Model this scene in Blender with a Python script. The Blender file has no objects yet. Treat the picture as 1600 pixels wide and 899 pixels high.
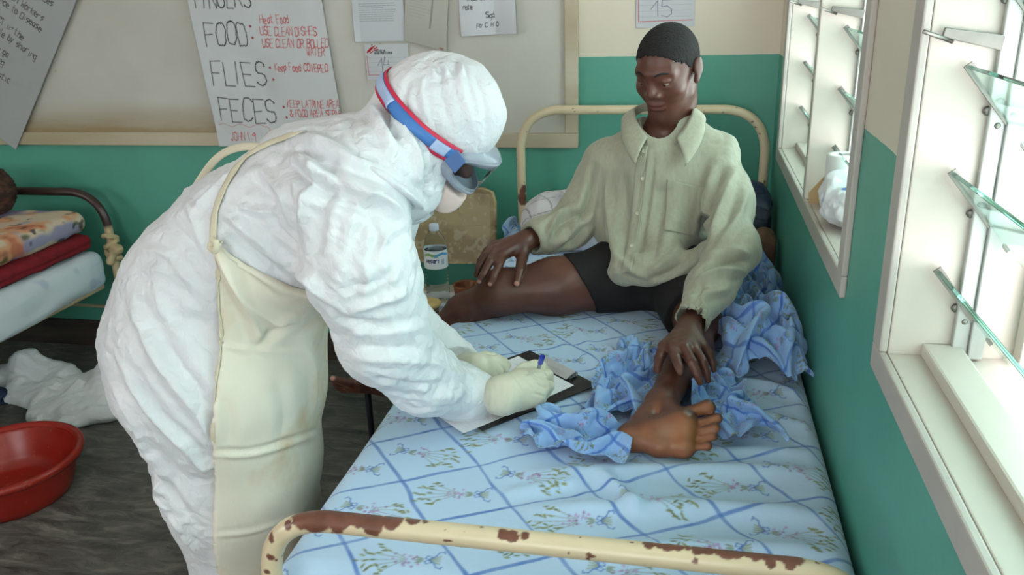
import bpy, bmesh, math, random
import numpy as np
from mathutils import Vector, Matrix
from mathutils.bvhtree import BVHTree

random.seed(7)
np.random.seed(7)
SC = bpy.context.scene
COL = SC.collection

# ------------------------------------------------------------------ camera, sky, exposure
cam_data = bpy.data.cameras.new('camera')
cam_data.sensor_width = 36.0
cam_data.lens = 29.1741
cam_data.clip_start = 0.02
cam = bpy.data.objects.new('camera', cam_data)
COL.objects.link(cam)
cam.matrix_world = Matrix.Translation((-0.30569, -3.13846, 1.54277)) @ Matrix([[0.979058, -0.039547, 0.199704], [0.201076, 0.3413, -0.918195], [-0.031847, 0.939122, 0.342105]]).to_4x4()
SC.camera = cam

world = bpy.data.worlds.new('overcast_sky')
SC.world = world
world.use_nodes = True
wbg = world.node_tree.nodes['Background']
wbg.inputs['Color'].default_value = (0.97, 0.97, 1.0, 1)
wbg.inputs['Strength'].default_value = 7.5

SC.view_settings.view_transform = 'Standard'
SC.view_settings.look = 'None'
SC.view_settings.exposure = 0.2
SC.view_settings.gamma = 1.0



# the windows the daylight comes through (sampling portals: they give no light of their own)
for nm, loc, rot, sx, sy in (('portal_near', (0.20, -2.73, 1.58), (0, math.pi / 2, 0), 1.16, 1.65), ('portal_far', (0.20, -0.91, 1.58), (0, math.pi / 2, 0), 1.16, 1.26),
                             ('portal_left', (-5.30, -4.55, 1.62), (0, -math.pi / 2, 0), 1.36, 1.7), ('portal_front', (-0.85, -5.70, 1.62), (math.pi / 2, 0, math.pi), 1.5, 1.36)):
    ld = bpy.data.lights.new(nm, 'AREA')
    ld.shape, ld.size, ld.size_y = 'RECTANGLE', sx, sy
    ld.cycles.is_portal = True
    lo = bpy.data.objects.new(nm, ld)
    lo.location, lo.rotation_euler = loc, rot
    COL.objects.link(lo)


# ------------------------------------------------------------------ small helpers
def lin(h):
    """sRGB 0-255 triple to linear."""
    c = np.array(h, float) / 255.0
    return tuple(np.where(c <= 0.04045, c / 12.92, ((c + 0.055) / 1.055) ** 2.4))


V = lambda *a: np.array(a, float)


class NT:
    """tiny wrapper for building node trees"""
    def __init__(self, name):
        self.m = bpy.data.materials.new(name)
        self.m.use_nodes = True
        self.t = self.m.node_tree
        self.b = self.t.nodes['Principled BSDF']

    def n(self, kind, **kw):
        nd = self.t.nodes.new(kind)
        for k, v in kw.items():
            if k.startswith('i_'):
                nd.inputs[k[2:].replace('_', ' ')].default_value = v
            else:
                setattr(nd, k, v)
        return nd

    def l(self, a, b):
        self.t.links.new(a, b)

    def coords(self, scale=(1, 1, 1), obj=True, rot=(0, 0, 0)):
        mp = self.n('ShaderNodeMapping')
        mp.inputs['Scale'].default_value = scale
        mp.inputs['Rotation'].default_value = rot
        if obj:
            self.l(self.n('ShaderNodeTexCoord').outputs['Object'], mp.inputs['Vector'])
        else:
            self.l(self.n('ShaderNodeNewGeometry').outputs['Position'], mp.inputs['Vector'])
        return mp.outputs['Vector']

    def noise(self, scale, detail=4, rough=0.55, vec=None, dist=0.0):
        nd = self.n('ShaderNodeTexNoise')
        nd.inputs['Scale'].default_value = scale
        nd.inputs['Detail'].default_value = detail
        nd.inputs['Roughness'].default_value = rough
        nd.inputs['Distortion'].default_value = dist
        if vec is not None:
            self.l(vec, nd.inputs['Vector'])
        return nd.outputs['Fac']

    def ramp(self, fac, stops):
        r = self.n('ShaderNodeValToRGB')
        els = r.color_ramp.elements
        while len(els) < len(stops):
            els.new(0.5)
        for e, (p, c) in zip(els, stops):
            e.position = p
            e.color = (c[0], c[1], c[2], 1) if not isinstance(c, (int, float)) else (c, c, c, 1)
        self.l(fac, r.inputs['Fac'])
        return r.outputs['Color']

    def mix(self, fac, a, b, blend='MIX'):
        mx = self.n('ShaderNodeMix', data_type='RGBA', blend_type=blend)
        for sock, v in ((mx.inputs[0], fac), (mx.inputs[6], a), (mx.inputs[7], b)):
            if isinstance(v, bpy.types.NodeSocket):
                self.l(v, sock)
            elif isinstance(v, (int, float)):
                sock.default_value = v
            else:
                sock.default_value = (v[0], v[1], v[2], 1)
        return mx.outputs[2]

    def bump(self, h, strength=0.3, dist=0.01):
        bp = self.n('ShaderNodeBump')
        bp.inputs['Strength'].default_value = strength
        bp.inputs['Distance'].default_value = dist
        self.l(h, bp.inputs['Height'])
        self.l(bp.outputs['Normal'], self.b.inputs['Normal'])
        return bp

    def set(self, **kw):
        for k, v in kw.items():
            s = self.b.inputs[k.replace('_', ' ')]
            if isinstance(v, bpy.types.NodeSocket):
                self.l(v, s)
            elif isinstance(v, (tuple, list)) and len(v) == 3:
                s.default_value = (v[0], v[1], v[2], 1)
            else:
                s.default_value = v
        return self


def simple(name, col, rough=0.6, var=0.12, vscale=6.0, bump=0.0, bscale=40.0, bdist=0.003, **kw):
    """procedural surface: noisy colour around col plus fine relief"""
    t = NT(name)
    c = lin(col)
    f = t.noise(vscale, 5, vec=t.coords())
    lo = tuple(x * (1 - var) for x in c)
    hi = tuple(min(1, x * (1 + var)) for x in c)
    t.set(Base_Color=t.ramp(f, [(0.3, lo), (0.7, hi)]), Roughness=rough)
    if bump:
        t.bump(t.noise(bscale, 3, vec=t.coords()), bump, bdist)
    for k, v in kw.items():
        t.set(**{k: v})
    return t.m


def painted(name, rough=0.7, bump=0.0, bscale=300.0, bdist=0.001, **kw):
    """surface whose print / pigment is stored in the mesh colour attribute 'print'"""
    t = NT(name)
    a = t.n('ShaderNodeAttribute', attribute_name='print')
    t.set(Base_Color=a.outputs['Color'], Roughness=rough, **kw)
    if bump:
        t.bump(t.noise(bscale, 3, vec=t.coords()), bump, bdist)
    return t.m


def link(name, me, mat=None, parent=None):
    o = bpy.data.objects.new(name, me)
    COL.objects.link(o)
    if mat is not None and len(me.materials) == 0:
        me.materials.append(mat)
    if parent is not None:
        o.parent = parent
    return o


def tag(o, label, cat, group=None, kind=None):
    o['label'] = label
    o['category'] = cat
    if group:
        o['group'] = group
    if kind:
        o['kind'] = kind
    return o


def structure(o):
    o['kind'] = 'structure'
    return o


def empty(name, loc=(0, 0, 0)):
    """thing root; parts are modelled in world coordinates and keep them (loc is the thing's base)"""
    o = bpy.data.objects.new(name, None)
    o.empty_display_size = 0.05
    COL.objects.link(o)
    o.location = loc
    return o


def adopt(root):
    """parts are in world coordinates: cancel the parent's offset"""
    bpy.context.view_layer.update()
    for c in root.children:
        c.matrix_parent_inverse = root.matrix_world.inverted()
    return root


def np_mesh(name, verts, faces, smooth=True, color=None):
    """faces: (N,4) or (N,3) int array"""
    verts = np.asarray(verts, np.float32)
    faces = np.asarray(faces, np.int32)
    me = bpy.data.meshes.new(name)
    k = faces.shape[1]
    me.vertices.add(len(verts))
    me.vertices.foreach_set('co', verts.ravel())
    me.loops.add(faces.size)
    me.loops.foreach_set('vertex_index', faces.ravel())
    me.polygons.add(len(faces))
    me.polygons.foreach_set('loop_start', np.arange(0, faces.size, k, dtype=np.int32))
    me.update(calc_edges=True)
    me.polygons.foreach_set('use_smooth', np.full(len(faces), smooth, bool))
    if color is not None:
        ca = me.color_attributes.new('print', 'FLOAT_COLOR', 'POINT')
        c4 = np.ones((len(verts), 4), np.float32)
        c4[:, :3] = color
        ca.data.foreach_set('color', c4.ravel())
    me.validate()
    return me


def grid_faces(nu, nv, closed_u=False, closed_v=False):
    iu = np.arange(nu if closed_u else nu - 1)
    iv = np.arange(nv if closed_v else nv - 1)
    a, b = np.meshgrid(iu, iv, indexing='ij')
    a2, b2 = (a + 1) % nu, (b + 1) % nv
    return np.stack([a * nv + b, a2 * nv + b, a2 * nv + b2, a * nv + b2], -1).reshape(-1, 4)


def box(name, lo, hi, mat, parent=None, bevel=0.003, mtx=None, segs=2):
    bm = bmesh.new()
    lo, hi = Vector(lo), Vector(hi)
    c, s = (lo + hi) / 2, hi - lo
    bmesh.ops.create_cube(bm, size=1.0, matrix=Matrix.Translation(c) @ Matrix.Diagonal((s.x, s.y, s.z, 1)))
    if bevel:
        bmesh.ops.bevel(bm, geom=bm.edges[:], offset=min(bevel, 0.45 * min(s)), segments=segs, affect='EDGES', profile=0.5)
    if mtx is not None:
        bm.transform(mtx)
    me = bpy.data.meshes.new(name)
    bm.to_mesh(me)
    bm.free()
    return link(name, me, mat, parent)


def prism(name, poly, axis_from, axis_to, mat, parent=None, bevel=0.002):
    """poly: list of 3-D points of one planar outline; extruded by axis_to-axis_from"""
    bm = bmesh.new()
    off = Vector(axis_to) - Vector(axis_from)
    vs = [bm.verts.new(Vector(p)) for p in poly]
    f = bm.faces.new(vs)
    r = bmesh.ops.extrude_face_region(bm, geom=[f])
    bmesh.ops.translate(bm, vec=off, verts=[g for g in r['geom'] if isinstance(g, bmesh.types.BMVert)])
    bmesh.ops.recalc_face_normals(bm, faces=bm.faces[:])
    if bevel:
        bmesh.ops.bevel(bm, geom=bm.edges[:], offset=bevel, segments=2, affect='EDGES', profile=0.5)
    me = bpy.data.meshes.new(name)
    bm.to_mesh(me)
    bm.free()
    return link(name, me, mat, parent)


def rounded_path(pts, rad, step=0.01):
    """polyline with rounded corners, resampled"""
    pts = [V(*p) for p in pts]
    out = [pts[0]]
    for i in range(1, len(pts) - 1):
        p, a, b = pts[i], pts[i - 1], pts[i + 1]
        da, db = a - p, b - p
        r = min(rad, 0.48 * np.linalg.norm(da), 0.48 * np.linalg.norm(db))
        s, e = p + da / np.linalg.norm(da) * r, p + db / np.linalg.norm(db) * r
        for t in np.linspace(0, 1, 14):
            # quarter-circle like blend
            out.append((1 - t) ** 2 * s + 2 * t * (1 - t) * (0.12 * (s + e) / 2 + 0.88 * p) + t * t * e)
    out.append(pts[-1])
    return resample(np.array(out), step)


def resample(p, step):
    d = np.r_[0, np.cumsum(np.linalg.norm(np.diff(p, axis=0), axis=1))]
    n = max(2, int(d[-1] / step) + 1)
    t = np.linspace(0, d[-1], n)
    return np.stack([np.interp(t, d, p[:, k]) for k in range(3)], 1)


def catmull(pts, n=12):
    p = np.array(pts, float)
    p = np.vstack([2 * p[0] - p[1], p, 2 * p[-1] - p[-2]])
    out = []
    for i in range(1, len(p) - 2):
        for t in np.linspace(0, 1, n, endpoint=False):
            a, b, c, d = p[i - 1], p[i], p[i + 1], p[i + 2]
            out.append(0.5 * (2 * b + (c - a) * t + (2 * a - 5 * b + 4 * c - d) * t * t + (3 * b - a - 3 * c + d) * t ** 3))
    out.append(p[-2])
    return np.array(out)


def frames(path):
    t = np.gradient(path, axis=0)
    t /= np.linalg.norm(t, axis=1)[:, None] + 1e-12
    ref = V(0, 0, 1) if abs(t[0][2]) < 0.9 else V(0, 1, 0)
    n = np.cross(t[0], ref)
    n /= np.linalg.norm(n)
    N = [n]
    for i in range(1, len(path)):
        n = N[-1] - t[i] * (N[-1] @ t[i])
        n /= np.linalg.norm(n) + 1e-12
        N.append(n)
    N = np.array(N)
    return t, N, np.cross(t, N)


def tube_geo(path, r, segs=20):
    path = np.asarray(path, float)
    t, n, b = frames(path)
    a = np.linspace(0, 2 * np.pi, segs, endpoint=False)
    rr = np.broadcast_to(np.asarray(r, float), (len(path),))
    ring = np.cos(a)[None, :, None] * n[:, None, :] + np.sin(a)[None, :, None] * b[:, None, :]
    v = path[:, None, :] + ring * rr[:, None, None]
    return v.reshape(-1, 3), grid_faces(len(path), segs, closed_v=True)[:, ::-1], ring.reshape(-1, 3)


def tube(name, path, r, mat, parent=None, segs=16, caps=True, colorfn=None):
    v, f, nrm = tube_geo(path, r, segs)
    col = colorfn(v, nrm) if colorfn else None
    n = len(path)
    if caps:   # close the ends with fans of degenerate-free quads around a centre vertex pair
        v = np.vstack([v, np.asarray(path[0])[None], np.asarray(path[-1])[None]])
        i = np.arange(segs)
        j = (i + 1) % segs
        c0, c1 = n * segs, n * segs + 1
        tri0 = np.stack([np.full(segs, c0), i, j], 1)
        tri1 = np.stack([np.full(segs, c1), (n - 1) * segs + j, (n - 1) * segs + i], 1)
        q = np.vstack([f[:, [0, 1, 2]], f[:, [0, 2, 3]], tri0, tri1])
        if col is not None:
            col = np.vstack([col, col[:1], col[-1:]])
        f = q
    return link(name, np_mesh(name, v, f, True, col), mat, parent)


def lathe_geo(profile, segs=48):
    pr = np.array(profile, float)
    a = np.linspace(0, 2 * np.pi, segs, endpoint=False)
    v = np.stack([pr[:, 0][:, None] * np.cos(a), pr[:, 0][:, None] * np.sin(a), np.repeat(pr[:, 1][:, None], segs, 1)], -1)
    return v.reshape(-1, 3), grid_faces(len(pr), segs, closed_v=True)


def lathe(name, profile, loc, mat, parent=None, segs=48, colorfn=None, mtx=None):
    v, f = lathe_geo(profile, segs)
    if mtx is not None:
        v = v @ np.array(mtx)[:3, :3].T
    v = v + V(*loc)
    f = f[:, ::-1]
    return link(name, np_mesh(name, v, f, True, colorfn(v) if colorfn else None), mat, parent)


# ------------------------------------------------------------------ numpy noise
_RT = np.random.RandomState(11).rand(64, 64, 64).astype(np.float32)


def vnoise(p):
    """smooth value noise in 0..1, p (N,3) in lattice units"""
    p = np.asarray(p, np.float32)
    i = np.floor(p).astype(np.int32)
    f = p - i
    f = f * f * f * (f * (f * 6 - 15) + 10)
    i &= 63
    j = (i + 1) & 63
    g = lambda a, b, c: _RT[a, b, c]
    x0 = g(i[:, 0], i[:, 1], i[:, 2]) * (1 - f[:, 0]) + g(j[:, 0], i[:, 1], i[:, 2]) * f[:, 0]
    x1 = g(i[:, 0], j[:, 1], i[:, 2]) * (1 - f[:, 0]) + g(j[:, 0], j[:, 1], i[:, 2]) * f[:, 0]
    y0 = g(i[:, 0], i[:, 1], j[:, 2]) * (1 - f[:, 0]) + g(j[:, 0], i[:, 1], j[:, 2]) * f[:, 0]
    y1 = g(i[:, 0], j[:, 1], j[:, 2]) * (1 - f[:, 0]) + g(j[:, 0], j[:, 1], j[:, 2]) * f[:, 0]
    a = x0 * (1 - f[:, 1]) + x1 * f[:, 1]
    b = y0 * (1 - f[:, 1]) + y1 * f[:, 1]
    return a * (1 - f[:, 2]) + b * f[:, 2]


def fbm(p, octaves=3, gain=0.5):
    s, a, tot = 0, 1.0, 0
    for o in range(octaves):
        s = s + a * (vnoise(p * (2 ** o) + 17.3 * o) - 0.5)
        tot += a * 0.5
        a *= gain
    return s / tot


def ridge(p, octaves=2):
    """sharp creases: 1 on the crease, falling away"""
    s, a, tot = 0, 1.0, 0
    for o in range(octaves):
        s = s + a * (1 - np.abs(2 * vnoise(p * (2 ** o) + 9.1 * o) - 1) * 1.0)
        tot += a
        a *= 0.5
    return s / tot


# ------------------------------------------------------------------ signed-distance bodies
def cone(a, b, ra, rb, flat=None):
    """round cone; flat=(direction, factor) squashes it along direction"""
    a, b = V(*a), V(*b)
    ba = b - a
    L2 = ba @ ba + 1e-12
    if flat is not None:
        fd = V(*flat[0])
        fd /= np.linalg.norm(fd)
        fs = 1.0 / flat[1] - 1.0
    def f(p):
        q = p - a
        t = np.clip((q @ ba) / L2, 0, 1)
        q = q - t[:, None] * ba
        r = ra + (rb - ra) * t
        if flat is not None:
            q = q + (q @ fd)[:, None] * fd * fs
        d = np.sqrt((q * q).sum(1)) - r
        return d
    return f


def ell(c, r, R=None):
    """ellipsoid; rows of R are its axes"""
    c, r = V(*c), V(*r)
    R = np.eye(3) if R is None else np.array(R, float)
    def f(p):
        q = (p - c) @ R.T
        k0 = np.sqrt(((q / r) ** 2).sum(1))
        k1 = np.sqrt(((q / (r * r)) ** 2).sum(1)) + 1e-9
        return k0 * (k0 - 1) / k1
    return f


def chain(pts, rads, flat=None):
    return [cone(pts[i], pts[i + 1], rads[i], rads[i + 1], flat) for i in range(len(pts) - 1)]


def crumple(p, freq, seed, n=6, warp=0.5):
    """crisp folded-paper relief: triangle waves in random directions, each only in patches"""
    rs = np.random.RandomState(seed)
    out = np.zeros(len(p))
    w = np.stack([fbm(p * freq * 0.6 + 3.1 + seed, 2), fbm(p * freq * 0.6 + 7.7 + seed, 2), fbm(p * freq * 0.6 + 12.9 + seed, 2)], 1)
    for i in range(n):
        d = rs.randn(3)
        d /= np.linalg.norm(d)
        t_ = (p @ d) * freq * (0.7 + 0.6 * rs.rand()) + warp * w[:, i % 3] + rs.rand() * 9
        tri = np.abs(t_ % 1 - 0.5) * 4 - 1
        m = np.clip((vnoise(p * freq * 0.45 + 5.3 * i + seed) - 0.42) * 5, 0, 1)
        out += tri * m
    return out / math.sqrt(n)


def smin(a, b, k):
    if k <= 0:
        return np.minimum(a, b)
    h = np.maximum(k - np.abs(a - b), 0) / k
    return np.minimum(a, b) - h * h * k * 0.25


class Body:
    """groups: list of (k_inside, k_join, [prims]); cuts: list of functions subtracted afterwards"""
    def __init__(self):
        self.g = []
        self.cuts = []

    def add(self, prims, k=0.02, join=0.0):
        self.g.append((k, join, prims))
        return self

    def full(self, p, keep=None):
        d = np.full(len(p), 9.0)
        for gi, (k, j, prims) in enumerate(self.g):
            dg = None
            for pi, f in enumerate(prims):
                if keep is not None and not keep[gi][pi]:
                    continue
                e = f(p)
                dg = e if dg is None else smin(dg, e, k)
            if dg is not None:
                d = smin(d, dg, j)
        for c in self.cuts:
            d = np.maximum(d, c(p))
        return d

    def mesh(self, lo, hi, h, B=12):
        lo, hi = V(*lo), V(*hi)
        nb = np.ceil((hi - lo) / (h * B)).astype(int)
        ids = np.stack(np.meshgrid(*[np.arange(n) for n in nb], indexing='ij'), -1).reshape(-1, 3)
        cen = lo + (ids + 0.5) * h * B
        half = h * B * 0.87
        per = [[f(cen) for f in prims] for (_, _, prims) in self.g]
        dc = self.full(cen)
        act = np.abs(dc) < half * 1.6 + 0.01
        ids, cen, dc = ids[act], cen[act], dc[act]
        per = [[e[act] for e in g] for g in per]
        r = np.arange(B + 1)
        loc = np.stack(np.meshgrid(r, r, r, indexing='ij'), -1).reshape(-1, 3)
        n = len(ids)
        D = np.empty((n, (B + 1) ** 3), np.float32)
        dmin = np.min([e for g in per for e in g], axis=0)
        for i in range(n):
            keep = [[bool(e[i] < dmin[i] + 2.6 * half + k + 0.02) for e in g] for g, (k, _, _) in zip(per, self.g)]
            D[i] = self.full(lo + (ids[i] * B + loc) * h, keep)
        D = D.reshape(n, B + 1, B + 1, B + 1)
        ins = D < 0
        sl = [slice(0, B), slice(1, B + 1)]
        cnt = np.zeros((n, B, B, B), np.int8)
        for a in (0, 1):
            for b in (0, 1):
                for c in (0, 1):
                    cnt += ins[:, sl[a], sl[b], sl[c]]
        w = np.argwhere((cnt > 0) & (cnt < 8))
        bi, ci = w[:, 0], w[:, 1:]
        corner = {}
        for a in (0, 1):
            for b in (0, 1):
                for c in (0, 1):
                    corner[a, b, c] = D[bi, ci[:, 0] + a, ci[:, 1] + b, ci[:, 2] + c]
        acc = np.zeros((len(w), 3))
        num = np.zeros(len(w))
        cs = list(corner)
        for x in cs:
            for ax in range(3):
                if x[ax] == 0:
                    y = tuple(1 if q == ax else x[q] for q in range(3))
                    d0, d1 = corner[x], corner[y]
                    m = (d0 < 0) != (d1 < 0)
                    t = np.where(m, d0 / np.where(m, d0 - d1, 1), 0)
                    pos = np.repeat(np.array(x, float)[None], len(w), 0)
                    pos[:, ax] = t
                    acc += np.where(m[:, None], pos, 0)
                    num += m
        gc = ids[bi] * B + ci
        verts = lo + (gc + acc / num[:, None]) * h
        dims = nb * B + 2
        key = lambda g: ((g[:, 0] + 1) * dims[1] + g[:, 1] + 1) * dims[2] + g[:, 2] + 1
        k = key(gc)
        order = np.argsort(k)
        ks = k[order]
        faces = []
        for ax in range(3):
            s0 = [slice(None)] + [slice(0, B)] * 3
            s1 = list(s0)
            s1[1 + ax] = slice(1, B + 1)
            i0, i1 = ins[tuple(s0)], ins[tuple(s1)]
            e = np.argwhere(i0 != i1)
            flip = i0[tuple(e.T)]
            g = ids[e[:, 0]] * B + e[:, 1:]
            u, v_ = (ax + 1) % 3, (ax + 2) % 3
            q = []
            ok = np.ones(len(g), bool)
            for du, dv in ((-1, -1), (0, -1), (0, 0), (-1, 0)):
                gg = g.copy()
                gg[:, u] += du
                gg[:, v_] += dv
                kk = key(gg)
                p = np.searchsorted(ks, kk)
                p = np.clip(p, 0, len(ks) - 1)
                ok &= ks[p] == kk
                q.append(order[p])
            q = np.stack(q, 1)
            q[~flip] = q[~flip][:, ::-1]
            faces.append(q[ok])
        return verts, np.vstack(faces)


def vnormals(v, f):
    n = np.zeros_like(v)
    fn = np.cross(v[f[:, 2]] - v[f[:, 0]], v[f[:, 3]] - v[f[:, 1]])
    for k in range(4):
        np.add.at(n, f[:, k], fn)
    return n / (np.linalg.norm(n, axis=1)[:, None] + 1e-12)


def smooth_verts(v, f, it=2, lam=0.5):
    n = len(v)
    e = np.vstack([f[:, [0, 1]], f[:, [1, 2]], f[:, [2, 3]], f[:, [3, 0]]])
    deg = np.bincount(e.ravel(), minlength=n).astype(float)
    for _ in range(it):
        s = np.zeros_like(v)
        for k in range(3):
            s[:, k] = np.bincount(e[:, 0], v[e[:, 1], k], n) + np.bincount(e[:, 1], v[e[:, 0], k], n)
        v = v + lam * (s / np.maximum(deg, 1)[:, None] - v)
    return v


def seg_dist(p, poly):
    """distance of points to a polyline and the parameter 0..1 along it"""
    best = np.full(len(p), 9.0)
    par = np.zeros(len(p))
    n = len(poly) - 1
    for i in range(n):
        a, b = poly[i], poly[i + 1]
        ba = b - a
        t = np.clip(((p - a) @ ba) / (ba @ ba + 1e-12), 0, 1)
        d = np.linalg.norm(p - a - t[:, None] * ba, axis=1)
        m = d < best
        best[m] = d[m]
        par[m] = (i + t[m]) / n
    return best, par


def folds(v, n, strokes):
    """strokes: (points, height, width): soft ridges (height > 0) or valleys along a line on the surface"""
    out = np.zeros(len(v))
    for pts, amp, w in strokes:
        poly = catmull(pts, 4) if len(pts) > 2 else np.array(pts, float)
        lo, hi = poly.min(0) - 3 * w, poly.max(0) + 3 * w
        m = np.where(((v > lo) & (v < hi)).all(1))[0]
        if len(m) == 0:
            continue
        d, t = seg_dist(v[m], poly)
        taper = np.clip(np.minimum(t, 1 - t) * 5, 0, 1)
        prof = np.exp(-(d / w) ** 1.35) - 0.35 * np.exp(-((d - 2 * w) / w) ** 2)
        out[m] += amp * prof * (0.25 + 0.75 * taper)
    return v + n * out[:, None]


VIEW = V(*(-0.30569, -3.13846, 1.54277))


def seat_strokes(v, f, strokes):
    """put roughly placed fold lines onto the surface (v, f), looking from the photographer's side"""
    bvh = BVHTree.FromPolygons([tuple(p) for p in v], [tuple(q) for q in f])
    out = []
    for pts, amp, w in strokes:
        poly = catmull(pts, 6) if len(pts) > 2 else resample(np.array(pts, float), 0.02)
        q = []
        for p in poly:
            d = Vector(p - VIEW).normalized()
            h = bvh.ray_cast(Vector(VIEW), d, 9.0)[0]
            if h is None:
                h = bvh.find_nearest(Vector(p))[0]
            q.append(V(*h))
        out.append((q, amp, w))
    return out


def body_obj(name, body, lo, hi, h, mat, parent, disp=None, color=None, sm=1):
    v, f = body.mesh(lo, hi, h)
    if sm:
        v = smooth_verts(v, f, sm, 0.4)
    if disp is not None:
        v = disp(v, vnormals(v, f))
    c = color(v, vnormals(v, f)) if color is not None else None
    return link(name, np_mesh(name, v, f, True, c), mat, parent)


# ------------------------------------------------------------------ pen strokes for handwriting (x 0-4, y 0-8, baseline 2)
GLYPH = dict(
    A='022842 1434', B='02080838473635053544433202', C='4738180703123243', D='02083847433202', E='48080242 0535', F='480802 0535',
    G='473818070312324345 2545', H='0208 4248 0545', I='0208', J='3833221203', K='0208 480542', L='080242', M='0208254842', N='02084248',
    O='28180703123243473828', P='02083847463505', R='02083847463505 2542', S='473818070615354443321203', T='0848 2822', U='080312324348',
    V='082248', W='0812253248', X='0248 0842', Y='082548 2522', Z='08480242',
    a='36160413123335 3632', b='080203123235261605', c='361605031232', d='3832 351605031233', e='0434351605031232', f='48382722 0636',
    g='361605031233 36302010', h='0802 0526363432', i='1612', j='26211000', k='0802 360432', l='1812', m='0602 05162422 2536464442', n='0602 05263634 32',
    o='2616050312323526', p='0600 052636331203', q='3630 361605031233', r='0602 052636', s='36160514343312', t='18131232 0636', u='0603123233 3632',
    v='061236', w='0612243246', x='0632 0236', y='061236 3600', z='06360232',
    n1='061822', n4='180444 3832', n5='4808063544433212', n9='473817064647 4742', amp='42071828270403123244', colon='2626 2323', plus='0545 2723')
for _k, _c in (('n1', '1'), ('n4', '4'), ('n5', '5'), ('n9', '9'), ('amp', '&'), ('colon', ':'), ('plus', '+')):
    GLYPH[_c] = GLYPH.pop(_k)


def glyph_lines(ch):
    if ch not in GLYPH:
        return []
    out, cur = [], ''
    for part in GLYPH[ch].split(' '):
        cur += part
        if len(cur) % 2 == 0:
            out.append(cur)
            cur = ''
    res = []
    for t in out:
        pts = np.array([[int(t[i]), int(t[i + 1])] for i in range(0, len(t), 2)], float)
        if len(pts) >= 5:
            q = pts
            for _ in range(2):
                a, b = q[:-1], q[1:]
                q = np.vstack([q[:1], np.stack([0.75 * a + 0.25 * b, 0.25 * a + 0.75 * b], 1).reshape(-1, 2), q[-1:]])
            pts = q if ch not in 'EMNWZ' else pts
        res.append(pts)
    return res


def text_lines(txt, x, y, size, ang=0.0, gap=1.4, jit=0.12, width=1.0, seed=1):
    """polylines of a hand-written line; (x, y) baseline start, size = capital height"""
    rs = np.random.RandomState(seed)
    u = size / 6.0
    ca, sa = math.cos(ang), math.sin(ang)
    out, cx = [], 0.0
    for ch in txt:
        if ch == ' ':
            cx += 3.2 * u * width
            continue
        wdt = 4.0
        if ch in 'Iil1:.,':
            wdt = 2.2
        elif ch.islower():
            wdt = 3.4
        dy = rs.randn() * jit * u * 2
        sh = 0.08 + rs.randn() * 0.05
        for p in glyph_lines(ch):
            q = p + rs.randn(*p.shape) * jit
            px = cx + (q[:, 0] * width + (q[:, 1] - 2) * sh) * u
            py = (q[:, 1] - 2) * u + dy
            out.append(np.stack([x + px * ca - py * sa, y + px * sa + py * ca], 1))
        cx += (wdt + gap) * u * width
    return out


class Canvas:
    """print on a sheet: colour grid over (u, v) in metres, stored as a colour attribute of the sheet's mesh"""
    def __init__(self, w, h, res, base):
        self.w, self.h = w, h
        self.nu, self.nv = int(w / res) + 1, int(h / res) + 1
        self.u = np.linspace(0, w, self.nu)
        self.v = np.linspace(0, h, self.nv)
        self.U, self.W = np.meshgrid(self.u, self.v, indexing='ij')
        self.c = np.ones((self.nu, self.nv, 3)) * np.array(lin(base))
        self.res = res

    def win(self, x0, x1, y0, y1):
        i0, i1 = np.searchsorted(self.u, [x0, x1])
        j0, j1 = np.searchsorted(self.v, [y0, y1])
        return slice(max(0, i0 - 1), i1 + 1), slice(max(0, j0 - 1), j1 + 1)

    def blend(self, s, m, col):
        self.c[s] = self.c[s] * (1 - m[..., None]) + np.array(lin(col)) * m[..., None]

    def stroke(self, pts, width, col, alpha=1.0):
        pts = np.asarray(pts, float)
        for a, b in zip(pts[:-1], pts[1:]):
            r = width + self.res * 1.5
            s = self.win(min(a[0], b[0]) - r, max(a[0], b[0]) + r, min(a[1], b[1]) - r, max(a[1], b[1]) + r)
            X, Y = self.U[s] - a[0], self.W[s] - a[1]
            if X.size == 0:
                continue
            d = b - a
            t = np.clip((X * d[0] + Y * d[1]) / (d @ d + 1e-12), 0, 1)
            dist = np.hypot(X - t * d[0], Y - t * d[1])
            m = np.clip((width / 2 - dist) / self.res + 0.5, 0, 1) * alpha * min(1.0, width / self.res + 0.25)
            self.blend(s, m, col)

    def text(self, txt, x, y, size, pen, col, alpha=1.0, **kw):
        for p in text_lines(txt, x, y, size, **kw):
            self.stroke(p, pen, col, alpha)

    def blob(self, x, y, rx, ry, ang, col, alpha=1.0, soft=0.35):
        r = max(rx, ry) * 1.3
        s = self.win(x - r, x + r, y - r, y + r)
        X, Y = self.U[s] - x, self.W[s] - y
        if X.size == 0:
            return
        ca, sa = math.cos(ang), math.sin(ang)
        d = np.hypot((X * ca + Y * sa) / rx, (-X * sa + Y * ca) / ry)
        self.blend(s, np.clip((1 - d) / soft, 0, 1) * alpha, col)

    def noise(self, amp, scale, seed=0.0):
        p = np.stack([self.U.ravel() * scale + seed, self.W.ravel() * scale, np.full(self.U.size, seed)], 1)
        self.c *= (1 + amp * fbm(p, 4)).reshape(self.nu, self.nv, 1)


# ================================================================== SETTING
ZB = 1.287          # height of the green dado
GREEN, CREAM = (86, 161, 142), (220, 209, 190)


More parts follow.
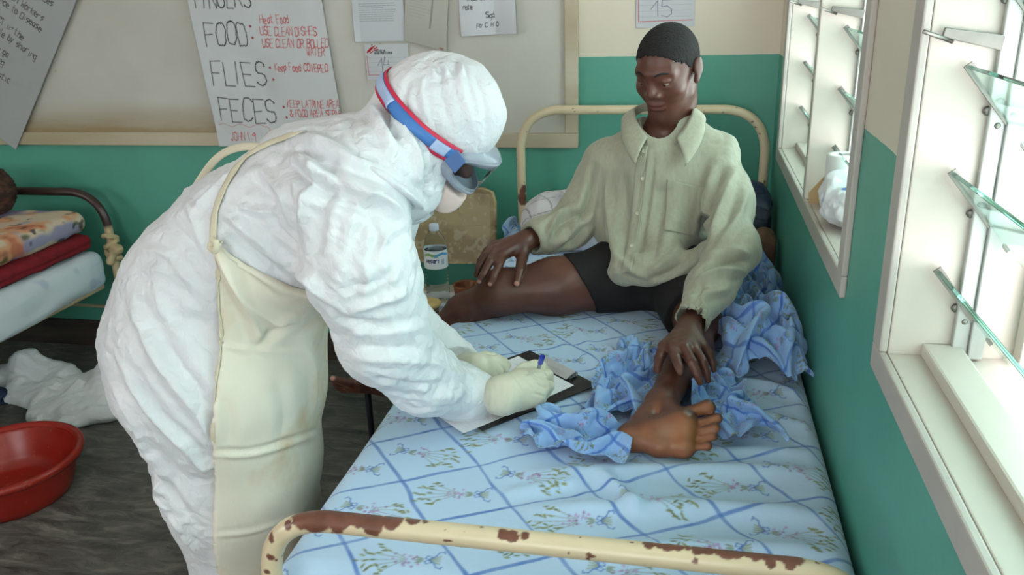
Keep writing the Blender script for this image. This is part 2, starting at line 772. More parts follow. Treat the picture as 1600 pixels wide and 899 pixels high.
def wall_paint(name):
    t = NT(name)
    pos = t.n('ShaderNodeNewGeometry').outputs['Position']
    sep = t.n('ShaderNodeSeparateXYZ')
    t.l(pos, sep.inputs[0])
    wob = t.noise(9, 3, vec=t.coords(obj=False))
    add = t.n('ShaderNodeMath', operation='MULTIPLY_ADD')
    t.l(wob, add.inputs[0])
    add.inputs[1].default_value = 0.006
    t.l(sep.outputs['Z'], add.inputs[2])
    edge = t.n('ShaderNodeMath', operation='GREATER_THAN')
    t.l(add.outputs[0], edge.inputs[0])
    edge.inputs[1].default_value = ZB + 0.003
    big = t.noise(1.7, 6, 0.6, t.coords(obj=False))
    g = lin(GREEN)
    c = lin(CREAM)
    gc = t.ramp(big, [(0.3, tuple(x * 0.86 for x in g)), (0.7, tuple(min(1, x * 1.12) for x in g))])
    cc = t.ramp(big, [(0.3, tuple(x * 0.94 for x in c)), (0.7, tuple(min(1, x * 1.04) for x in c))])
    col = t.mix(edge.outputs[0], gc, cc)
    # small scuffs and flecks where the paint is knocked off
    fl = t.noise(26, 2, 0.5, t.coords((1, 1, 0.6), obj=False))
    chip = t.ramp(fl, [(0.775, 0.0), (0.79, 1.0)])
    col = t.mix(chip, col, lin((190, 190, 175)))
    t.set(Base_Color=col, Roughness=0.42)
    t.bump(t.noise(55, 4, vec=t.coords(obj=False)), 0.12, 0.004)
    return t.m


M_wall = wall_paint('wall_paint')
M_white_gloss = simple('white_gloss_paint', (196, 189, 178), 0.35, 0.05, 5, 0.12, 30, 0.003)
M_frame_face = simple('window_frame_paint', (182, 176, 168), 0.45, 0.06, 7, 0.15, 35, 0.003)

t = NT('ceiling_paint')
t.set(Base_Color=t.ramp(t.noise(2, 4, vec=t.coords()), [(0.3, lin((216, 210, 200))), (0.7, lin((232, 228, 220)))]), Roughness=0.9)
M_ceil = t.m

t = NT('worn_concrete_floor')
st = t.noise(8.0, 7, 0.7, t.coords((1.0, 3.2, 1), rot=(0, 0, 0.75)), 0.8)
big = t.noise(1.3, 4, 0.5, t.coords())
c1 = t.ramp(st, [(0.32, lin((46, 46, 45))), (0.5, lin((104, 102, 98))), (0.68, lin((150, 147, 140)))])
c2 = t.mix(t.ramp(big, [(0.35, 0.0), (0.7, 0.55)]), c1, lin((66, 62, 58)))
t.set(Base_Color=c2, Roughness=t.ramp(st, [(0.3, 0.35), (0.7, 0.6)]))
t.bump(st, 0.5, 0.01)
M_floor = t.m

HC = 2.75
structure(box('floor', (-5.2, -5.6, -0.1), (0.3, 0.15, 0.0), M_floor, None, 0))
structure(box('wall_back', (-5.2, 0.0, 0.0), (0.3, 0.15, HC), M_wall, None, 0))
structure(box('ceiling', (-5.2, -5.6, HC), (0.3, 0.15, HC + 0.1), M_ceil, None, 0))

# right wall: solid below the sills, piers between the openings, lintel above
ZS = 1.0085
YN, YF0, YF1, YN2 = -1.92, -0.285, -1.527, -3.55      # clear openings (near window YN..YN2, far window YF0..YF1)
FW = 0.048                                            # width of the frame faces
TOP = 2.15
bm = bmesh.new()
def add_box(bm, lo, hi):
    lo, hi = Vector(lo), Vector(hi)
    c, s = (lo + hi) / 2, hi - lo
    bmesh.ops.create_cube(bm, size=1.0, matrix=Matrix.Translation(c) @ Matrix.Diagonal((s.x, s.y, s.z, 1)))
WT = 0.24
add_box(bm, (0, -5.6, 0), (WT, 0.0, ZS - 0.02))
add_box(bm, (0, -5.6, TOP), (WT, 0.0, HC))
add_box(bm, (0, YF0 + 0.02, ZS - 0.02), (WT, 0.0, TOP))
add_box(bm, (0, YN + 0.02, ZS - 0.02), (WT, YF1 - 0.02, TOP))
add_box(bm, (0, -5.6, ZS - 0.02), (WT, YN2 - 0.02, TOP))
me = bpy.data.meshes.new('wall_right')
bm.to_mesh(me)
bm.free()
structure(link('wall_right', me, M_wall))

# left wall of the ward, with wide window openings that light the room
bm = bmesh.new()
XL = -5.2
add_box(bm, (XL - 0.2, -5.6, 0), (XL, 0.15, 0.95))
add_box(bm, (XL - 0.2, -5.6, 2.3), (XL, 0.15, HC))
for y0, y1 in ((-3.7, 0.15), (-5.6, -5.4)):
    add_box(bm, (XL - 0.2, y0, 0.95), (XL, y1, 2.3))
me = bpy.data.meshes.new('wall_left')
bm.to_mesh(me)
bm.free()
structure(link('wall_left', me, M_wall))

bm = bmesh.new()
add_box(bm, (XL - 0.2, -5.8, 0.0), (0.3, -5.6, 0.95))
add_box(bm, (XL - 0.2, -5.8, 2.3), (0.3, -5.6, HC))
add_box(bm, (XL - 0.2, -5.8, 0.95), (-1.6, -5.6, 2.3))
add_box(bm, (-0.1, -5.8, 0.95), (0.3, -5.6, 2.3))
me = bpy.data.meshes.new('wall_front')
bm.to_mesh(me)
bm.free()
structure(link('wall_front', me, M_wall))

t = NT('skirting_paint')
sf = t.noise(6, 5, 0.6, t.coords((0.4, 1, 3)))
t.set(Base_Color=t.ramp(sf, [(0.3, lin((40, 33, 28))), (0.7, lin((72, 60, 50)))]), Roughness=0.7)
t.bump(sf, 0.2, 0.005)
structure(box('baseboard_back', (-5.2, -0.018, 0.0), (0.0, 0.0, 0.128), t.m, None, 0.003))
structure(box('baseboard_right', (-0.018, -5.6, 0.0), (0.0, -0.018, 0.128), t.m, None, 0.003))

# ------------------------------------------------------------------ louvre windows
t = NT('aluminium_channel')
t.set(Base_Color=t.ramp(t.noise(14, 5, vec=t.coords((1, 1, 0.3))), [(0.3, lin((168, 170, 166))), (0.7, lin((206, 207, 203)))]), Metallic=0.35, Roughness=0.5)
M_alu = t.m
M_steel = simple('dull_steel_clip', (120, 118, 112), 0.4, 0.15, 20, Metallic=0.8)

t = NT('louvre_glass')
gb = t.n('ShaderNodeBsdfGlass')
gb.inputs['Color'].default_value = (0.86, 0.97, 0.94, 1)
gb.inputs['IOR'].default_value = 1.45
gb.inputs['Roughness'].default_value = 0.02
va = t.n('ShaderNodeVolumeAbsorption')
va.inputs['Color'].default_value = (0.25, 0.85, 0.75, 1)
va.inputs['Density'].default_value = 6.0
t.l(gb.outputs[0], t.t.nodes['Material Output'].inputs['Surface'])
t.l(va.outputs[0], t.t.nodes['Material Output'].inputs['Volume'])
M_glass = t.m


def louvre_window(name, y_far, y_near, mullions, slat_tops, frame_boxes):
    """y_far > y_near; jambs, sill, head, mullions, channels and tilted glass slats of one opening"""
    top = TOP
    w = structure(box(name, (-0.012, y_near - FW, ZS - 0.043), (0.0, y_far + FW, ZS), M_frame_face, None, 0.003))
    # faces of the architrave, a little proud of the wall
    box('frame_stile', (-0.012, y_far, ZS), (0.0, y_far + FW, top), M_frame_face, w, 0.003)
    box('frame_stile', (-0.012, y_near - FW, ZS), (0.0, y_near, top), M_frame_face, w, 0.003)
    box('frame_head', (-0.012, y_near - FW, top), (0.0, y_far + FW, top + FW), M_frame_face, w, 0.003)
    # reveals
    box('sill_board', (0.0003, y_near, ZS - 0.03), (WT + 0.03, y_far, ZS), M_white_gloss, w, 0.002)
    box('jamb_board', (0.0003, y_far, ZS - 0.02), (WT, y_far + 0.022, top), M_white_gloss, w, 0.002)
    box('jamb_board', (0.0003, y_near - 0.022, ZS - 0.02), (WT, y_near, top), M_white_gloss, w, 0.002)
    box('head_board', (0.0003, y_near, top), (WT, y_far, top + 0.022), M_white_gloss, w, 0.002)
    bays, y = [], y_far
    for ym, th in mullions:
        box('mullion', (-0.010, ym, ZS), (WT - 0.03, ym + th, top), M_white_gloss, w, 0.003)
        bays.append((y, ym + th))
        y = ym
    bays.append((y, y_near))
    for a, b in bays:
        # raised louvre stop board along the sill
        box('louvre_stop', (0.045, b + 0.001, ZS - 0.001), (0.098, a - 0.001, ZS + 0.020), M_white_gloss, w, 0.004)
        for yy, s in ((a, -1), (b, 1)):
            ch = box('louvre_channel', (0.083, min(yy, yy + s * 0.012), ZS + 0.004), (0.104, max(yy, yy + s * 0.012), top), M_alu, w, 0.002)
            box('channel_lip', (0.104, min(yy, yy + s * 0.018), ZS + 0.004), (0.124, max(yy, yy + s * 0.018), top), M_alu, ch, 0.002)
            box('outer_stop', (0.168, min(yy, yy + s * 0.03), ZS), (0.20, max(yy, yy + s * 0.03), top), M_white_gloss, w, 0.003)
            for zz in np.arange(ZS + 0.06, top - 0.05, 0.28):   # channel screws
                v, f = lathe_geo([(0.0, 0.002), (0.003, 0.002), (0.004, 0.001), (0.004, 0.0), (0.0, 0.0)], 12)
                v = v[:, [0, 2, 1]] * V(1, s, 1) + V(0.094, yy + s * 0.012, zz)
                link('screw', np_mesh('screw', v, f), M_steel, ch)
        ca, sa = 0.0865, -0.106         # slat runs outwards and downwards
        L = math.hypot(ca, sa)
        dx, dz = ca / L, sa / L
        nx, nz = -dz, dx
        for zt in slat_tops:
            x0, z0 = 0.047, zt
            T = 0.0055
            poly = [V(x0, 0, z0), V(x0 + dx * 0.152, 0, z0 + dz * 0.152), V(x0 + dx * 0.152 + nx * T, 0, z0 + dz * 0.152 + nz * T), V(x0 + nx * T, 0, z0 + nz * T)]
            g = prism('glass_slat', [p + V(0, a - 0.014, 0) for p in poly], (0, 0, 0), (0, (b + 0.014) - (a - 0.014), 0), M_glass, w, 0.0006)
            for yy, s in ((a, -1), (b, 1)):     # end clip that holds the slat, and its pivot
                q = [V(x0 - dx * 0.004 - nx * 0.003, 0, z0 - dz * 0.004 - nz * 0.003), V(x0 + dx * 0.137 - nx * 0.003, 0, z0 + dz * 0.137 - nz * 0.003),
                     V(x0 + dx * 0.137 + nx * 0.001, 0, z0 + dz * 0.137 + nz * 0.001), V(x0 + dx * 0.004 + nx * 0.009, 0, z0 + dz * 0.004 + nz * 0.009),
                     V(x0 - dx * 0.004 + nx * 0.009, 0, z0 - dz * 0.004 + nz * 0.009)]
                prism('slat_clip', [p + V(0, yy + s * 0.011, 0) for p in q], (0, 0, 0), (0, s * 0.004, 0), M_steel, g, 0)
                v, f = lathe_geo([(0.0, 0.004), (0.0045, 0.004), (0.0065, 0.002), (0.0065, 0.0), (0.0, 0.0)], 16)
                pc = V(x0 + dx * 0.066 - nx * 0.008, yy + s * 0.002, z0 + dz * 0.066 - nz * 0.008)
                link('slat_pivot', np_mesh('slat_pivot', v[:, [0, 2, 1]] * V(1, s, 1) + pc, f), M_steel, g)
    return w


slats = [1.142 + 0.1405 * k for k in range(7)]
w1 = louvre_window('window_1', YN, YN2, [(-2.74, 0.035)], slats, None)
w2 = louvre_window('window_2', YF0, YF1, [(-0.975 - 0.035 + 0.035, 0.03)], slats, None)
# operating lever on the far jamb of each window
for w, y in ((w1, YN), (w2, YF0), (w2, -0.975)):
    lv = prism('louvre_lever', [V(0.012, y - 0.006, 1.462), V(0.085, y - 0.006, 1.444), V(0.087, y - 0.006, 1.463), V(0.014, y - 0.006, 1.474)], (0, 0, 0), (0, -0.006, 0), M_steel, w, 0.001)
    tube('lever_rod', np.array([V(-0.012, y - 0.012, 1.470), V(0.01, y - 0.012, 1.462), V(0.025, y - 0.012, 1.456)]), 0.0028, M_steel, lv, 10)

# ------------------------------------------------------------------ notice board on the back wall
t = NT('stained_board')
pos = t.n('ShaderNodeNewGeometry').outputs['Position']
sep = t.n('ShaderNodeSeparateXYZ')
t.l(pos, sep.inputs[0])
mr = t.n('ShaderNodeMapRange')
mr.inputs['From Min'].default_value = 1.15
mr.inputs['From Max'].default_value = 0.99
t.l(sep.outputs['Z'], mr.inputs['Value'])
mrx = t.n('ShaderNodeMapRange')
mrx.inputs['From Min'].default_value = -1.3
mrx.inputs['From Max'].default_value = -2.3
t.l(sep.outputs['X'], mrx.inputs['Value'])
nz = t.noise(4, 5, 0.6, t.coords((0.35, 1, 2.2), obj=False))
mul = t.n('ShaderNodeMath', operation='MULTIPLY')
t.l(mr.outputs[0], mul.inputs[0])
t.l(nz, mul.inputs[1])
mul2 = t.n('ShaderNodeMath', operation='MULTIPLY')
t.l(mul.outputs[0], mul2.inputs[0])
t.l(mrx.outputs[0], mul2.inputs[1])
stain = t.ramp(mul2.outputs[0], [(0.03, 0.0), (0.42, 0.9)])
base = t.ramp(t.noise(2.2, 5, vec=t.coords(obj=False)), [(0.3, lin((188, 184, 174))), (0.7, lin((202, 199, 191)))])
col = t.mix(stain, base, lin((150, 126, 84)))
spot = t.ramp(t.noise(13, 1, 0.4, t.coords(obj=False)), [(0.765, 0.0), (0.79, 0.7)])
t.set(Base_Color=t.mix(spot, col, lin((142, 100, 48))), Roughness=0.6)
t.bump(t.noise(30, 4, vec=t.coords(obj=False)), 0.05, 0.003)
M_board = t.m
t = NT('board_frame_wood')
t.set(Base_Color=t.ramp(t.noise(6, 5, 0.6, t.coords((0.25, 1, 1), obj=False)), [(0.3, lin((176, 160, 132))), (0.6, lin((194, 182, 160))), (0.8, lin((204, 196, 180)))]), Roughness=0.55)
M_bframe = t.m

board = tag(empty('notice_board', (-2.4, 0, 0.955)), 'large stained off-white notice board in a wooden frame on the green and cream wall', 'board')
box('panel', (-4.6, -0.014, 1.0), (-0.735, -0.002, 2.2), M_board, board, 0)
box('bottom_rail', (-4.62, -0.03, 0.956), (-0.708, -0.001, 1.012), M_bframe, board, 0.004)
box('side_rail', (-0.758, -0.028, 1.012), (-0.708, -0.001, 2.2), M_bframe, board, 0.004)
box('side_rail', (-4.62, -0.028, 1.012), (-4.57, -0.001, 2.2), M_bframe, board, 0.004)
adopt(board)

# ------------------------------------------------------------------ papers on the wall
M_paper = painted('paper_print', 0.85, 0.08, 60, 0.002)


def sheet(name, canvas, tl, right, down, curl, label, cat, group=None, y0=-0.02):
    """a printed sheet hanging on the wall; (x, z) corner tl, unit vectors right / down in the wall plane.
    canvas v runs upwards from the bottom edge. curl(u, v) -> distance off the wall"""
    U, W = canvas.U, canvas.W
    hgt = canvas.h
    x = tl[0] + U * right[0] + (hgt - W) * down[0]
    z = tl[1] + U * right[1] + (hgt - W) * down[1]
    off = curl(U / canvas.w, W / canvas.h)
    v = np.stack([x, y0 - off, z], -1).reshape(-1, 3)
    me = np_mesh(name, v, grid_faces(canvas.nu, canvas.nv), True, canvas.c.reshape(-1, 3))
    o = link(name, me, M_paper)
    md = o.modifiers.new('thickness', 'SOLIDIFY')
    md.thickness = 0.0006
    tag(o, label, cat, group)
    return o


BK, RD = (40, 42, 46), (188, 74, 78)

# large hygiene poster: columns are local metres, u from the left edge, v up from the bottom edge
c = Canvas(0.555, 0.78, 0.0021, (200, 202, 204))
c.noise(0.05, 7)
def big(word, u, v, s, sp=0.0, seed=3):
    c.text(word, u, v, s, 0.0045, BK, 0.85, seed=seed, jit=0.1, width=0.66, gap=1.0)
big('FINGERS', 0.03, 0.545, 0.066, seed=5)
big('FOOD', 0.04, 0.402, 0.086, seed=6)
big('FLIES', 0.035, 0.245, 0.092, seed=7)
big('FECES', 0.03, 0.105, 0.092, seed=8)
def red(txt, u, v, s, seed=3, w=0.003):
    c.text(txt, u, v, s, w, RD, 0.78, seed=seed, jit=0.14, width=0.58, gap=1.15)
red('WASH WITH SOAP', 0.295, 0.625, 0.032, 21)
red('& SCRUB HANDS', 0.285, 0.578, 0.036, 22)
for (u, v) in ((0.243, 0.475), (0.243, 0.432), (0.29, 0.318), (0.295, 0.272), (0.318, 0.166), (0.322, 0.124)):
    c.blob(u, v, 0.006, 0.006, 0, (160, 40, 50), 0.95)
red('Heat Food', 0.285, 0.484, 0.032, 23)
red('USE CLEAN DISHES', 0.278, 0.440, 0.032, 24)
red('USE CLEAN OR BOILED', 0.276, 0.395, 0.032, 25)
red('WATER', 0.46, 0.365, 0.030, 26)
red('Keep Food COVERED', 0.312, 0.305, 0.029, 27)
red('KEEP LATRINE AREA', 0.335, 0.165, 0.028, 28)
red('& FOOD AREA SEPARATE', 0.340, 0.128, 0.028, 29)
red('WASH HANDS AFTER', 0.345, 0.082, 0.028, 30)
red('LATRINE USE', 0.350, 0.044, 0.028, 31)
red('JOHN 1:9', 0.055, 0.026, 0.034, 32, 0.0028)
wav = np.stack([np.linspace(0.015, 0.225, 60), 0.088 + 0.006 * np.sin(np.linspace(0, 17, 60))], 1)
c.stroke(wav, 0.002, RD, 0.6)
br = np.stack([0.225 + 0.012 * np.sin(np.linspace(0, 9, 30)), np.linspace(0.086, 0.012, 30)], 1)
c.stroke(br, 0.002, RD, 0.6)
a = V(0.088, -0.996) / 1.0
hyg = sheet('hygiene_poster', c, (-2.250, 1.735), (0.999, -0.02), (0.075, -0.997),
            lambda u, v: 0.016 + 0.004 * np.sin(7 * u + 3 * v) * (1 - v) + 0.010 * fbm(np.stack([u.ravel() * 3, v.ravel() * 3, 0 * u.ravel()], 1), 3).reshape(u.shape) + 0.05 * np.clip(0.14 - v - 0.9 * u, 0, 1) + 0.012 * np.clip(0.10 - u, 0, 1) * 4 * (1 - v),
            'large white hand-lettered hygiene poster with FOOD, FLIES and FECES in black marker', 'poster')

# hand-written flip-chart sheet hanging askew at the left
c = Canvas(0.86, 0.95, 0.0023, (168, 170, 172))
c.noise(0.06, 6, 3)
for i, (txt, u, v) in enumerate((('Testing gives a better Quality of Life', 0.85, 0.725), ('it saves many skills & resources', 0.825, 0.665), ('counselling by Health Workers', 0.80, 0.585), ('and resistance to Disease', 0.80, 0.540),
                                 ('the benefits of VCT in the', 0.745, 0.462), ('more people by sharing', 0.825, 0.420), ('the people go', 0.70, 0.350), ('for testing', 0.69, 0.305), ('treatment of opportunistic', 0.755, 0.250),
                                 ('infections & illnesses', 0.70, 0.172), ('stay alive', 0.695, 0.095))):
    c.text(txt, u - 0.0158 * len(txt), v, 0.028, 0.0030, (62, 62, 56), 0.85, seed=40 + i, jit=0.16, gap=0.6, width=0.82)
for i in range(30):
    c.blob(0.5 + 0.36 * random.random(), 0.95 * random.random(), 0.02 + 0.03 * random.random(), 0.015, random.random() * 3, (150, 146, 128), 0.25, 1.0)
ang = math.radians(-36.5)
rv, dv = V(math.cos(ang), math.sin(ang)), V(math.sin(ang), -math.cos(ang))
corner = V(-3.178, 0.936)       # lower right corner of the sheet
tl = corner - rv * 0.86 - dv * 0.95
sheet('flip_chart_sheet', c, tl, rv, dv, lambda u, v: 0.005 + 0.012 * np.clip(1 - v, 0, 1) * (0.6 + 0.4 * np.sin(5 * u)) + 0.01 * u,
      'grey flip-chart sheet of black handwriting hanging askew at the left end of the board', 'poster')

# typed page
c = Canvas(0.205, 0.297, 0.0019, (196, 199, 204))
rs = np.random.RandomState(4)
for r in range(26):
    y = 0.27 - r * 0.0078
    if r in (9, 10, 16):
        continue
    x = 0.028
    end = 0.175 - (0.06 * rs.rand() if r % 4 == 3 else 0.015 * rs.rand())
    while x < end:
        L = 0.006 + 0.012 * rs.rand()
        c.stroke([(x, y), (min(end, x + L), y)], 0.0018, (96, 98, 104), 0.75)
        x += L + 0.003
sheet('typed_page', c, (-1.570, 1.655), (0.999, 0.0), (0.025, -0.999), lambda u, v: 0.003 + 0.03 * np.clip(0.12 - u, 0, 1) * np.clip(0.35 - v, 0, 1) * 6 + 0.002 * np.sin(9 * v),
      'white typed page with grey lines of print pinned above the card numbered 14', 'paper')

# thin tilted sheet
c = Canvas(0.17, 0.36, 0.0024, (176, 174, 166))
for r in range(22):
    c.stroke([(0.02, 0.33 - r * 0.011), (0.09 + 0.02 * math.sin(r * 5), 0.33 - r * 0.011)], 0.0014, (128, 126, 118), 0.45)
c.stroke([(0.120, 0.36), (0.106, 0.10), (0.103, 0.07)], 0.006, (120, 119, 112), 0.8)
c.blob(0.15, 0.006, 0.012, 0.006, 0, (150, 105, 100), 0.8)
ang = math.radians(-14)
sheet('tilted_notice', c, (-1.335, 1.715), (math.cos(ang), math.sin(ang)), (math.sin(ang) * 0.35, -0.99), lambda u, v: 0.006 + 0.012 * (1 - v) * u + 0.004 * np.sin(8 * v),
      'thin grey curled notice hanging tilted between the typed page and the handwritten note', 'paper')

# hand-written note
c = Canvas(0.215, 0.27, 0.0019, (206, 207, 212))
for i, (txt, u, v, s) in enumerate((('Col.', 0.012, 0.150, 0.017), ('Treat this as a normal', 0.030, 0.124, 0.016), ('note.', 0.016, 0.094, 0.017),
                                    ('For C. H. O.', 0.062, 0.028, 0.015), ('Sgd', 0.100, 0.060, 0.020), ('please inform all', 0.02, 0.178, 0.015))):
    c.text(txt, u, v, s, 0.0021, (44, 44, 50), 0.9, seed=60 + i, jit=0.18, gap=0.5, width=0.82)
sheet('handwritten_note', c, (-1.152, 1.640), (0.998, 0.03), (0.03, -0.999), lambda u, v: 0.004 + 0.06 * np.clip(u - 0.62, 0, 1) * np.clip(1 - v, 0, 1) + 0.003 * np.sin(8 * u),
      'white note in black handwriting with a lifted lower right corner, nearest the board corner', 'paper')


def number_card(num, tl, w, h, label, seed):
    c = Canvas(w, h, 0.0013, (196, 198, 202))
    k = w / 0.165
    # red running figure made of slanting bars
    R_ = (176, 24, 34)
    for (x0, y0, x1, y1, wd) in ((0.010, 0.097, 0.022, 0.104, 0.006), (0.012, 0.101, 0.030, 0.111, 0.006), (0.018, 0.108, 0.036, 0.116, 0.004), (0.036, 0.108, 0.048, 0.114, 0.004),
                                 (0.036, 0.103, 0.051, 0.107, 0.004), (0.020, 0.094, 0.031, 0.101, 0.004), (0.026, 0.114, 0.041, 0.119, 0.003)):
        c.stroke([(x0 * k, y0 * k), (x1 * k, y1 * k)], wd * k, R_, 1.0)
    c.blob(0.029 * k, 0.1225 * k, 0.003 * k, 0.003 * k, 0, (110, 20, 26), 1)
    c.text('MEDECINS', 0.040 * k, 0.0985 * k, 0.0062 * k, 0.0016, (70, 72, 76), 0.9, seed=seed, jit=0.02, gap=1.0)
    c.text('SANS FRONTIERES', 0.036 * k, 0.0905 * k, 0.0062 * k, 0.0016, (60, 62, 66), 0.9, seed=seed, jit=0.02, gap=1.0, width=0.92)
    for y in (0.077, 0.061, 0.045, 0.029):
        c.stroke([(0.008 * k, y * k), (w - 0.012, y * k)], 0.001, (150, 154, 162), 0.8)
    c.stroke([(0.006 * k, 0.085 * k), (0.007 * k, 0.017 * k), (w - 0.008, 0.018 * k)], 0.0026, (196, 84, 102), 1)
    if num == '14':
        for p in ([(0.045, 0.050), (0.062, 0.075), (0.062, 0.022)], [(0.073, 0.080), (0.068, 0.052), (0.088, 0.054)], [(0.086, 0.068), (0.089, 0.024)]):
            c.stroke(np.array(p) * k, 0.0024, (96, 98, 122), 0.9)
    else:
        for p in ([(0.042, 0.050), (0.060, 0.072), (0.062, 0.030)], [(0.100, 0.074), (0.074, 0.074), (0.072, 0.056), (0.088, 0.058), (0.100, 0.048), (0.100, 0.036), (0.088, 0.028), (0.072, 0.032)]):
            c.stroke(np.array(p) * k, 0.0024, (96, 98, 122), 0.9)
    return sheet('bed_number_card', c, tl, (0.999, 0.006), (0.012, -0.999), lambda u, v: 0.002 + 0.002 * np.sin(4 * u), label, 'card', None, -0.018 if num == '14' else -0.003)


number_card('14', (-1.530, 1.348), 0.175, 0.132, 'bed number card with a pencilled 14 and red emblem on the notice board', 80)
number_card('15', (-0.503, 1.535), 0.205, 0.150, 'bed number card with a pencilled 15 on the cream wall above the seated patient', 81)


# ================================================================== THE BED UNDER THE WINDOWS
CREAM_ENAMEL, RUST = (216, 198, 166), (112, 70, 56)


def enamel_tube(name, path, r, chips, parent, segs=40, seed=0.0, M=None):
    """cream enamelled steel tube; chips: (x, y, z, radius) places where the paint has come off"""
    def col(v, n):
        base = np.ones((len(v), 3)) * np.array(lin(CREAM_ENAMEL))
        base *= (1 + 0.05 * fbm(v * 30 + seed, 3))[:, None]
        m = np.zeros(len(v))
        wob = fbm(v * 38 + seed, 4) * 0.75 + fbm(v * 110 + seed, 2) * 0.3
        for (x, y, z, rad) in chips:
            d = np.linalg.norm((v - V(x, y, z)), axis=1) / rad
            m = np.maximum(m, np.clip((1.0 + 0.55 * wob - d) * 9, 0, 1))
        m = np.maximum(m, np.clip((fbm(v * V(70, 70, 70) + seed + 5, 2) - 0.66) * 30, 0, 1))
        rc = np.array(lin(RUST)) * (1 + 0.35 * fbm(v * 60, 3))[:, None]
        return base * (1 - m[:, None]) + rc * m[:, None]
    return tube(name, path, r, M or M_enamel, parent, segs, True, col)


M_enamel = painted('chipped_enamel', 0.32, 0.05, 120, 0.001)
bed = tag(empty('hospital_bed', (-0.47, -1.13, 0)), 'cream enamelled steel bed with chipped paint along the green wall under the windows', 'bed')
BX0, BX1, YH, YF = -0.915, -0.023, -0.1006, -2.1737
R_T = 0.0165
ZH, ZFT = 1.110, 0.798
head = rounded_path([(BX0, YH, 0.0), (BX0, YH, ZH), (BX1 - 0.012, YH, ZH), (BX1 - 0.012, YH, 0.0)], 0.145, 0.006)
enamel_tube('headboard_arch', head, R_T, [(BX0 + 0.008, YH - 0.012, 0.775, 0.026), (BX0 + 0.010, YH - 0.010, 0.815, 0.02), (-0.075, YH - 0.01, 1.05, 0.004)], bed, 28)
foot = rounded_path([(BX0, YF, 0.0), (BX0, YF, ZFT), (BX1 - 0.012, YF, ZFT), (BX1 - 0.012, YF, 0.0)], 0.105, 0.0028)
zc = ZFT + 0.012
chips = [(-0.845, YF - 0.006, ZFT + 0.005, 0.020), (-0.815, YF - 0.004, zc, 0.026), (-0.785, YF - 0.004, zc - 0.001, 0.023), (-0.755, YF - 0.002, zc + 0.001, 0.020), (-0.735, YF - 0.007, zc - 0.003, 0.019),
         (-0.705, YF, zc + 0.002, 0.017), (-0.675, YF + 0.002, zc + 0.003, 0.012), (-0.83, YF - 0.011, zc - 0.006, 0.02),
         (-0.540, YF - 0.005, zc + 0.001, 0.009), (-0.525, YF - 0.006, zc, 0.009), (-0.508, YF - 0.004, zc + 0.002, 0.007), (-0.62, YF - 0.008, zc - 0.004, 0.004),
         ] + [(x, YF + 0.001, zc + 0.0035, 0.0105 + 0.003 * math.sin(x * 160)) for x in np.arange(-0.335, -0.135, 0.013)] + [(-0.175, YF - 0.008, zc - 0.001, 0.009), (-0.15, YF - 0.006, zc, 0.010),
         (-0.905, YF - 0.012, 0.735, 0.007), (-0.898, YF - 0.010, 0.765, 0.006), (-0.913, YF - 0.014, 0.705, 0.005), (-0.868, YF - 0.012, ZFT - 0.004, 0.008)]
enamel_tube('footboard_arch', foot, R_T, chips, bed, 64, 3.0)
for x in (BX0 + 0.01, BX1 - 0.02):
    enamel_tube('side_rail', np.array([V(x, YF, 0.475), V(x, (YF + YH) / 2, 0.475), V(x, YH, 0.475)]), 0.016, [], bed, 16)
for y in (YF, YH):
    enamel_tube('cross_rail', np.array([V(BX0, y, 0.475), V(-0.47, y, 0.475), V(BX1 - 0.012, y, 0.475)]), 0.014, [], bed, 16)
for k in range(9):
    y = YF + 0.2 + k * 0.21
    box('spring_slat', (BX0 + 0.01, y - 0.03, 0.488), (BX1 - 0.02, y + 0.03, 0.496), M_steel, bed, 0.001)
adopt(bed)

# ------------------------------------------------------------------ printed sheet drawing
SKY, LINE = (186, 213, 241), (70, 118, 198)
LA, LB, L0 = V(0.099, -0.1245), V(0.1335, 0.0735), V(-0.820, -1.844)


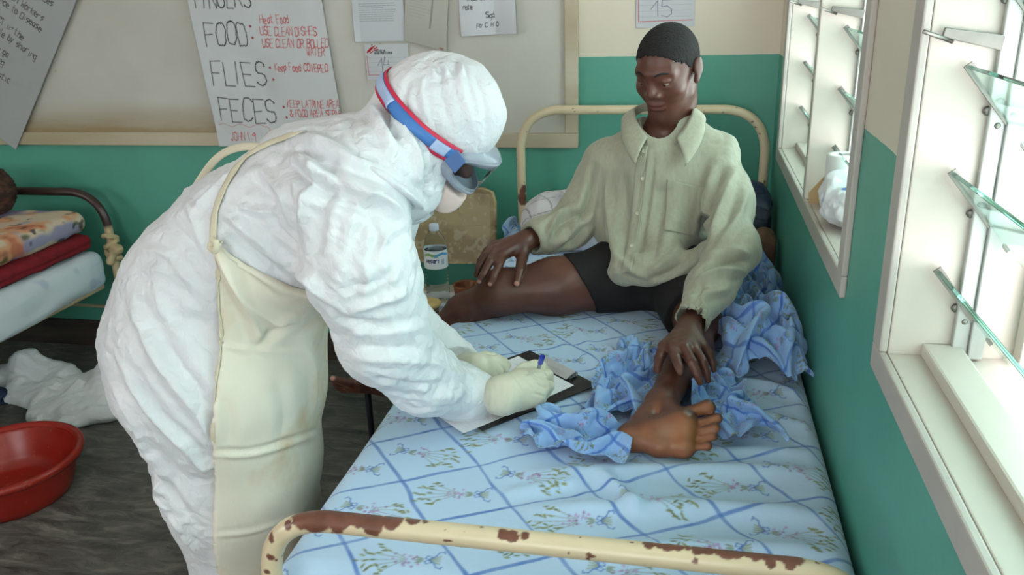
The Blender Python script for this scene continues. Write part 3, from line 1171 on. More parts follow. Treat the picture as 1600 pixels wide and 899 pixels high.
def bouquet(c, x, y, ang, mirror, rs):
    """flower spray with a ribbon bow; drawn along direction ang"""
    ca, sa = math.cos(ang), math.sin(ang)
    def T(a, b):
        b = b * mirror
        return (x + a * ca - b * sa, y + a * sa + b * ca)
    G1, G2, LIL, LIL2, RIB = (126, 132, 66), (100, 108, 50), (172, 144, 196), (142, 106, 166), (70, 112, 196)
    # stems and leaves
    for (b, L, w) in ((0.018, 0.058, 0.012), (0.004, 0.066, 0.013), (-0.012, 0.060, 0.012), (-0.024, 0.044, 0.010), (0.027, 0.040, 0.009)):
        L *= 0.9 + 0.2 * rs.rand()
        c.stroke([T(-0.002, b * 0.2), T(L * 0.6, b * 0.8), T(L, b * 1.2)], 0.0018, G2, 0.6)
        for q in (0.72, 0.88, 1.0, 1.12):
            off = 0.005 * rs.randn()
            c.blob(*T(L * q, b * (0.55 + 0.65 * q) + off), 0.0080, 0.0031, ang + mirror * (0.5 * rs.randn()), G1 if rs.rand() < 0.6 else G2, 0.95, 0.6)
        if rs.rand() < 0.5:
            c.blob(*T(L * 1.12, b * 1.3), 0.003, 0.003, 0, (120, 150, 200), 0.6, 0.6)
    # blossoms
    for _ in range(16):
        a, b = 0.013 * rs.randn(), 0.010 * rs.randn()
        c.blob(*T(a - 0.006, b), 0.0048, 0.0036, rs.rand() * 3, LIL if rs.rand() < 0.65 else LIL2, 0.85, 0.7)
    for _ in range(9):
        a, b = 0.011 * rs.randn(), 0.009 * rs.randn()
        c.blob(*T(a - 0.006, b), 0.0016, 0.0014, 0, (142, 96, 160), 0.7, 0.7)
    # calyx leaves and bow
    for b in (0.006, -0.004, 0.001):
        c.blob(*T(-0.027, b), 0.010, 0.003, ang + b * 60 * mirror, G2, 0.75, 0.6)
    for b in (0.010, 0.003, -0.003, -0.009):
        c.stroke([T(-0.046, b * 0.3), T(-0.062, b)], 0.003, G1, 0.7)
    for sgn in (1, -1):
        c.stroke([T(-0.044, 0), T(-0.049, 0.007 * sgn), T(-0.040, 0.010 * sgn), T(-0.037, 0.004 * sgn), T(-0.044, 0)], 0.0022, RIB, 0.85)
        c.stroke([T(-0.044, 0), T(-0.054, 0.010 * sgn), T(-0.058, 0.019 * sgn), T(-0.066, 0.022 * sgn), T(-0.068, 0.017 * sgn)], 0.0026, RIB, 0.85)


def draw_print(c, ox, oy, seed=1, line=LINE, wide=1.0):
    """diamond trellis of brushed blue lines with bouquets; (ox, oy) world position of the canvas origin"""
    rs = np.random.RandomState(seed)
    P2 = np.stack([c.U.ravel() + ox, c.W.ravel() + oy], 1) - L0
    Mi = np.linalg.inv(np.stack([LA, LB], 1))
    ij = P2 @ Mi.T
    wob = fbm(np.stack([P2[:, 0] * 9, P2[:, 1] * 9, np.zeros(len(P2))], 1), 3) * 0.05
    wv = 0.030 * wide + 0.010 * fbm(np.stack([P2[:, 0] * 14, P2[:, 1] * 14, np.ones(len(P2)) * 3], 1), 2)
    for k, LL in ((0, LB), (1, LA)):
        fr = np.abs(((ij[:, k] + wob + 0.5) % 1.0) - 0.5)
        m = np.clip((wv - fr) / 0.016, 0, 1) * (0.8 + 0.25 * fbm(np.stack([P2[:, 0] * 30, P2[:, 1] * 30, np.ones(len(P2)) * 7], 1), 2))
        m = np.clip(m, 0, 1).reshape(c.nu, c.nv, 1)
        c.c = c.c * (1 - m) + np.array(lin(line)) * m
    w, h = c.w, c.h
    for i in range(-20, 21):
        for j in range(-20, 21):
            p = L0 + (i + 0.5) * LA + (j + 0.5) * LB - V(ox, oy)
            if -0.1 < p[0] < w + 0.1 and -0.1 < p[1] < h + 0.1:
                right = (i + j) % 2 == 0
                bouquet(c, p[0], p[1] , (math.pi + 0.10 if right else -0.14), 1 if right else -1, rs)


def sheen_fabric(name, rough=0.85, weave=700.0, bump=0.15):
    t = NT(name)
    a = t.n('ShaderNodeAttribute', attribute_name='print')
    t.set(Base_Color=a.outputs['Color'], Roughness=rough, Sheen_Weight=0.25, Sheen_Roughness=0.5)
    t.bump(t.noise(weave * 0.12, 5, 0.65, t.coords()), bump, 0.004)
    return t.m


M_sheet = sheen_fabric('printed_cotton')

# mattress with its printed sheet: one skin that rolls over the edges
MZ = 0.66
MX0, MX1, MY0, MY1 = -0.955, -0.008, -2.125, -0.125
DROP = 0.135
c = Canvas((MX1 - MX0) + 2 * DROP, (MY1 - MY0) + 2 * DROP, 0.0024, SKY)
c.noise(0.03, 5)
draw_print(c, MX0 - DROP, MY0 - DROP)
def roll(s, lo, hi, r):
    """arc-length coordinate -> (position, drop) with rounded edges of radius r"""
    pos, drop = s.copy(), np.zeros_like(s)
    for edge, sg in ((lo + r, -1), (hi - r, 1)):
        d = (s - edge) * sg
        m = d > 0
        th = np.clip(d / r, 0, np.pi / 2)
        pos = np.where(m, edge + sg * r * np.sin(th), pos)
        drop = np.where(m, r * (1 - np.cos(th)) + np.maximum(d - r * np.pi / 2, 0), drop)
    return pos, drop
Xa, dX = roll(c.U + MX0 - DROP, MX0, MX1, 0.045)
Ya, dY = roll(c.W + MY0 - DROP, MY0, MY1, 0.045)
drop = np.minimum(np.hypot(dX, dY), DROP + 0.02)
pl = np.stack([(c.U * 5).ravel(), (c.W * 5).ravel(), np.zeros(c.U.size)], 1)
und = (0.006 * fbm(pl * 0.5, 2)).reshape(c.U.shape)
# long shallow wrinkles on the window side of the sheet, running across the bed
sx, sy = c.U + MX0 - DROP, c.W + MY0 - DROP
side = np.clip((sx + 0.62) / 0.4, 0, 1)
wr = np.zeros_like(sx)
for (x0, y0, x1, y1, a, w) in ((-0.62, -1.80, -0.02, -1.69, 0.010, 0.022), (-0.56, -1.90, -0.02, -1.83, 0.012, 0.020), (-0.40, -1.70, -0.03, -1.62, 0.007, 0.018), (-0.50, -2.02, -0.02, -1.93, 0.011, 0.022),
                              (-0.9, -1.52, -0.45, -1.62, 0.004, 0.02), (-0.7, -1.1, -0.45, -1.35, 0.006, 0.02), (-0.45, -1.77, -0.36, -1.90, 0.012, 0.014), (-0.47, -1.80, -0.62, -1.86, 0.008, 0.014),
                              (-0.20, -1.32, -0.02, -1.38, 0.010, 0.02), (-0.18, -1.48, -0.02, -1.53, 0.008, 0.018), (-0.5, -1.15, -0.42, -1.40, 0.008, 0.016), (-0.62, -1.0, -0.50, -1.30, 0.006, 0.018)):
    d, tt = seg_dist(np.stack([sx.ravel(), sy.ravel(), np.zeros(sx.size)], 1), np.array([[x0, y0, 0], [(x0 + x1) / 2 + 0.01, (y0 + y1) / 2 + 0.012, 0], [x1, y1, 0]]))
    tp = np.clip(np.minimum(tt, 1 - tt) * 6, 0, 1)
    wr += (a * tp * (np.exp(-(d / w) ** 2) - 0.3 * np.exp(-((d - 2.2 * w) / w) ** 2))).reshape(sx.shape)
crown = 0.006 * np.clip(1 - np.abs((sx + 0.48) / 0.5) ** 2, 0, 1)
Z = MZ - drop + und + wr + crown - 0.006
v = np.stack([Xa, Ya, Z], -1).reshape(-1, 3)
mat_root = tag(empty('mattress', (-0.48, -1.125, 0.496)), 'mattress under a pale blue sheet printed with a blue trellis and flower sprays', 'mattress')
link('printed_sheet', np_mesh('printed_sheet', v, grid_faces(c.nu, c.nv), True, c.c.reshape(-1, 3)), M_sheet, mat_root)
M_foam = simple('mattress_ticking', (150, 160, 176), 0.9, 0.1, 8)
box('core', (MX0 + 0.012, MY0 + 0.012, 0.497), (MX1 - 0.012, MY1 - 0.012, MZ - 0.03), M_foam, mat_root, 0.03, None, 4)
adopt(mat_root)


# ================================================================== SEATED PATIENT
def nrmz(a):
    a = V(*a)
    return a / np.linalg.norm(a)


person = tag(empty('person', (-0.42, -0.75, 0.66)), 'seated barefoot person in pale green shirt and black shorts, hands on both legs', 'person')
Hc = V(*(-0.3653, -0.7900, 1.3098))
hf = nrmz((-0.42, -0.84, -0.36))
hu = V(0, 0, 1) - hf * (V(0, 0, 1) @ hf)
hu = hu / np.linalg.norm(hu)
hx = -np.cross(hf, hu)
HS = 1.04
H = lambda x, f, z: Hc + HS * (x * hx + f * hf + z * hu)
HR = np.array([hx, hf, hu])

skin = Body()
# trunk, neck
hipR, kneeR, ankR = V(*(-0.4844, -0.8972, 0.7450)), V(*(-0.7931, -1.0011, 0.7330)), V(*(-1.1262, -0.9700, 0.4877))
hipL, kneeL, ankL = V(*(-0.3141, -0.9049, 0.7450)), V(*(-0.2579, -1.1131, 0.7150)), V(*(-0.3361, -1.5641, 0.7120))
pel, belly, chest = V(*(-0.3982, -0.8200, 0.7548)), V(*(-0.4086, -0.7800, 0.8785)), V(*(-0.3842, -0.7500, 1.0139))
shR, elR, wrR = V(*(-0.5299, -0.7700, 1.0668)), V(*(-0.6289, -0.8000, 0.8786)), V(*(-0.7484, -0.9100, 0.8553))
shL, elL, wrL = V(*(-0.2092, -0.7700, 1.0767)), V(*(-0.1891, -1.0500, 0.8972)), V(*(-0.2836, -1.2906, 0.7750))
nb = V(*(-0.3709, -0.7500, 1.1117))
skin.add([cone(pel, belly, 0.10, 0.095), cone(belly, chest, 0.095, 0.11), cone(chest, nb, 0.10, 0.055), cone(shR, shL, 0.036, 0.036), cone(nb, H(0, -0.025, -0.05), 0.056, 0.054)], 0.05)
# head
fm = lambda x, f, z, r: ell(H(x, f, z), (r, r, r)) if np.isscalar(r) else ell(H(x, f, z), tuple(HS * q for q in r), HR)
skin.add([fm(0, -0.012, 0.030, (0.074, 0.094, 0.086)), fm(0, 0.030, -0.022, (0.061, 0.060, 0.068)), cone(H(0, 0.028, -0.045), H(0, 0.058, -0.094), 0.047, 0.026),
          cone(H(0.044, 0.000, -0.055), H(0.018, 0.050, -0.092), 0.020, 0.020), cone(H(-0.044, 0.000, -0.055), H(-0.018, 0.050, -0.092), 0.020, 0.020),
          fm(0.041, 0.048, -0.018, (0.024, 0.024, 0.022)), fm(-0.041, 0.048, -0.018, (0.024, 0.024, 0.022)),
          cone(H(0.012, 0.077, 0.030), H(0.044, 0.062, 0.030), 0.012, 0.010), cone(H(-0.012, 0.077, 0.030), H(-0.044, 0.062, 0.030), 0.012, 0.010),
          cone(H(0, -0.02, -0.04), H(0, -0.03, -0.10), 0.055, 0.052)], 0.022, 0.03)
skin.add([cone(H(0, 0.078, 0.020), H(0, 0.098, -0.016), 0.008, 0.012), fm(0.013, 0.090, -0.021, (0.010, 0.012, 0.009)), fm(-0.013, 0.090, -0.021, (0.010, 0.012, 0.009))], 0.008, 0.010)
skin.add([fm(0, 0.082, -0.049, (0.026, 0.012, 0.0075)), fm(0, 0.080, -0.061, (0.023, 0.012, 0.009))], 0.003, 0.006)
skin.add([fm(0.032, 0.0725, 0.0140, (0.0165, 0.0130, 0.0082)), fm(-0.032, 0.0725, 0.0140, (0.0165, 0.0130, 0.0082)), fm(0.032, 0.0705, -0.0035, (0.015, 0.0115, 0.0055)), fm(-0.032, 0.0705, -0.0035, (0.015, 0.0115, 0.0055))], 0.001, 0.003)
for s in (1, -1):
    skin.add([fm(s * 0.080, -0.014, 0.006, (0.008, 0.018, 0.028)), fm(s * 0.083, -0.022, 0.012, (0.006, 0.014, 0.022)), fm(s * 0.078, -0.004, -0.020, (0.007, 0.010, 0.012))], 0.006, 0.005)
# arms
mdR = V(*(-0.5947, -0.7850, 0.9334))
skin.add([cone(shR, mdR, 0.036, 0.034), cone(mdR, elR, 0.034, 0.032), cone(elR, wrR, 0.032, 0.027)], 0.03, 0.01)
mdL = V(*(-0.1918, -0.8900, 0.9649))
faL = V(*(-0.2351, -1.1600, 0.8225))
skin.add([cone(shL, mdL, 0.036, 0.034), cone(mdL, elL, 0.034, 0.032), cone(elL, faL, 0.032, 0.028), cone(faL, wrL, 0.028, 0.025)], 0.03, 0.01)
# right leg: thigh on the bed, shin hanging over the edge
dirR = (ankR - kneeR)
midR = V(*(-0.9096, -1.0031, 0.6680))
skin.add([cone(hipR, kneeR * 0.55 + hipR * 0.45, 0.086, 0.076), cone(kneeR * 0.55 + hipR * 0.45, kneeR, 0.076, 0.060), cone(kneeR, midR, 0.053, 0.047),
          cone(midR, ankR, 0.047, 0.034), ell(kneeR + V(-0.02, -0.01, 0.010), (0.042, 0.045, 0.042))], 0.04, 0.03)
heelR, ballR = V(*(-1.2082, -0.9300, 0.3734)), V(*(-1.3088, -0.9550, 0.3788))
skin.add([cone(ankR, heelR, 0.034, 0.029), cone(ankR, ballR + V(0.02, 0, 0.012), 0.034, 0.022), cone(heelR, ballR, 0.028, 0.022)], 0.025, 0.02)
toesR = [((-1.2989, -0.9750, 0.3962), (-1.3498, -0.9850, 0.4152), 0.0135, 0.0115), ((-1.3155, -0.9550, 0.3761), (-1.3575, -0.9650, 0.3849), 0.010, 0.0085), ((-1.3229, -0.9400, 0.3636), (-1.3616, -0.9450, 0.3656), 0.0095, 0.008),
         ((-1.3281, -0.9250, 0.3511), (-1.3640, -0.9280, 0.3501), 0.009, 0.0075), ((-1.3311, -0.9100, 0.3387), (-1.3613, -0.9120, 0.3353), 0.0085, 0.007)]
for a, b, r0, r1 in toesR:
    skin.add([cone(a, b, r0, r1)], 0.004, 0.006)
# left leg: knee out to the side, shin along the bed, sole turned to the foot end
calf = kneeL * 0.62 + ankL * 0.38 + V(0.010, 0.010, -0.006)
skin.add([cone(hipL, kneeL * 0.5 + hipL * 0.5, 0.084, 0.070), cone(kneeL * 0.5 + hipL * 0.5, kneeL, 0.070, 0.055), cone(kneeL, calf, 0.051, 0.046), cone(calf, ankL, 0.046, 0.031)], 0.04, 0.03)
heelL = V(*(-0.3928, -1.6804, 0.6920))
skin.add([cone(ankL, heelL, 0.031, 0.024), cone(heelL, (-0.3359, -1.6896, 0.6850), 0.024, 0.021), cone((-0.3359, -1.6896, 0.6850), (-0.2891, -1.6867, 0.6860), 0.021, 0.0235),
          cone((-0.3526, -1.6619, 0.7080), (-0.2906, -1.6568, 0.7160), 0.021, 0.0255), cone(ankL, (-0.3010, -1.6568, 0.7280), 0.028, 0.019), cone(heelL, (-0.2905, -1.6583, 0.7140), 0.023, 0.0245),
          cone((-0.2894, -1.6533, 0.7170), (-0.2905, -1.6839, 0.6900), 0.0255, 0.0235)], 0.016, 0.015)
toesL = [((-0.2840, -1.6409, 0.7350), (-0.2458, -1.6271, 0.7420), 0.0145, 0.0150), ((-0.2638, -1.6595, 0.7240), (-0.2271, -1.6470, 0.7300), 0.0095, 0.0098), ((-0.2633, -1.6710, 0.7120), (-0.2306, -1.6642, 0.7180), 0.0090, 0.0094),
         ((-0.2677, -1.6830, 0.7000), (-0.2350, -1.6744, 0.7050), 0.0086, 0.0090), ((-0.2769, -1.6954, 0.6880), (-0.2443, -1.6884, 0.6910), 0.0084, 0.0086)]
for a, b, r0, r1 in toesL:
    a, b = V(*a), V(*b)
    skin.add([cone(a, b, r0 * 0.88, r1 * 0.9), ell(b, (r1 * 1.15, r1 * 1.05, r1 * 1.08))], 0.005, 0.002)


def finger(pts, rads, k=0.004, join=0.005):
    skin.add(chain([V(*p) for p in pts], rads), k, join)


# right hand lying over the right knee (joints: knuckle, middle joint, end joint, tip)
skin.add([cone(wrR, (-0.7830, -0.9250, 0.8455), 0.026, 0.024, ((0.2, 0.5, 0.8), 0.8)), cone(wrR, (-0.7987, -0.9750, 0.8342), 0.024, 0.017), cone(wrR, (-0.8188, -0.9500, 0.8389), 0.022, 0.016),
          cone(wrR, (-0.8337, -0.9250, 0.8401), 0.022, 0.015), cone(wrR, (-0.8414, -0.9000, 0.8380), 0.020, 0.014), cone(wrR, (-0.7481, -0.9550, 0.8219), 0.022, 0.017)], 0.014, 0.012)
finger([(-0.7481, -0.9550, 0.8219), (-0.7422, -1.0250, 0.8041), (-0.7435, -1.0580, 0.7822)], [0.0165, 0.0130, 0.0105])
finger([(-0.7987, -0.9750, 0.8342), (-0.7989, -1.0350, 0.8202), (-0.8085, -1.0600, 0.7969), (-0.8163, -1.0680, 0.7809)], [0.0150, 0.0118, 0.0102, 0.0085])
finger([(-0.8188, -0.9500, 0.8389), (-0.8243, -1.0250, 0.8290), (-0.8383, -1.0550, 0.8014), (-0.8487, -1.0600, 0.7842)], [0.0150, 0.0118, 0.0102, 0.0085])
finger([(-0.8337, -0.9250, 0.8401), (-0.8463, -0.9850, 0.8320), (-0.8619, -1.0100, 0.8020), (-0.8697, -1.0120, 0.7834)], [0.0140, 0.0112, 0.0098, 0.0082])
finger([(-0.8414, -0.9000, 0.8380), (-0.8563, -0.9350, 0.8310), (-0.8727, -0.9500, 0.8045), (-0.8792, -0.9500, 0.7869)], [0.0130, 0.0100, 0.0088, 0.0075])
# left hand lying over the left shin
skin.add([cone(wrL, (-0.3176, -1.4441, 0.7870), 0.024, 0.0145), cone(wrL, (-0.2943, -1.4579, 0.7900), 0.024, 0.0145), cone(wrL, (-0.2723, -1.4405, 0.7850), 0.022, 0.0138), cone(wrL, (-0.2553, -1.4052, 0.7780), 0.020, 0.013),
          cone(wrL, (-0.3373, -1.4230, 0.7780), 0.020, 0.0145)], 0.012, 0.010)
finger([(-0.3373, -1.4230, 0.7780), (-0.3468, -1.4604, 0.7650), (-0.3495, -1.4844, 0.7500)], [0.0140, 0.0112, 0.0088])
finger([(-0.3176, -1.4441, 0.7870), (-0.3110, -1.5000, 0.7870), (-0.3036, -1.5180, 0.7750), (-0.3005, -1.5268, 0.7660)], [0.0135, 0.0108, 0.0094, 0.0076])
finger([(-0.2943, -1.4579, 0.7900), (-0.2763, -1.5113, 0.7840), (-0.2649, -1.5228, 0.7620), (-0.2589, -1.5258, 0.7460)], [0.0135, 0.0108, 0.0094, 0.0076])
finger([(-0.2723, -1.4405, 0.7850), (-0.2544, -1.4762, 0.7720), (-0.2453, -1.4818, 0.7480), (-0.2419, -1.4860, 0.7320)], [0.0125, 0.0102, 0.0088, 0.0072])
finger([(-0.2553, -1.4052, 0.7780), (-0.2380, -1.4113, 0.7600), (-0.2302, -1.4176, 0.7400), (-0.2284, -1.4250, 0.7280)], [0.0115, 0.0092, 0.0080, 0.0066])

NAILS = [((-0.7433, -1.0680, 0.7820), 0.0085), ((-0.8163, -1.0760, 0.7801), 0.007), ((-0.8486, -1.0680, 0.7833), 0.007), ((-0.3005, -1.5423, 0.7720), 0.0075), ((-0.2594, -1.5430, 0.7530), 0.007), ((-0.2425, -1.5044, 0.7380), 0.0065),
         ((-0.3489, -1.5053, 0.7570), 0.007), ((-1.3490, -0.9950, 0.4224), 0.010)]
BROWN, SOLE, NAIL = (86, 52, 42), (146, 90, 60), (196, 146, 128)
SOLE_AX = nrmz((0.0, -1.0, 0.25))


def skin_color(v, n):
    c = np.ones((len(v), 3)) * np.array(lin(BROWN))
    red = np.array(lin((112, 66, 50)))
    m = np.clip(0.45 + 0.8 * fbm(v * 11, 3), 0, 1)[:, None] * 0.55
    c = c * (1 - m) + red * m
    # darker, matt knuckles and shins
    dk = np.clip(fbm(v * 26 + 4, 3) - 0.15, 0, 1)[:, None] * 0.5
    c = c * (1 - dk)
    def put(c, m, col):
        m = np.clip(m, 0, 1)[:, None]
        return c * (1 - m) + np.array(lin(col)) * m
    # sole of the left foot
    foot = (v[:, 1] < -1.58) & (v[:, 2] < 0.80)
    s = np.where(foot, (n @ SOLE_AX - 0.42) * 2.6, 0)
    c = put(c, s * (0.85 + 0.3 * fbm(v * 35, 2)), SOLE)
    bal = np.exp(-(np.linalg.norm(v - V(*(-0.2936, -1.6832, 0.7050)), axis=1) / 0.03) ** 2) * (s > 0)
    c = put(c, bal * 0.6, (176, 112, 60))
    arch = np.exp(-(np.linalg.norm((v - V(*(-0.3251, -1.6614, 0.7100))) * V(1, 0.5, 1), axis=1) / 0.018) ** 2) * (s > 0)
    c = put(c, arch * 0.5, (168, 150, 136))
    # underside and toes of the right foot
    fr = (v[:, 0] < -1.27) & (v[:, 1] > -1.1)
    c = put(c, np.where(fr, np.clip(-n[:, 2] * 1.5 + 0.1, 0, 1) * 0.7, 0), (136, 84, 62))
    for p, r in NAILS:
        d = np.linalg.norm(v - V(*p), axis=1)
        c = put(c, (r * 1.15 - d) / (r * 0.35) * 0.8, NAIL)
    lips = np.exp(-(((v - H(0, 0.09, -0.056)) @ HR.T / HS / V(0.022, 0.016, 0.009)) ** 2).sum(1))
    c = put(c, lips * 0.7, (112, 64, 58))
    return c


def skin_disp(v, n):
    out = 0.0006 * fbm(v * 60, 3)
    # creases of the sole and the gap between ball and toes
    v = folds(v, n, [([(-0.3162, -1.6443, 0.7300), (-0.3100, -1.6694, 0.7100), (-0.3159, -1.7047, 0.6900)], -0.0018, 0.004), ([(-0.3725, -1.6684, 0.7100), (-0.3610, -1.6871, 0.6900)], -0.001, 0.004),
                     ([(-0.3017, -1.6395, 0.7400), (-0.2702, -1.6481, 0.7300)], -0.002, 0.004),
                     ([(-0.6938, -1.0000, 0.7673), (-0.7458, -1.0200, 0.7153), (-0.8030, -1.0300, 0.6935)], -0.003, 0.008), ([(-0.8787, -1.0200, 0.7093), (-0.9643, -1.0000, 0.6281)], -0.003, 0.006), ([(-0.8708, -1.0200, 0.6805), (-0.9360, -1.0000, 0.6196)], 0.002, 0.006)])
    return v + n * out[:, None]


t = NT('skin')
a = t.n('ShaderNodeAttribute', attribute_name='print')
t.set(Base_Color=a.outputs['Color'], Roughness=0.42, Subsurface_Weight=0.06, Subsurface_Scale=0.01)
t.b.inputs['Subsurface Radius'].default_value = (1.0, 0.35, 0.2)
t.bump(t.noise(260, 3, 0.6, t.coords()), 0.12, 0.001)
M_skin = t.m
body_obj('body', skin, (-1.50, -1.80, 0.24), (0.05, -0.55, 1.56), 0.0031, M_skin, person, skin_disp, skin_color, 1)

M_hair = simple('short_black_hair', (26, 24, 24), 0.85, 0.2, 60, 0.9, 420, 0.004)
hair = Body()
hair.add([fm(0, -0.012, 0.031, (0.0768, 0.0968, 0.0890))], 0.01)
hp, hn = H(0, 0.064, 0.072), nrmz(hu * 0.74 - hf * 0.67)
hair.cuts.append(lambda p: -((p - hp) @ hn) + 0.007 * fbm(p * 55, 2) + 0.004 * fbm(p * 190, 1))
body_obj('hair', hair, Hc - 0.16, Hc + 0.16, 0.003, M_hair, person, lambda v, n: v + n * (0.0012 * fbm(v * 240, 2))[:, None])
M_eye = simple('eye_white', (150, 136, 126), 0.15, 0.03)
M_iris = simple('dark_iris', (34, 22, 18), 0.1, 0.05)
for s in (1, -1):
    c0 = H(s * 0.032, 0.0700, 0.0060)
    e = body_obj('eye', Body().add([ell(c0, (0.0118, 0.0118, 0.0118))]), c0 - 0.02, c0 + 0.02, 0.0016, M_eye, person)
    ic = c0 + nrmz(hf * 0.95 - hu * 0.30) * 0.0078
    body_obj('iris', Body().add([ell(ic, (0.0055, 0.0055, 0.0055))]), ic - 0.012, ic + 0.012, 0.0011, M_iris, e)
    tube('eyebrow', catmull([H(s * 0.014, 0.090, 0.030), H(s * 0.030, 0.085, 0.036), H(s * 0.046, 0.072, 0.032)], 6), 0.0028, M_hair, person, 8)

# ------------------------------------------------------------------ shirt
t = NT('pale_green_shirting')
wv = t.noise(160, 3, 0.6, t.coords())
sl = t.noise(34, 3, 0.6, t.coords((3, 3, 0.4)))
c_a, c_b = lin((158, 157, 137)), lin((171, 170, 150))
t.set(Base_Color=t.ramp(sl, [(0.3, c_a), (0.7, c_b)]), Roughness=0.7, Sheen_Weight=0.2)
t.bump(wv, 0.12, 0.002)
M_shirt = t.m
shirt = Body()
FB = ((0.05, 1, 0.1), 0.74)
shirt.add([cone((-0.3956, -0.8400, 0.7656), (-0.3934, -0.7950, 0.8831), 0.118, 0.156, FB), cone((-0.3934, -0.7950, 0.8831), (-0.3798, -0.7750, 1.0195), 0.156, 0.158, FB), cone((-0.3798, -0.7750, 1.0195), (-0.3679, -0.7650, 1.0891), 0.148, 0.095, FB),
           cone((-0.5042, -0.7700, 1.0652), (-0.2333, -0.7700, 1.0729), 0.062, 0.062), cone((-0.4611, -0.7650, 1.0756), (-0.2722, -0.7650, 1.0825), 0.045, 0.045), cone((-0.3689, -0.7550, 1.1126), (-0.3662, -0.7550, 1.1379), 0.064, 0.048), cone((-0.4810, -0.7650, 1.0699), (-0.4193, -0.7600, 1.1314), 0.052, 0.046), cone((-0.2370, -0.7650, 1.0791), (-0.3064, -0.7600, 1.1460), 0.055, 0.046)], 0.04)
shirt.add([cone((-0.2260, -0.7750, 1.0632), (-0.1889, -0.9000, 0.9675), 0.070, 0.064), cone((-0.1889, -0.9000, 0.9675), (-0.1844, -1.0500, 0.8974), 0.064, 0.061), cone((-0.1844, -1.0500, 0.8974), (-0.2351, -1.1600, 0.8225), 0.061, 0.055), cone((-0.2351, -1.1600, 0.8225), (-0.2810, -1.2819, 0.7830), 0.055, 0.040)], 0.03, 0.03)
shirt.add([cone((-0.5334, -0.7700, 1.0519), (-0.5947, -0.7850, 0.9334), 0.062, 0.064), cone((-0.5947, -0.7850, 0.9334), (-0.6370, -0.8100, 0.8773), 0.064, 0.060), cone((-0.6370, -0.8100, 0.8773), (-0.6973, -0.8600, 0.8630), 0.060, 0.051), cone((-0.6973, -0.8600, 0.8630), (-0.7334, -0.9000, 0.8585), 0.051, 0.042)], 0.03, 0.03)
# shirt tails over the lap
shirt.add([cone((-0.4666, -0.9700, 0.7956), (-0.4032, -0.9900, 0.8049), 0.036, 0.036), cone((-0.4032, -0.9900, 0.8049), (-0.2629, -1.0000, 0.8422), 0.036, 0.034), cone((-0.4666, -0.9700, 0.7956), (-0.4514, -0.8800, 0.8682), 0.036, 0.05), cone((-0.3492, -0.9900, 0.8232), (-0.3536, -0.9000, 0.8769), 0.036, 0.06)], 0.03, 0.06)
# open cuffs, flat hem
def cuff_cut(end, prev, rad, depth=0.03):
    end, prev = V(*end), V(*prev)
    ax = (end - prev) / np.linalg.norm(end - prev)
    inner = cone(end - ax * depth, end + ax * 0.05, rad, rad)
    def f(p):
        return np.minimum(np.maximum((p - end) @ ax, -1.0), 9) , inner(p)
    def g(p):
        near = np.linalg.norm(p - end, axis=1) < 0.16
        pl = (p - end) @ ax
        d = np.maximum(pl, -inner(p))
        return np.where(near, d, -1.0)
    return g
cuffL0, cuffL1 = (-0.2810, -1.2819, 0.7830), (-0.2351, -1.1600, 0.8225)
cuffR0, cuffR1 = (-0.7319, -0.8980, 0.8579), (-0.6973, -0.8600, 0.8630)
shirt.cuts += [cuff_cut(cuffL0, cuffL1, 0.036), cuff_cut(cuffR0, cuffR1, 0.037)]
# neck opening
nkc = V(*(-0.3843, -0.8500, 1.1575))
shirt.cuts.append(lambda p: -ell(nkc + V(0, 0.06, 0.05), (0.052, 0.085, 0.10))(p))


def shirt_disp(v, n):
    # cloth relief: long soft creases plus the folds that show in the photograph
    q = v.copy()
    a = ridge(v * V(9, 9, 4.5) + 1.5 * fbm(v * 5, 2)[:, None], 2) - 0.62
    b = fbm(v * 22, 3)
    sleeve = np.clip(np.abs(v[:, 0] + 0.38) * 6 - 0.7, 0, 1)
    v = v + n * (0.005 * a * (0.4 + 0.8 * sleeve) + 0.0012 * b + 0.0105 * crumple(v * V(1, 1, 0.7), 5.5, 3) * (0.5 + 0.6 * sleeve) + 0.0036 * crumple(v, 14, 8))[:, None]
    return folds(v, n, seat_strokes(v, SHIRT_F, SHIRT_FOLDS))


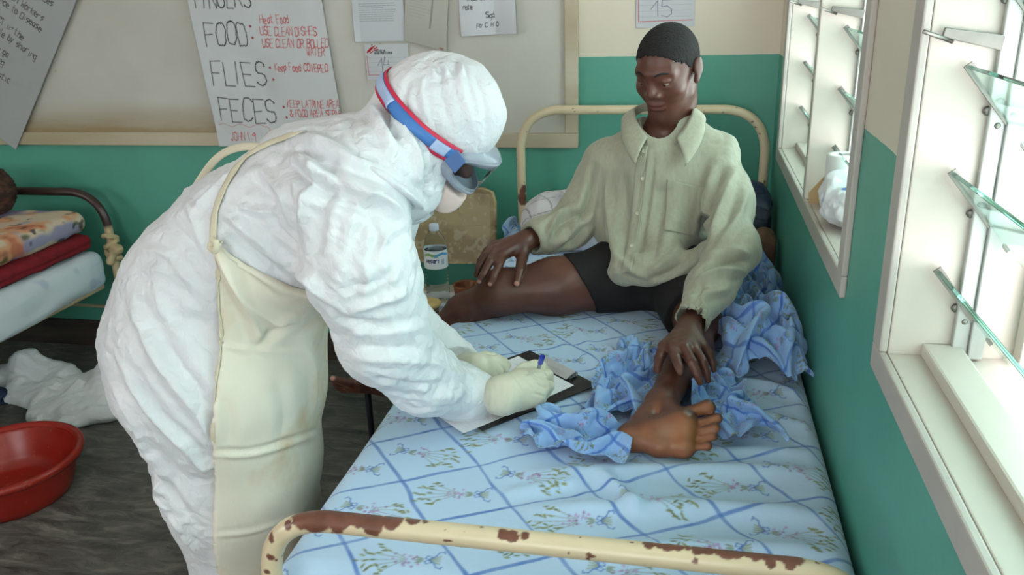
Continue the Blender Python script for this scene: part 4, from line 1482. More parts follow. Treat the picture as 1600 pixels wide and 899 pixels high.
SHIRT_FOLDS = [
    ([(-0.2054, -0.7200, 1.0337), (-0.2423, -0.7600, 0.9341), (-0.2469, -0.8000, 0.8312)], -0.0210, 0.012),
    ([(-0.1652, -0.7000, 1.0299), (-0.2057, -0.7600, 0.9160), (-0.2263, -0.8000, 0.8471)], 0.0135, 0.012),
    ([(-0.1288, -0.7000, 0.9591), (-0.1603, -0.7700, 0.8914), (-0.2124, -0.8400, 0.8350)], 0.0120, 0.011),
    ([(-0.1230, -0.8200, 0.8127), (-0.1953, -0.8600, 0.8287), (-0.2503, -0.8800, 0.8089)], 0.0150, 0.010),
    ([(-0.1174, -0.8200, 0.7805), (-0.1855, -0.8700, 0.8022), (-0.2543, -0.9000, 0.7778)], -0.0150, 0.009),
    ([(-0.1312, -0.8600, 0.7688), (-0.2119, -0.9200, 0.7863), (-0.2794, -0.9500, 0.7569)], 0.0135, 0.010),
    ([(-0.1751, -0.9200, 0.7373), (-0.2446, -0.9800, 0.7379), (-0.2950, -1.0000, 0.7283)], 0.0120, 0.009),
    ([(-0.2457, -0.9500, 0.7676), (-0.2613, -1.0000, 0.7299), (-0.2516, -1.0300, 0.6960)], -0.0105, 0.007),
    ([(-0.3078, -1.0500, 0.7287), (-0.2695, -1.0600, 0.7254), (-0.2353, -1.0400, 0.7009)], -0.0060, 0.004),
    ([(-0.5762, -0.7000, 1.0255), (-0.5911, -0.7200, 0.9168), (-0.6139, -0.7400, 0.8621)], -0.0180, 0.010),
    ([(-0.6286, -0.7000, 0.9109), (-0.6753, -0.7800, 0.9013), (-0.7038, -0.8400, 0.8976)], 0.0150, 0.009),
    ([(-0.5970, -0.7200, 0.8929), (-0.6565, -0.7800, 0.8762), (-0.6820, -0.8400, 0.8459)], -0.0150, 0.009),
    ([(-0.6152, -0.7300, 0.8693), (-0.6376, -0.7800, 0.8432), (-0.6607, -0.8200, 0.8248)], 0.0150, 0.009),
    ([(-0.6621, -0.7400, 0.9008), (-0.6847, -0.8200, 0.8789), (-0.6864, -0.8600, 0.8440)], 0.0135, 0.008),
    ([(-0.5861, -0.7300, 0.8600), (-0.6212, -0.7600, 0.8177), (-0.6574, -0.7800, 0.7967)], -0.0150, 0.010),
    ([(-0.5324, -0.7400, 1.0193), (-0.5211, -0.7700, 0.8924), (-0.4909, -0.8200, 0.7514)], 0.0135, 0.015),
    ([(-0.4872, -0.7500, 1.0370), (-0.4721, -0.7800, 0.9155), (-0.4718, -0.8300, 0.7752)], -0.0090, 0.013),
    ([(-0.3608, -0.7600, 0.9696), (-0.3754, -0.7900, 0.8822), (-0.3895, -0.8200, 0.7748)], -0.0075, 0.014),
    ([(-0.3185, -0.8000, 0.8194), (-0.3530, -0.8200, 0.7761), (-0.4154, -0.8400, 0.7512)], 0.0105, 0.011),
    ([(-0.2899, -0.8000, 0.7815), (-0.3426, -0.8300, 0.7446), (-0.3961, -0.8500, 0.7299)], -0.0090, 0.008),
    ([(-0.4914, -0.8200, 0.7909), (-0.4430, -0.8400, 0.7501), (-0.3962, -0.8500, 0.7358)], 0.0090, 0.009),
    ([(-0.4118, -0.7000, 1.0726), (-0.4196, -0.7600, 0.9875), (-0.4302, -0.7900, 0.8808), (-0.4431, -0.8400, 0.7599)], 0.0053, 0.006),
    ([(-0.3964, -0.7000, 1.0502), (-0.4013, -0.7600, 0.9878), (-0.4119, -0.7900, 0.8812), (-0.4248, -0.8400, 0.7606)], -0.0037, 0.004),
]
sv, sf_ = shirt.mesh((-0.98, -1.42, 0.60), (0.05, -0.55, 1.26), 0.0042)
sv = smooth_verts(sv, sf_, 2, 0.4)
SHIRT_F = sf_
sv = shirt_disp(sv, vnormals(sv, sf_))
shirt_o = link('shirt', np_mesh('shirt', sv, sf_), M_shirt, person)
shirt_bvh = BVHTree.FromPolygons([tuple(p) for p in sv], [tuple(q) for q in sf_])


def cast(bvh, p, d, off=0.0):
    d = Vector(d).normalized()
    h, n, _, _ = bvh.ray_cast(Vector(p) - d * 0.5, d, 2.0)
    if h is None:
        return None, None
    return V(*h) - V(*d) * off, V(*n)


def patch(name, bvh, corners, d, off, mat, parent, nu=24, nv=24, thick=0.001, warp=None):
    """cloth patch laid on a surface: bilinear quad of 3-D points cast along d"""
    A, B, C_, D_ = [V(*c) for c in corners]       # A-B top, D-C bottom
    u = np.linspace(0, 1, nu)[:, None, None]
    w = np.linspace(0, 1, nv)[None, :, None]
    p = (A * (1 - u) + B * u) * (1 - w) + (D_ * (1 - u) + C_ * u) * w
    out, last = [], None
    for q in p.reshape(-1, 3):
        h, n = cast(bvh, q, d, off)
        if h is None:
            h = q if last is None else q - V(*d) * ((q - last) @ V(*d))
        last = h
        out.append(h)
    me = np_mesh(name, np.array(out), grid_faces(nu, nv))
    o = link(name, me, mat, parent)
    md = o.modifiers.new('thickness', 'SOLIDIFY')
    md.thickness = thick
    md.offset = 0
    return o


FRONT = nrmz((0.03, 0.94, -0.30))
patch('pocket', shirt_bvh, [(-0.3507, -0.7600, 0.9942), (-0.2512, -0.7600, 0.9715), (-0.2619, -0.8000, 0.8460), (-0.3526, -0.8000, 0.8626)], FRONT, 0.003, M_shirt, person, 30, 36, 0.0016)
patch('placket', shirt_bvh, [(-0.4318, -0.7400, 1.0802), (-0.4064, -0.7400, 1.0804), (-0.4319, -0.8400, 0.7506), (-0.4596, -0.8400, 0.7495)], FRONT, 0.0022, M_shirt, person, 8, 70, 0.0014)
M_button = simple('shirt_button', (196, 192, 170), 0.25, 0.05)
for q in ((-0.4161, -0.7600, 0.9951), (-0.4271, -0.7900, 0.9058), (-0.4382, -0.8200, 0.8218), (-0.4151, -0.7400, 1.0655)):
    h, n = cast(shirt_bvh, q, FRONT, 0.004)
    if h is not None:
        z = Vector(-FRONT)
        mt = z.to_track_quat('Z', 'Y').to_matrix()
        lathe('button', [(0.0, 0.0008), (0.0035, 0.0008), (0.0045, 0.0018), (0.0056, 0.0016), (0.0058, 0.0), (0.0, -0.001)], h, M_button, person, 18, None, mt)
# collar: a folded band with two points
cc = V(*(-0.3733, -0.7650, 1.1503))
th = np.linspace(-math.radians(152), math.radians(152), 90)       # 0 = back of the neck
rows = []
for k, q in enumerate(np.linspace(0, 1, 14)):
    pts = []
    for a_ in th:
        fr = max(0.0, (abs(a_) - math.radians(100)) / math.radians(52))
        fall = 0.034 + 0.034 * fr ** 1.5
        if q < 0.4:
            rad, zz = 0.074 + 0.004 * (q / 0.4), 0.034 + 0.024 * (q / 0.4)
        else:
            s_ = (q - 0.4) / 0.6
            rad, zz = 0.078 + 0.036 * math.sin(s_ * 1.7) + 0.024 * fr * s_, 0.058 - fall * s_
        pts.append(cc + V(rad * math.sin(a_) * 1.02, rad * math.cos(a_) * 1.05 - 0.004 - 0.028 * fr, zz - 0.050 * fr + 0.012 * math.cos(a_)))
    rows.append(pts)
me = np_mesh('collar', np.array(rows).transpose(1, 0, 2).reshape(-1, 3), grid_faces(90, 14))
o = link('collar', me, M_shirt, person)
md = o.modifiers.new('thickness', 'SOLIDIFY')
md.thickness = 0.0018

# ------------------------------------------------------------------ shorts
M_black = simple('black_shorts_cloth', (17, 17, 19), 0.85, 0.25, 14, 0.25, 60, 0.004)
shorts = Body()
dR = (kneeR - hipR) / np.linalg.norm(kneeR - hipR)
dL = (kneeL - hipL) / np.linalg.norm(kneeL - hipL)
endR, endL = V(*(-0.6030, -0.9021, 0.7420)), hipL + dL * 0.19
shorts.add([cone(hipR, hipR + dR * 0.30, 0.090, 0.086), cone(hipL, hipL + dL * 0.34, 0.090, 0.080), cone(hipR + V(0, 0.03, 0.01), hipL + V(0, 0.03, 0.01), 0.10, 0.10), cone(pel, pel + V(0, 0.02, 0.08), 0.11, 0.11)], 0.04)
def leg_cut(end, ax, inner_r, a0):
    core = cone(a0, end + ax * 0.1, inner_r, inner_r)
    def g(p):
        near = np.linalg.norm(p - end, axis=1) < 0.14
        s = (p - end) @ ax
        return np.where(near, np.maximum(s, np.minimum(-core(p), 0.02 + s)), -1.0)
    return g
tiltR = nrmz(dR + V(0.0, -0.15, -0.45))
shorts.cuts += [lambda p: np.where(np.linalg.norm(p - endR, axis=1) < 0.16, (p - endR) @ tiltR, np.where((p - endR) @ dR > 0.05, 1.0, -1.0)),
                lambda p: np.where(np.linalg.norm(p - endL, axis=1) < 0.16, (p - endL) @ dL, np.where(((p - endL) @ dL > 0.0) & (p[:, 0] > -0.4), 1.0, -1.0))]
body_obj('shorts', shorts, (-0.80, -1.25, 0.58), (0.02, -0.58, 1.0), 0.0042, M_black, person,
         lambda v, n: v + n * (0.005 * (ridge(v * V(10, 10, 16), 2) - 0.6))[:, None])
adopt(person)


# ================================================================== BENDING PERSON IN PROTECTIVE CLOTHING
nurse = tag(empty('person', (-1.30, -1.62, 0.0)), 'bending person in white hooded coverall, cream apron, goggles and gloves writing beside the bed', 'person')

t = NT('white_coverall_film')
ro = t.noise(8, 3, 0.5, t.coords())
vor = t.n('ShaderNodeTexVoronoi', feature='DISTANCE_TO_EDGE')
vor.inputs['Scale'].default_value = 17
vor.inputs['Randomness'].default_value = 1.0
wp = t.n('ShaderNodeVectorMath', operation='ADD')
nzc = t.n('ShaderNodeTexNoise')
nzc.inputs['Scale'].default_value = 14
sc_ = t.n('ShaderNodeVectorMath', operation='SCALE')
sc_.inputs['Scale'].default_value = 0.10
cv = t.coords((1, 1, 1.5))
t.l(nzc.outputs['Color'], sc_.inputs[0])
t.l(cv, wp.inputs[0])
t.l(sc_.outputs[0], wp.inputs[1])
t.l(wp.outputs[0], vor.inputs['Vector'])
cre = t.noise(46, 4, 0.6, t.coords((1, 1, 0.6)), 0.8)
hmix = t.n('ShaderNodeMath', operation='MULTIPLY_ADD')
t.l(cre, hmix.inputs[0])
hmix.inputs[1].default_value = 0.45
t.l(vor.outputs['Distance'], hmix.inputs[2])
t.set(Base_Color=t.ramp(ro, [(0.3, lin((216, 218, 223))), (0.7, lin((225, 227, 231)))]), Roughness=0.5, Sheen_Weight=0.1)
t.bump(hmix.outputs[0], 0.5, 0.012)
M_suit = t.m

suit = Body()
NY, FY = -1.80, -1.43            # near and far side of the body
WIDE = ((0, 1, 0), 1.18)
suit.add([ell((-1.3257, -1.6200, 0.8106), (0.212, 0.215, 0.195)), cone((-1.3230, -1.6200, 0.8263), (-1.2731, -1.6200, 0.9391), 0.198, 0.184, WIDE), cone((-1.2731, -1.6200, 0.9391), (-1.1693, -1.6200, 1.0507), 0.184, 0.160, WIDE),
          cone((-1.1693, -1.6200, 1.0507), (-1.0321, -1.6200, 1.1414), 0.160, 0.146, WIDE), cone((-1.0321, -1.6200, 1.1414), (-0.9273, -1.6200, 1.2030), 0.146, 0.112, WIDE), cone((-0.9273, -1.6200, 1.2030), (-0.8415, -1.6100, 1.2597), 0.100, 0.080),
          cone((-0.9237, -1.7400, 1.1983), (-0.9968, -1.4800, 1.1378), 0.095, 0.095)], 0.07)
suit.add([cone((-1.2551, -1.7300, 0.7752), (-1.2676, -1.7200, 0.5327), 0.170, 0.142), cone((-1.2676, -1.7200, 0.5327), (-1.2671, -1.7100, 0.2670), 0.142, 0.118), cone((-1.2671, -1.7100, 0.2670), (-1.325, -1.71, 0.06), 0.112, 0.085),
          cone((-1.3806, -1.5000, 0.6519), (-1.3494, -1.5200, 0.3956), 0.168, 0.135), cone((-1.3494, -1.5200, 0.3956), (-1.3323, -1.5300, 0.1136), 0.135, 0.112), cone((-1.3323, -1.5300, 0.1136), (-1.27, -1.53, 0.06), 0.112, 0.085)], 0.05, 0.08)
# near arm: loose sleeve from the shoulder to the gloved wrist
suit.add([cone((-0.8987, -1.7700, 1.1894), (-0.8776, -1.8000, 1.0748), 0.104, 0.100), cone((-0.8776, -1.8000, 1.0748), (-0.8514, -1.7800, 0.9290), 0.100, 0.080), cone((-0.8514, -1.7800, 0.9290), (-0.8136, -1.6900, 0.7948), 0.080, 0.067),
          cone((-0.8136, -1.6900, 0.7948), (-0.7579, -1.6000, 0.7237), 0.069, 0.056), cone((-0.7579, -1.6000, 0.7237), (-0.7275, -1.5550, 0.6982), 0.056, 0.046)], 0.035, 0.05)
# far arm
suit.add([cone((-0.9719, -1.4400, 1.1229), (-1.0118, -1.3600, 0.8327), 0.095, 0.075), cone((-1.0118, -1.3600, 0.8327), (-0.8618, -1.4000, 0.7202), 0.075, 0.052), cone((-0.8618, -1.4000, 0.7202), (-0.7914, -1.4200, 0.6970), 0.052, 0.042)], 0.03, 0.04)
suit.cuts.append(cuff_cut((-0.7232, -1.5490, 0.6954), (-0.7579, -1.6000, 0.7237), 0.041, 0.02))

SUIT_FOLDS = [
    ([(-0.9856, -1.8000, 1.2983), (-0.9449, -1.8000, 1.2581), (-0.8828, -1.8000, 1.2248), (-0.8202, -1.8000, 1.1984), (-0.7762, -1.8000, 1.1613)], 0.016, 0.012), ([(-1.0029, -1.8000, 1.2780), (-0.9608, -1.8000, 1.2270), (-0.8917, -1.8000, 1.1970), (-0.8344, -1.8000, 1.1715)], -0.014, 0.012),
    ([(-0.9615, -1.8000, 1.3173), (-0.8899, -1.8000, 1.3229), (-0.8367, -1.8000, 1.3337)], -0.008, 0.009),
    # back and shoulder
    ([(-1.1972, -1.8000, 1.1694), (-1.1517, -1.8000, 1.2065), (-1.0908, -1.8000, 1.2520)], 0.0090, 0.010), ([(-1.0013, -1.8000, 1.2893), (-0.9544, -1.8000, 1.2783), (-0.9105, -1.8000, 1.2449), (-0.8842, -1.8000, 1.2110)], -0.0150, 0.009),
    ([(-0.9809, -1.8000, 1.3061), (-0.9221, -1.8000, 1.2986), (-0.8747, -1.8000, 1.2678), (-0.8268, -1.8000, 1.2548)], 0.0150, 0.010), ([(-1.0558, -1.8000, 1.2524), (-1.0124, -1.8000, 1.2088), (-1.0017, -1.8000, 1.1498)], 0.0120, 0.010),
    ([(-1.0373, -1.8000, 1.2084), (-1.0332, -1.8000, 1.1490), (-0.9891, -1.8000, 1.1017)], -0.0090, 0.009), ([(-0.9318, -1.8000, 1.2673), (-0.9630, -1.8000, 1.2097), (-0.9869, -1.8000, 1.1382)], 0.0120, 0.010),
    ([(-0.8997, -1.8000, 1.2336), (-0.9366, -1.8000, 1.1751), (-0.9584, -1.8000, 1.0965)], -0.0105, 0.010), ([(-1.1106, -1.8000, 1.1833), (-1.0678, -1.8000, 1.1722), (-1.0173, -1.8000, 1.1733)], 0.0090, 0.007),
    ([(-1.1360, -1.8000, 1.1464), (-1.0862, -1.8000, 1.0924), (-1.0229, -1.8000, 1.0382)], -0.0120, 0.009), ([(-1.1384, -1.8000, 1.1707), (-1.0751, -1.8000, 1.1236), (-0.9955, -1.8000, 1.0519), (-0.9505, -1.8000, 1.0032)], 0.0120, 0.011),
    # upper arm creases
    ([(-0.8179, -1.8000, 1.2235), (-0.8686, -1.8000, 1.1882), (-0.8990, -1.8000, 1.1286)], 0.0063, 0.009), ([(-0.8518, -1.8000, 1.1769), (-0.8382, -1.8000, 1.1303), (-0.8549, -1.8000, 1.0818)], -0.0063, 0.007),
    ([(-0.7766, -1.8000, 1.1554), (-0.8137, -1.8000, 1.1369), (-0.8410, -1.8000, 1.1004)], 0.0054, 0.007), ([(-0.8844, -1.8000, 1.0929), (-0.8634, -1.8000, 1.0570), (-0.8801, -1.8000, 1.0127)], 0.0054, 0.007),
    ([(-0.8072, -1.8000, 1.0713), (-0.8461, -1.8000, 1.0453), (-0.9033, -1.8000, 1.0306)], -0.0054, 0.008), ([(-0.7864, -1.8000, 1.0293), (-0.8371, -1.8000, 1.0084), (-0.9150, -1.8000, 0.9794)], 0.0081, 0.009),
    ([(-0.9633, -1.8000, 1.0026), (-0.9164, -1.8000, 0.9664), (-0.8411, -1.8000, 0.9639)], -0.0072, 0.008), ([(-0.9192, -1.8000, 0.9403), (-0.8428, -1.8000, 0.9445), (-0.7737, -1.8000, 0.9547)], 0.0090, 0.010),
    ([(-0.9162, -1.8000, 0.9076), (-0.8330, -1.8000, 0.9126), (-0.7575, -1.8000, 0.9235)], -0.0063, 0.008), ([(-0.8989, -1.8000, 0.8888), (-0.8226, -1.8000, 0.8869), (-0.7349, -1.8000, 0.8925)], 0.0063, 0.009),
    ([(-0.8769, -1.8000, 0.8500), (-0.8010, -1.8000, 0.8417), (-0.7254, -1.8000, 0.8470)], -0.0045, 0.008), ([(-0.8665, -1.8000, 0.8235), (-0.7905, -1.8000, 0.8127), (-0.7020, -1.8000, 0.8220)], 0.0045, 0.008),
    ([(-0.8566, -1.8000, 0.7899), (-0.7795, -1.8000, 0.7890), (-0.6842, -1.8000, 0.8072)], -0.0036, 0.007), ([(-0.7999, -1.7000, 0.8488), (-0.7548, -1.7000, 0.8264), (-0.7028, -1.7000, 0.8129)], 0.0054, 0.008),
    ([(-0.7567, -1.7000, 0.7950), (-0.7381, -1.7000, 0.7705), (-0.7440, -1.7000, 0.7382)], -0.0036, 0.006), ([(-0.7383, -1.6000, 0.7465), (-0.7325, -1.6000, 0.7194), (-0.7399, -1.6000, 0.6849)], -0.0036, 0.005),
    # hip and seat: long drags from the waist tie down to the back of the thigh
    ([(-1.1225, -1.9000, 1.0335), (-1.1771, -1.9000, 1.0795), (-1.2452, -1.9000, 1.0890)], 0.0074, 0.010), ([(-1.1353, -1.9000, 0.9960), (-1.2064, -1.9000, 0.9923), (-1.2912, -1.9000, 0.9625)], -0.0056, 0.010),
    ([(-1.2870, -1.9000, 1.0134), (-1.2507, -1.9000, 0.8999), (-1.1898, -1.9000, 0.7971), (-1.1724, -1.9000, 0.7434)], 0.0130, 0.012), ([(-1.2592, -1.9000, 1.0210), (-1.2146, -1.9000, 0.9153), (-1.1624, -1.9000, 0.8398)], -0.0093, 0.011),
    ([(-1.3366, -1.9000, 0.9077), (-1.2904, -1.9000, 0.8030), (-1.2189, -1.9000, 0.7111), (-1.1888, -1.9000, 0.6638)], 0.0121, 0.012), ([(-1.3626, -1.9000, 0.8524), (-1.3190, -1.9000, 0.7306), (-1.2492, -1.9000, 0.6211)], 0.0093, 0.012),
    ([(-1.3188, -1.9000, 0.8956), (-1.2654, -1.9000, 0.7911), (-1.1924, -1.9000, 0.7064)], -0.0112, 0.010), ([(-1.3537, -1.9000, 0.7981), (-1.3053, -1.9000, 0.6596), (-1.2299, -1.9000, 0.5328)], -0.0084, 0.011),
    ([(-1.3549, -1.9000, 0.7274), (-1.3058, -1.9000, 0.5851), (-1.2365, -1.9000, 0.4541)], 0.0093, 0.012), ([(-1.2357, -1.9000, 1.0406), (-1.1982, -1.9000, 0.9676), (-1.1486, -1.9000, 0.9194)], 0.0065, 0.009),
    ([(-1.1540, -1.9000, 1.0684), (-1.1956, -1.9000, 1.1146), (-1.2377, -1.9000, 1.1251)], 0.0065, 0.008), ([(-1.1184, -1.9000, 1.0937), (-1.1513, -1.9000, 1.1511), (-1.1842, -1.9000, 1.1733)], -0.0056, 0.008),
    ([(-1.1169, -1.9000, 1.1231), (-1.1327, -1.9000, 1.1859), (-1.1386, -1.9000, 1.2196)], 0.0056, 0.008),
]


def suit_disp(v, n):
    q = v + 0.03 * np.stack([fbm(v * 6 + 3, 2), fbm(v * 6 + 8, 2), fbm(v * 6 + 13, 2)], 1)
    a = crumple(v, 5.0, 5, 7)
    b = crumple(v, 14.0, 6, 7)
    e = crumple(v, 34.0, 9, 6)
    low = np.clip((v[:, 2] - 0.25) * 4, 0.3, 1)
    v = v + n * ((0.0078 * a + 0.0040 * b + 0.0020 * e) * low)[:, None]
    return folds(v, n, seat_strokes(v, SUIT_F, SUIT_FOLDS))


uv_, SUIT_F = suit.mesh((-1.70, -2.02, 0.0), (-0.60, -1.18, 1.46), 0.0043)
uv_ = smooth_verts(uv_, SUIT_F, 2, 0.4)
uv_ = suit_disp(uv_, vnormals(uv_, SUIT_F))
link('coverall', np_mesh('coverall', uv_, SUIT_F), M_suit, nurse)
suit_bvh = BVHTree.FromPolygons([tuple(p) for p in uv_], [tuple(q) for q in SUIT_F])

M_boot = simple('white_rubber_boot', (212, 212, 206), 0.35, 0.05)
for y, x in ((-1.71, -1.30), (-1.53, -1.255)):
    bt = Body().add([cone((x, y, 0.05), (x + 0.02, y, 0.16), 0.062, 0.06), cone((x - 0.03, y, 0.048), (x + 0.17, y, 0.042), 0.046, 0.040, ((0, 0, 1), 0.95))], 0.03)
    bt.cuts.append(lambda p: 0.004 - p[:, 2])
    body_obj('boot', bt, (x - 0.12, y - 0.1, -0.02), (x + 0.26, y + 0.1, 0.24), 0.006, M_boot, nurse)

# ------------------------------------------------------------------ head: face, hood, mask, goggles
Kc = V(*(-0.7600, -1.6000, 1.3121))
kf = nrmz((0.70, 0.06, -0.70))
ku = V(0.70, 0, 0.70)
ku = ku - kf * (ku @ kf)
ku /= np.linalg.norm(ku)
kx = np.cross(kf, ku)
if kx[1] > 0:
    kx = -kx                      # kx points to the camera's side
KR = np.array([kx, kf, ku])
K = lambda x, f, z: Kc + x * kx + f * kf + z * ku
ke = lambda x, f, z, r: ell(K(x, f, z), r, KR)

face = Body()
face.add([ke(0, -0.005, 0.0, (0.072, 0.088, 0.088)), ke(0, 0.030, -0.055, (0.056, 0.054, 0.062)), cone(K(0, 0.03, -0.075), K(0, 0.055, -0.115), 0.045, 0.026), cone(K(0, -0.02, -0.05), K(0, -0.06, -0.13), 0.055, 0.055),
          ke(0.04, 0.052, -0.045, (0.024, 0.022, 0.022)), ke(-0.04, 0.052, -0.045, (0.024, 0.022, 0.022)), cone(K(0.012, 0.079, -0.008), K(0.044, 0.062, -0.008), 0.011, 0.010), cone(K(-0.012, 0.079, -0.008), K(-0.044, 0.062, -0.008), 0.011, 0.010)], 0.025)
face.add([cone(K(0, 0.078, -0.015), K(0, 0.102, -0.052), 0.008, 0.013)], 0.008, 0.01)
face.add([ke(s * 0.032, 0.071, -0.026, (0.016, 0.011, 0.010)) for s in (1, -1)], 0.002, 0.004)
body_obj('head', face, Kc - 0.2, Kc + 0.2, 0.0042, simple('dark_skin', (92, 60, 50), 0.45, 0.15, 20), nurse)

hood = Body()
hood.add([ke(0, -0.012, 0.008, (0.098, 0.108, 0.098)), ke(0, 0.016, 0.024, (0.090, 0.080, 0.084)), cone(K(0, -0.03, -0.03), (-0.8479, -1.6100, 1.2447), 0.092, 0.085), cone((-0.8479, -1.6100, 1.2447), (-0.9180, -1.6200, 1.2031), 0.086, 0.118),
          cone(K(0, -0.01, -0.06), K(0, -0.005, -0.115), 0.080, 0.066), cone(K(0, -0.005, -0.115), (-0.8422, -1.6100, 1.1853), 0.066, 0.078), cone((-0.8579, -1.7200, 1.2376), (-0.9288, -1.5000, 1.1959), 0.085, 0.085),
          cone((-0.7984, -1.6700, 1.1812), (-0.8670, -1.7500, 1.2170), 0.030, 0.05)], 0.05)
# the opening for the face
hood.cuts.append(lambda p: -ell(K(0, 0.118, -0.078), (0.076, 0.056, 0.084), KR)(p))
HOOD_FOLDS = [
    ([(-0.8442, -1.7000, 1.3614), (-0.8402, -1.7000, 1.3238), (-0.8138, -1.7000, 1.2892)], -0.0190, 0.008), ([(-0.8613, -1.7000, 1.3468), (-0.8559, -1.7000, 1.3123), (-0.8314, -1.7000, 1.2692)], 0.0152, 0.009),
    ([(-0.8104, -1.7000, 1.3008), (-0.7888, -1.7000, 1.2660), (-0.7861, -1.7000, 1.2187)], 0.0114, 0.009), ([(-0.8813, -1.7500, 1.2576), (-0.8355, -1.7500, 1.2291), (-0.8075, -1.7000, 1.1821), (-0.7843, -1.7000, 1.1581)], 0.0190, 0.009),
    ([(-0.8898, -1.7500, 1.2343), (-0.8379, -1.7500, 1.2021), (-0.8034, -1.7000, 1.1540)], -0.0190, 0.008), ([(-0.7774, -1.7000, 1.2543), (-0.7710, -1.7000, 1.2069), (-0.7789, -1.7000, 1.1644)], -0.0095, 0.007),
    ([(-0.7610, -1.7000, 1.4019), (-0.7696, -1.7000, 1.3632), (-0.7589, -1.7000, 1.3124)], 0.0057, 0.007), ([(-0.7312, -1.7000, 1.4091), (-0.7342, -1.7000, 1.3630), (-0.7199, -1.7000, 1.3067)], -0.0057, 0.007),
    ([(-0.7023, -1.7000, 1.4088), (-0.6932, -1.7000, 1.3627), (-0.6788, -1.7000, 1.3011)], 0.0057, 0.007), ([(-0.6738, -1.7000, 1.4041), (-0.6567, -1.7000, 1.3515), (-0.6559, -1.7000, 1.2897)], -0.0047, 0.007),
    ([(-0.7908, -1.7000, 1.3967), (-0.8039, -1.7000, 1.3522), (-0.7849, -1.7000, 1.3181)], -0.0057, 0.007),
    ([(-0.7602, -1.6000, 1.4091), (-0.7534, -1.6000, 1.3998), (-0.7491, -1.6000, 1.3881)], 0.0114, 0.005), ([(-0.7280, -1.6000, 1.4098), (-0.7237, -1.6000, 1.3994), (-0.7219, -1.6000, 1.3878)], 0.0114, 0.005), ([(-0.7881, -1.6000, 1.4025), (-0.7786, -1.6000, 1.3954), (-0.7717, -1.6000, 1.3860)], 0.0095, 0.005),
]
hv, HOOD_F = hood.mesh(Kc - V(0.34, 0.26, 0.30), Kc + V(0.2, 0.26, 0.2), 0.004)
hv = smooth_verts(hv, HOOD_F, 2, 0.4)
hn = vnormals(hv, HOOD_F)
hv = hv + hn * (0.0040 * crumple(hv, 9, 4) + 0.0018 * crumple(hv, 26, 7))[:, None]
hv = folds(hv, hn, seat_strokes(hv, HOOD_F, HOOD_FOLDS))
link('hood', np_mesh('hood', hv, HOOD_F), M_suit, nurse)
hood_bvh = BVHTree.FromPolygons([tuple(p) for p in hv], [tuple(q) for q in HOOD_F])

M_mask = simple('pale_pink_mask', (232, 206, 198), 0.85, 0.04, 18, 0.3, 160, 0.002)
mask = Body().add([ke(0, 0.076, -0.092, (0.060, 0.052, 0.056)), cone(K(0, 0.104, -0.060), K(0, 0.108, -0.110), 0.026, 0.024), cone(K(0, 0.05, -0.11), K(0, 0.112, -0.130), 0.045, 0.016)], 0.03)
mask.cuts.append(lambda p: (p - K(0, 0, -0.058)) @ nrmz(ku + 0.25 * kf))
body_obj('face_mask', mask, Kc - 0.22, Kc + 0.22, 0.0036, M_mask, nurse, lambda v, n: v + n * (0.0018 * (ridge(v * 45, 2) - 0.6))[:, None])

# goggles
gog = empty('goggles', tuple(K(0, 0.09, -0.03)))
gog.parent = nurse
t = NT('soft_clear_pvc')
t.set(Base_Color=t.ramp(t.noise(20, 2, vec=t.coords()), [(0.3, lin((196, 204, 220))), (0.7, lin((210, 216, 228)))]), Roughness=0.18, Transmission_Weight=0.55, IOR=1.25)
M_pvc = t.m
t = NT('goggle_lens')
gb = t.n('ShaderNodeBsdfGlass')
gb.inputs['Color'].default_value = (0.92, 0.95, 0.97, 1)
gb.inputs['IOR'].default_value = 1.08
gb.inputs['Roughness'].default_value = 0.0
t.l(gb.outputs[0], t.t.nodes['Material Output'].inputs['Surface'])
M_lens = t.m


def gog_ring(depth, hw, top, bot, bw_=0.045, flat=0.75, n=64):
    """closed outline across the face at distance depth: wide rounded rectangle, bowed back at the sides"""
    out = []
    for a_ in np.linspace(0, 2 * np.pi, n, endpoint=False):
        c_, s_ = math.cos(a_), math.sin(a_)
        x = hw * math.copysign(abs(c_) ** flat, c_)
        z = (top if s_ > 0 else bot) * abs(s_) ** 0.7
        bow = bw_ * (abs(x) / hw) ** 2.4
        out.append(K(x, depth - bow, -0.030 + (z if s_ > 0 else -z)))
    return np.array(out)


def loft(name, rings, mat, parent, closed=True, thick=0.0):
    n = len(rings[0])
    me = np_mesh(name, np.concatenate(rings), grid_faces(len(rings), n, closed_v=True))
    o = link(name, me, mat, parent)
    if thick:
        md = o.modifiers.new('thickness', 'SOLIDIFY')
        md.thickness = thick
        md.offset = 0
    return o


r0, r1, r2, r3 = gog_ring(0.078, 0.088, 0.052, 0.048, 0.030), gog_ring(0.100, 0.086, 0.047, 0.044, 0.040), gog_ring(0.128, 0.090, 0.044, 0.046, 0.058), gog_ring(0.136, 0.088, 0.039, 0.042, 0.060)
loft('goggle_frame', [r0, r0 * 0.5 + r1 * 0.5, r1, r1 * 0.4 + r2 * 0.6, r2, r3, gog_ring(0.137, 0.081, 0.026, 0.030, 0.060)], M_pvc, gog, True, 0.0026)
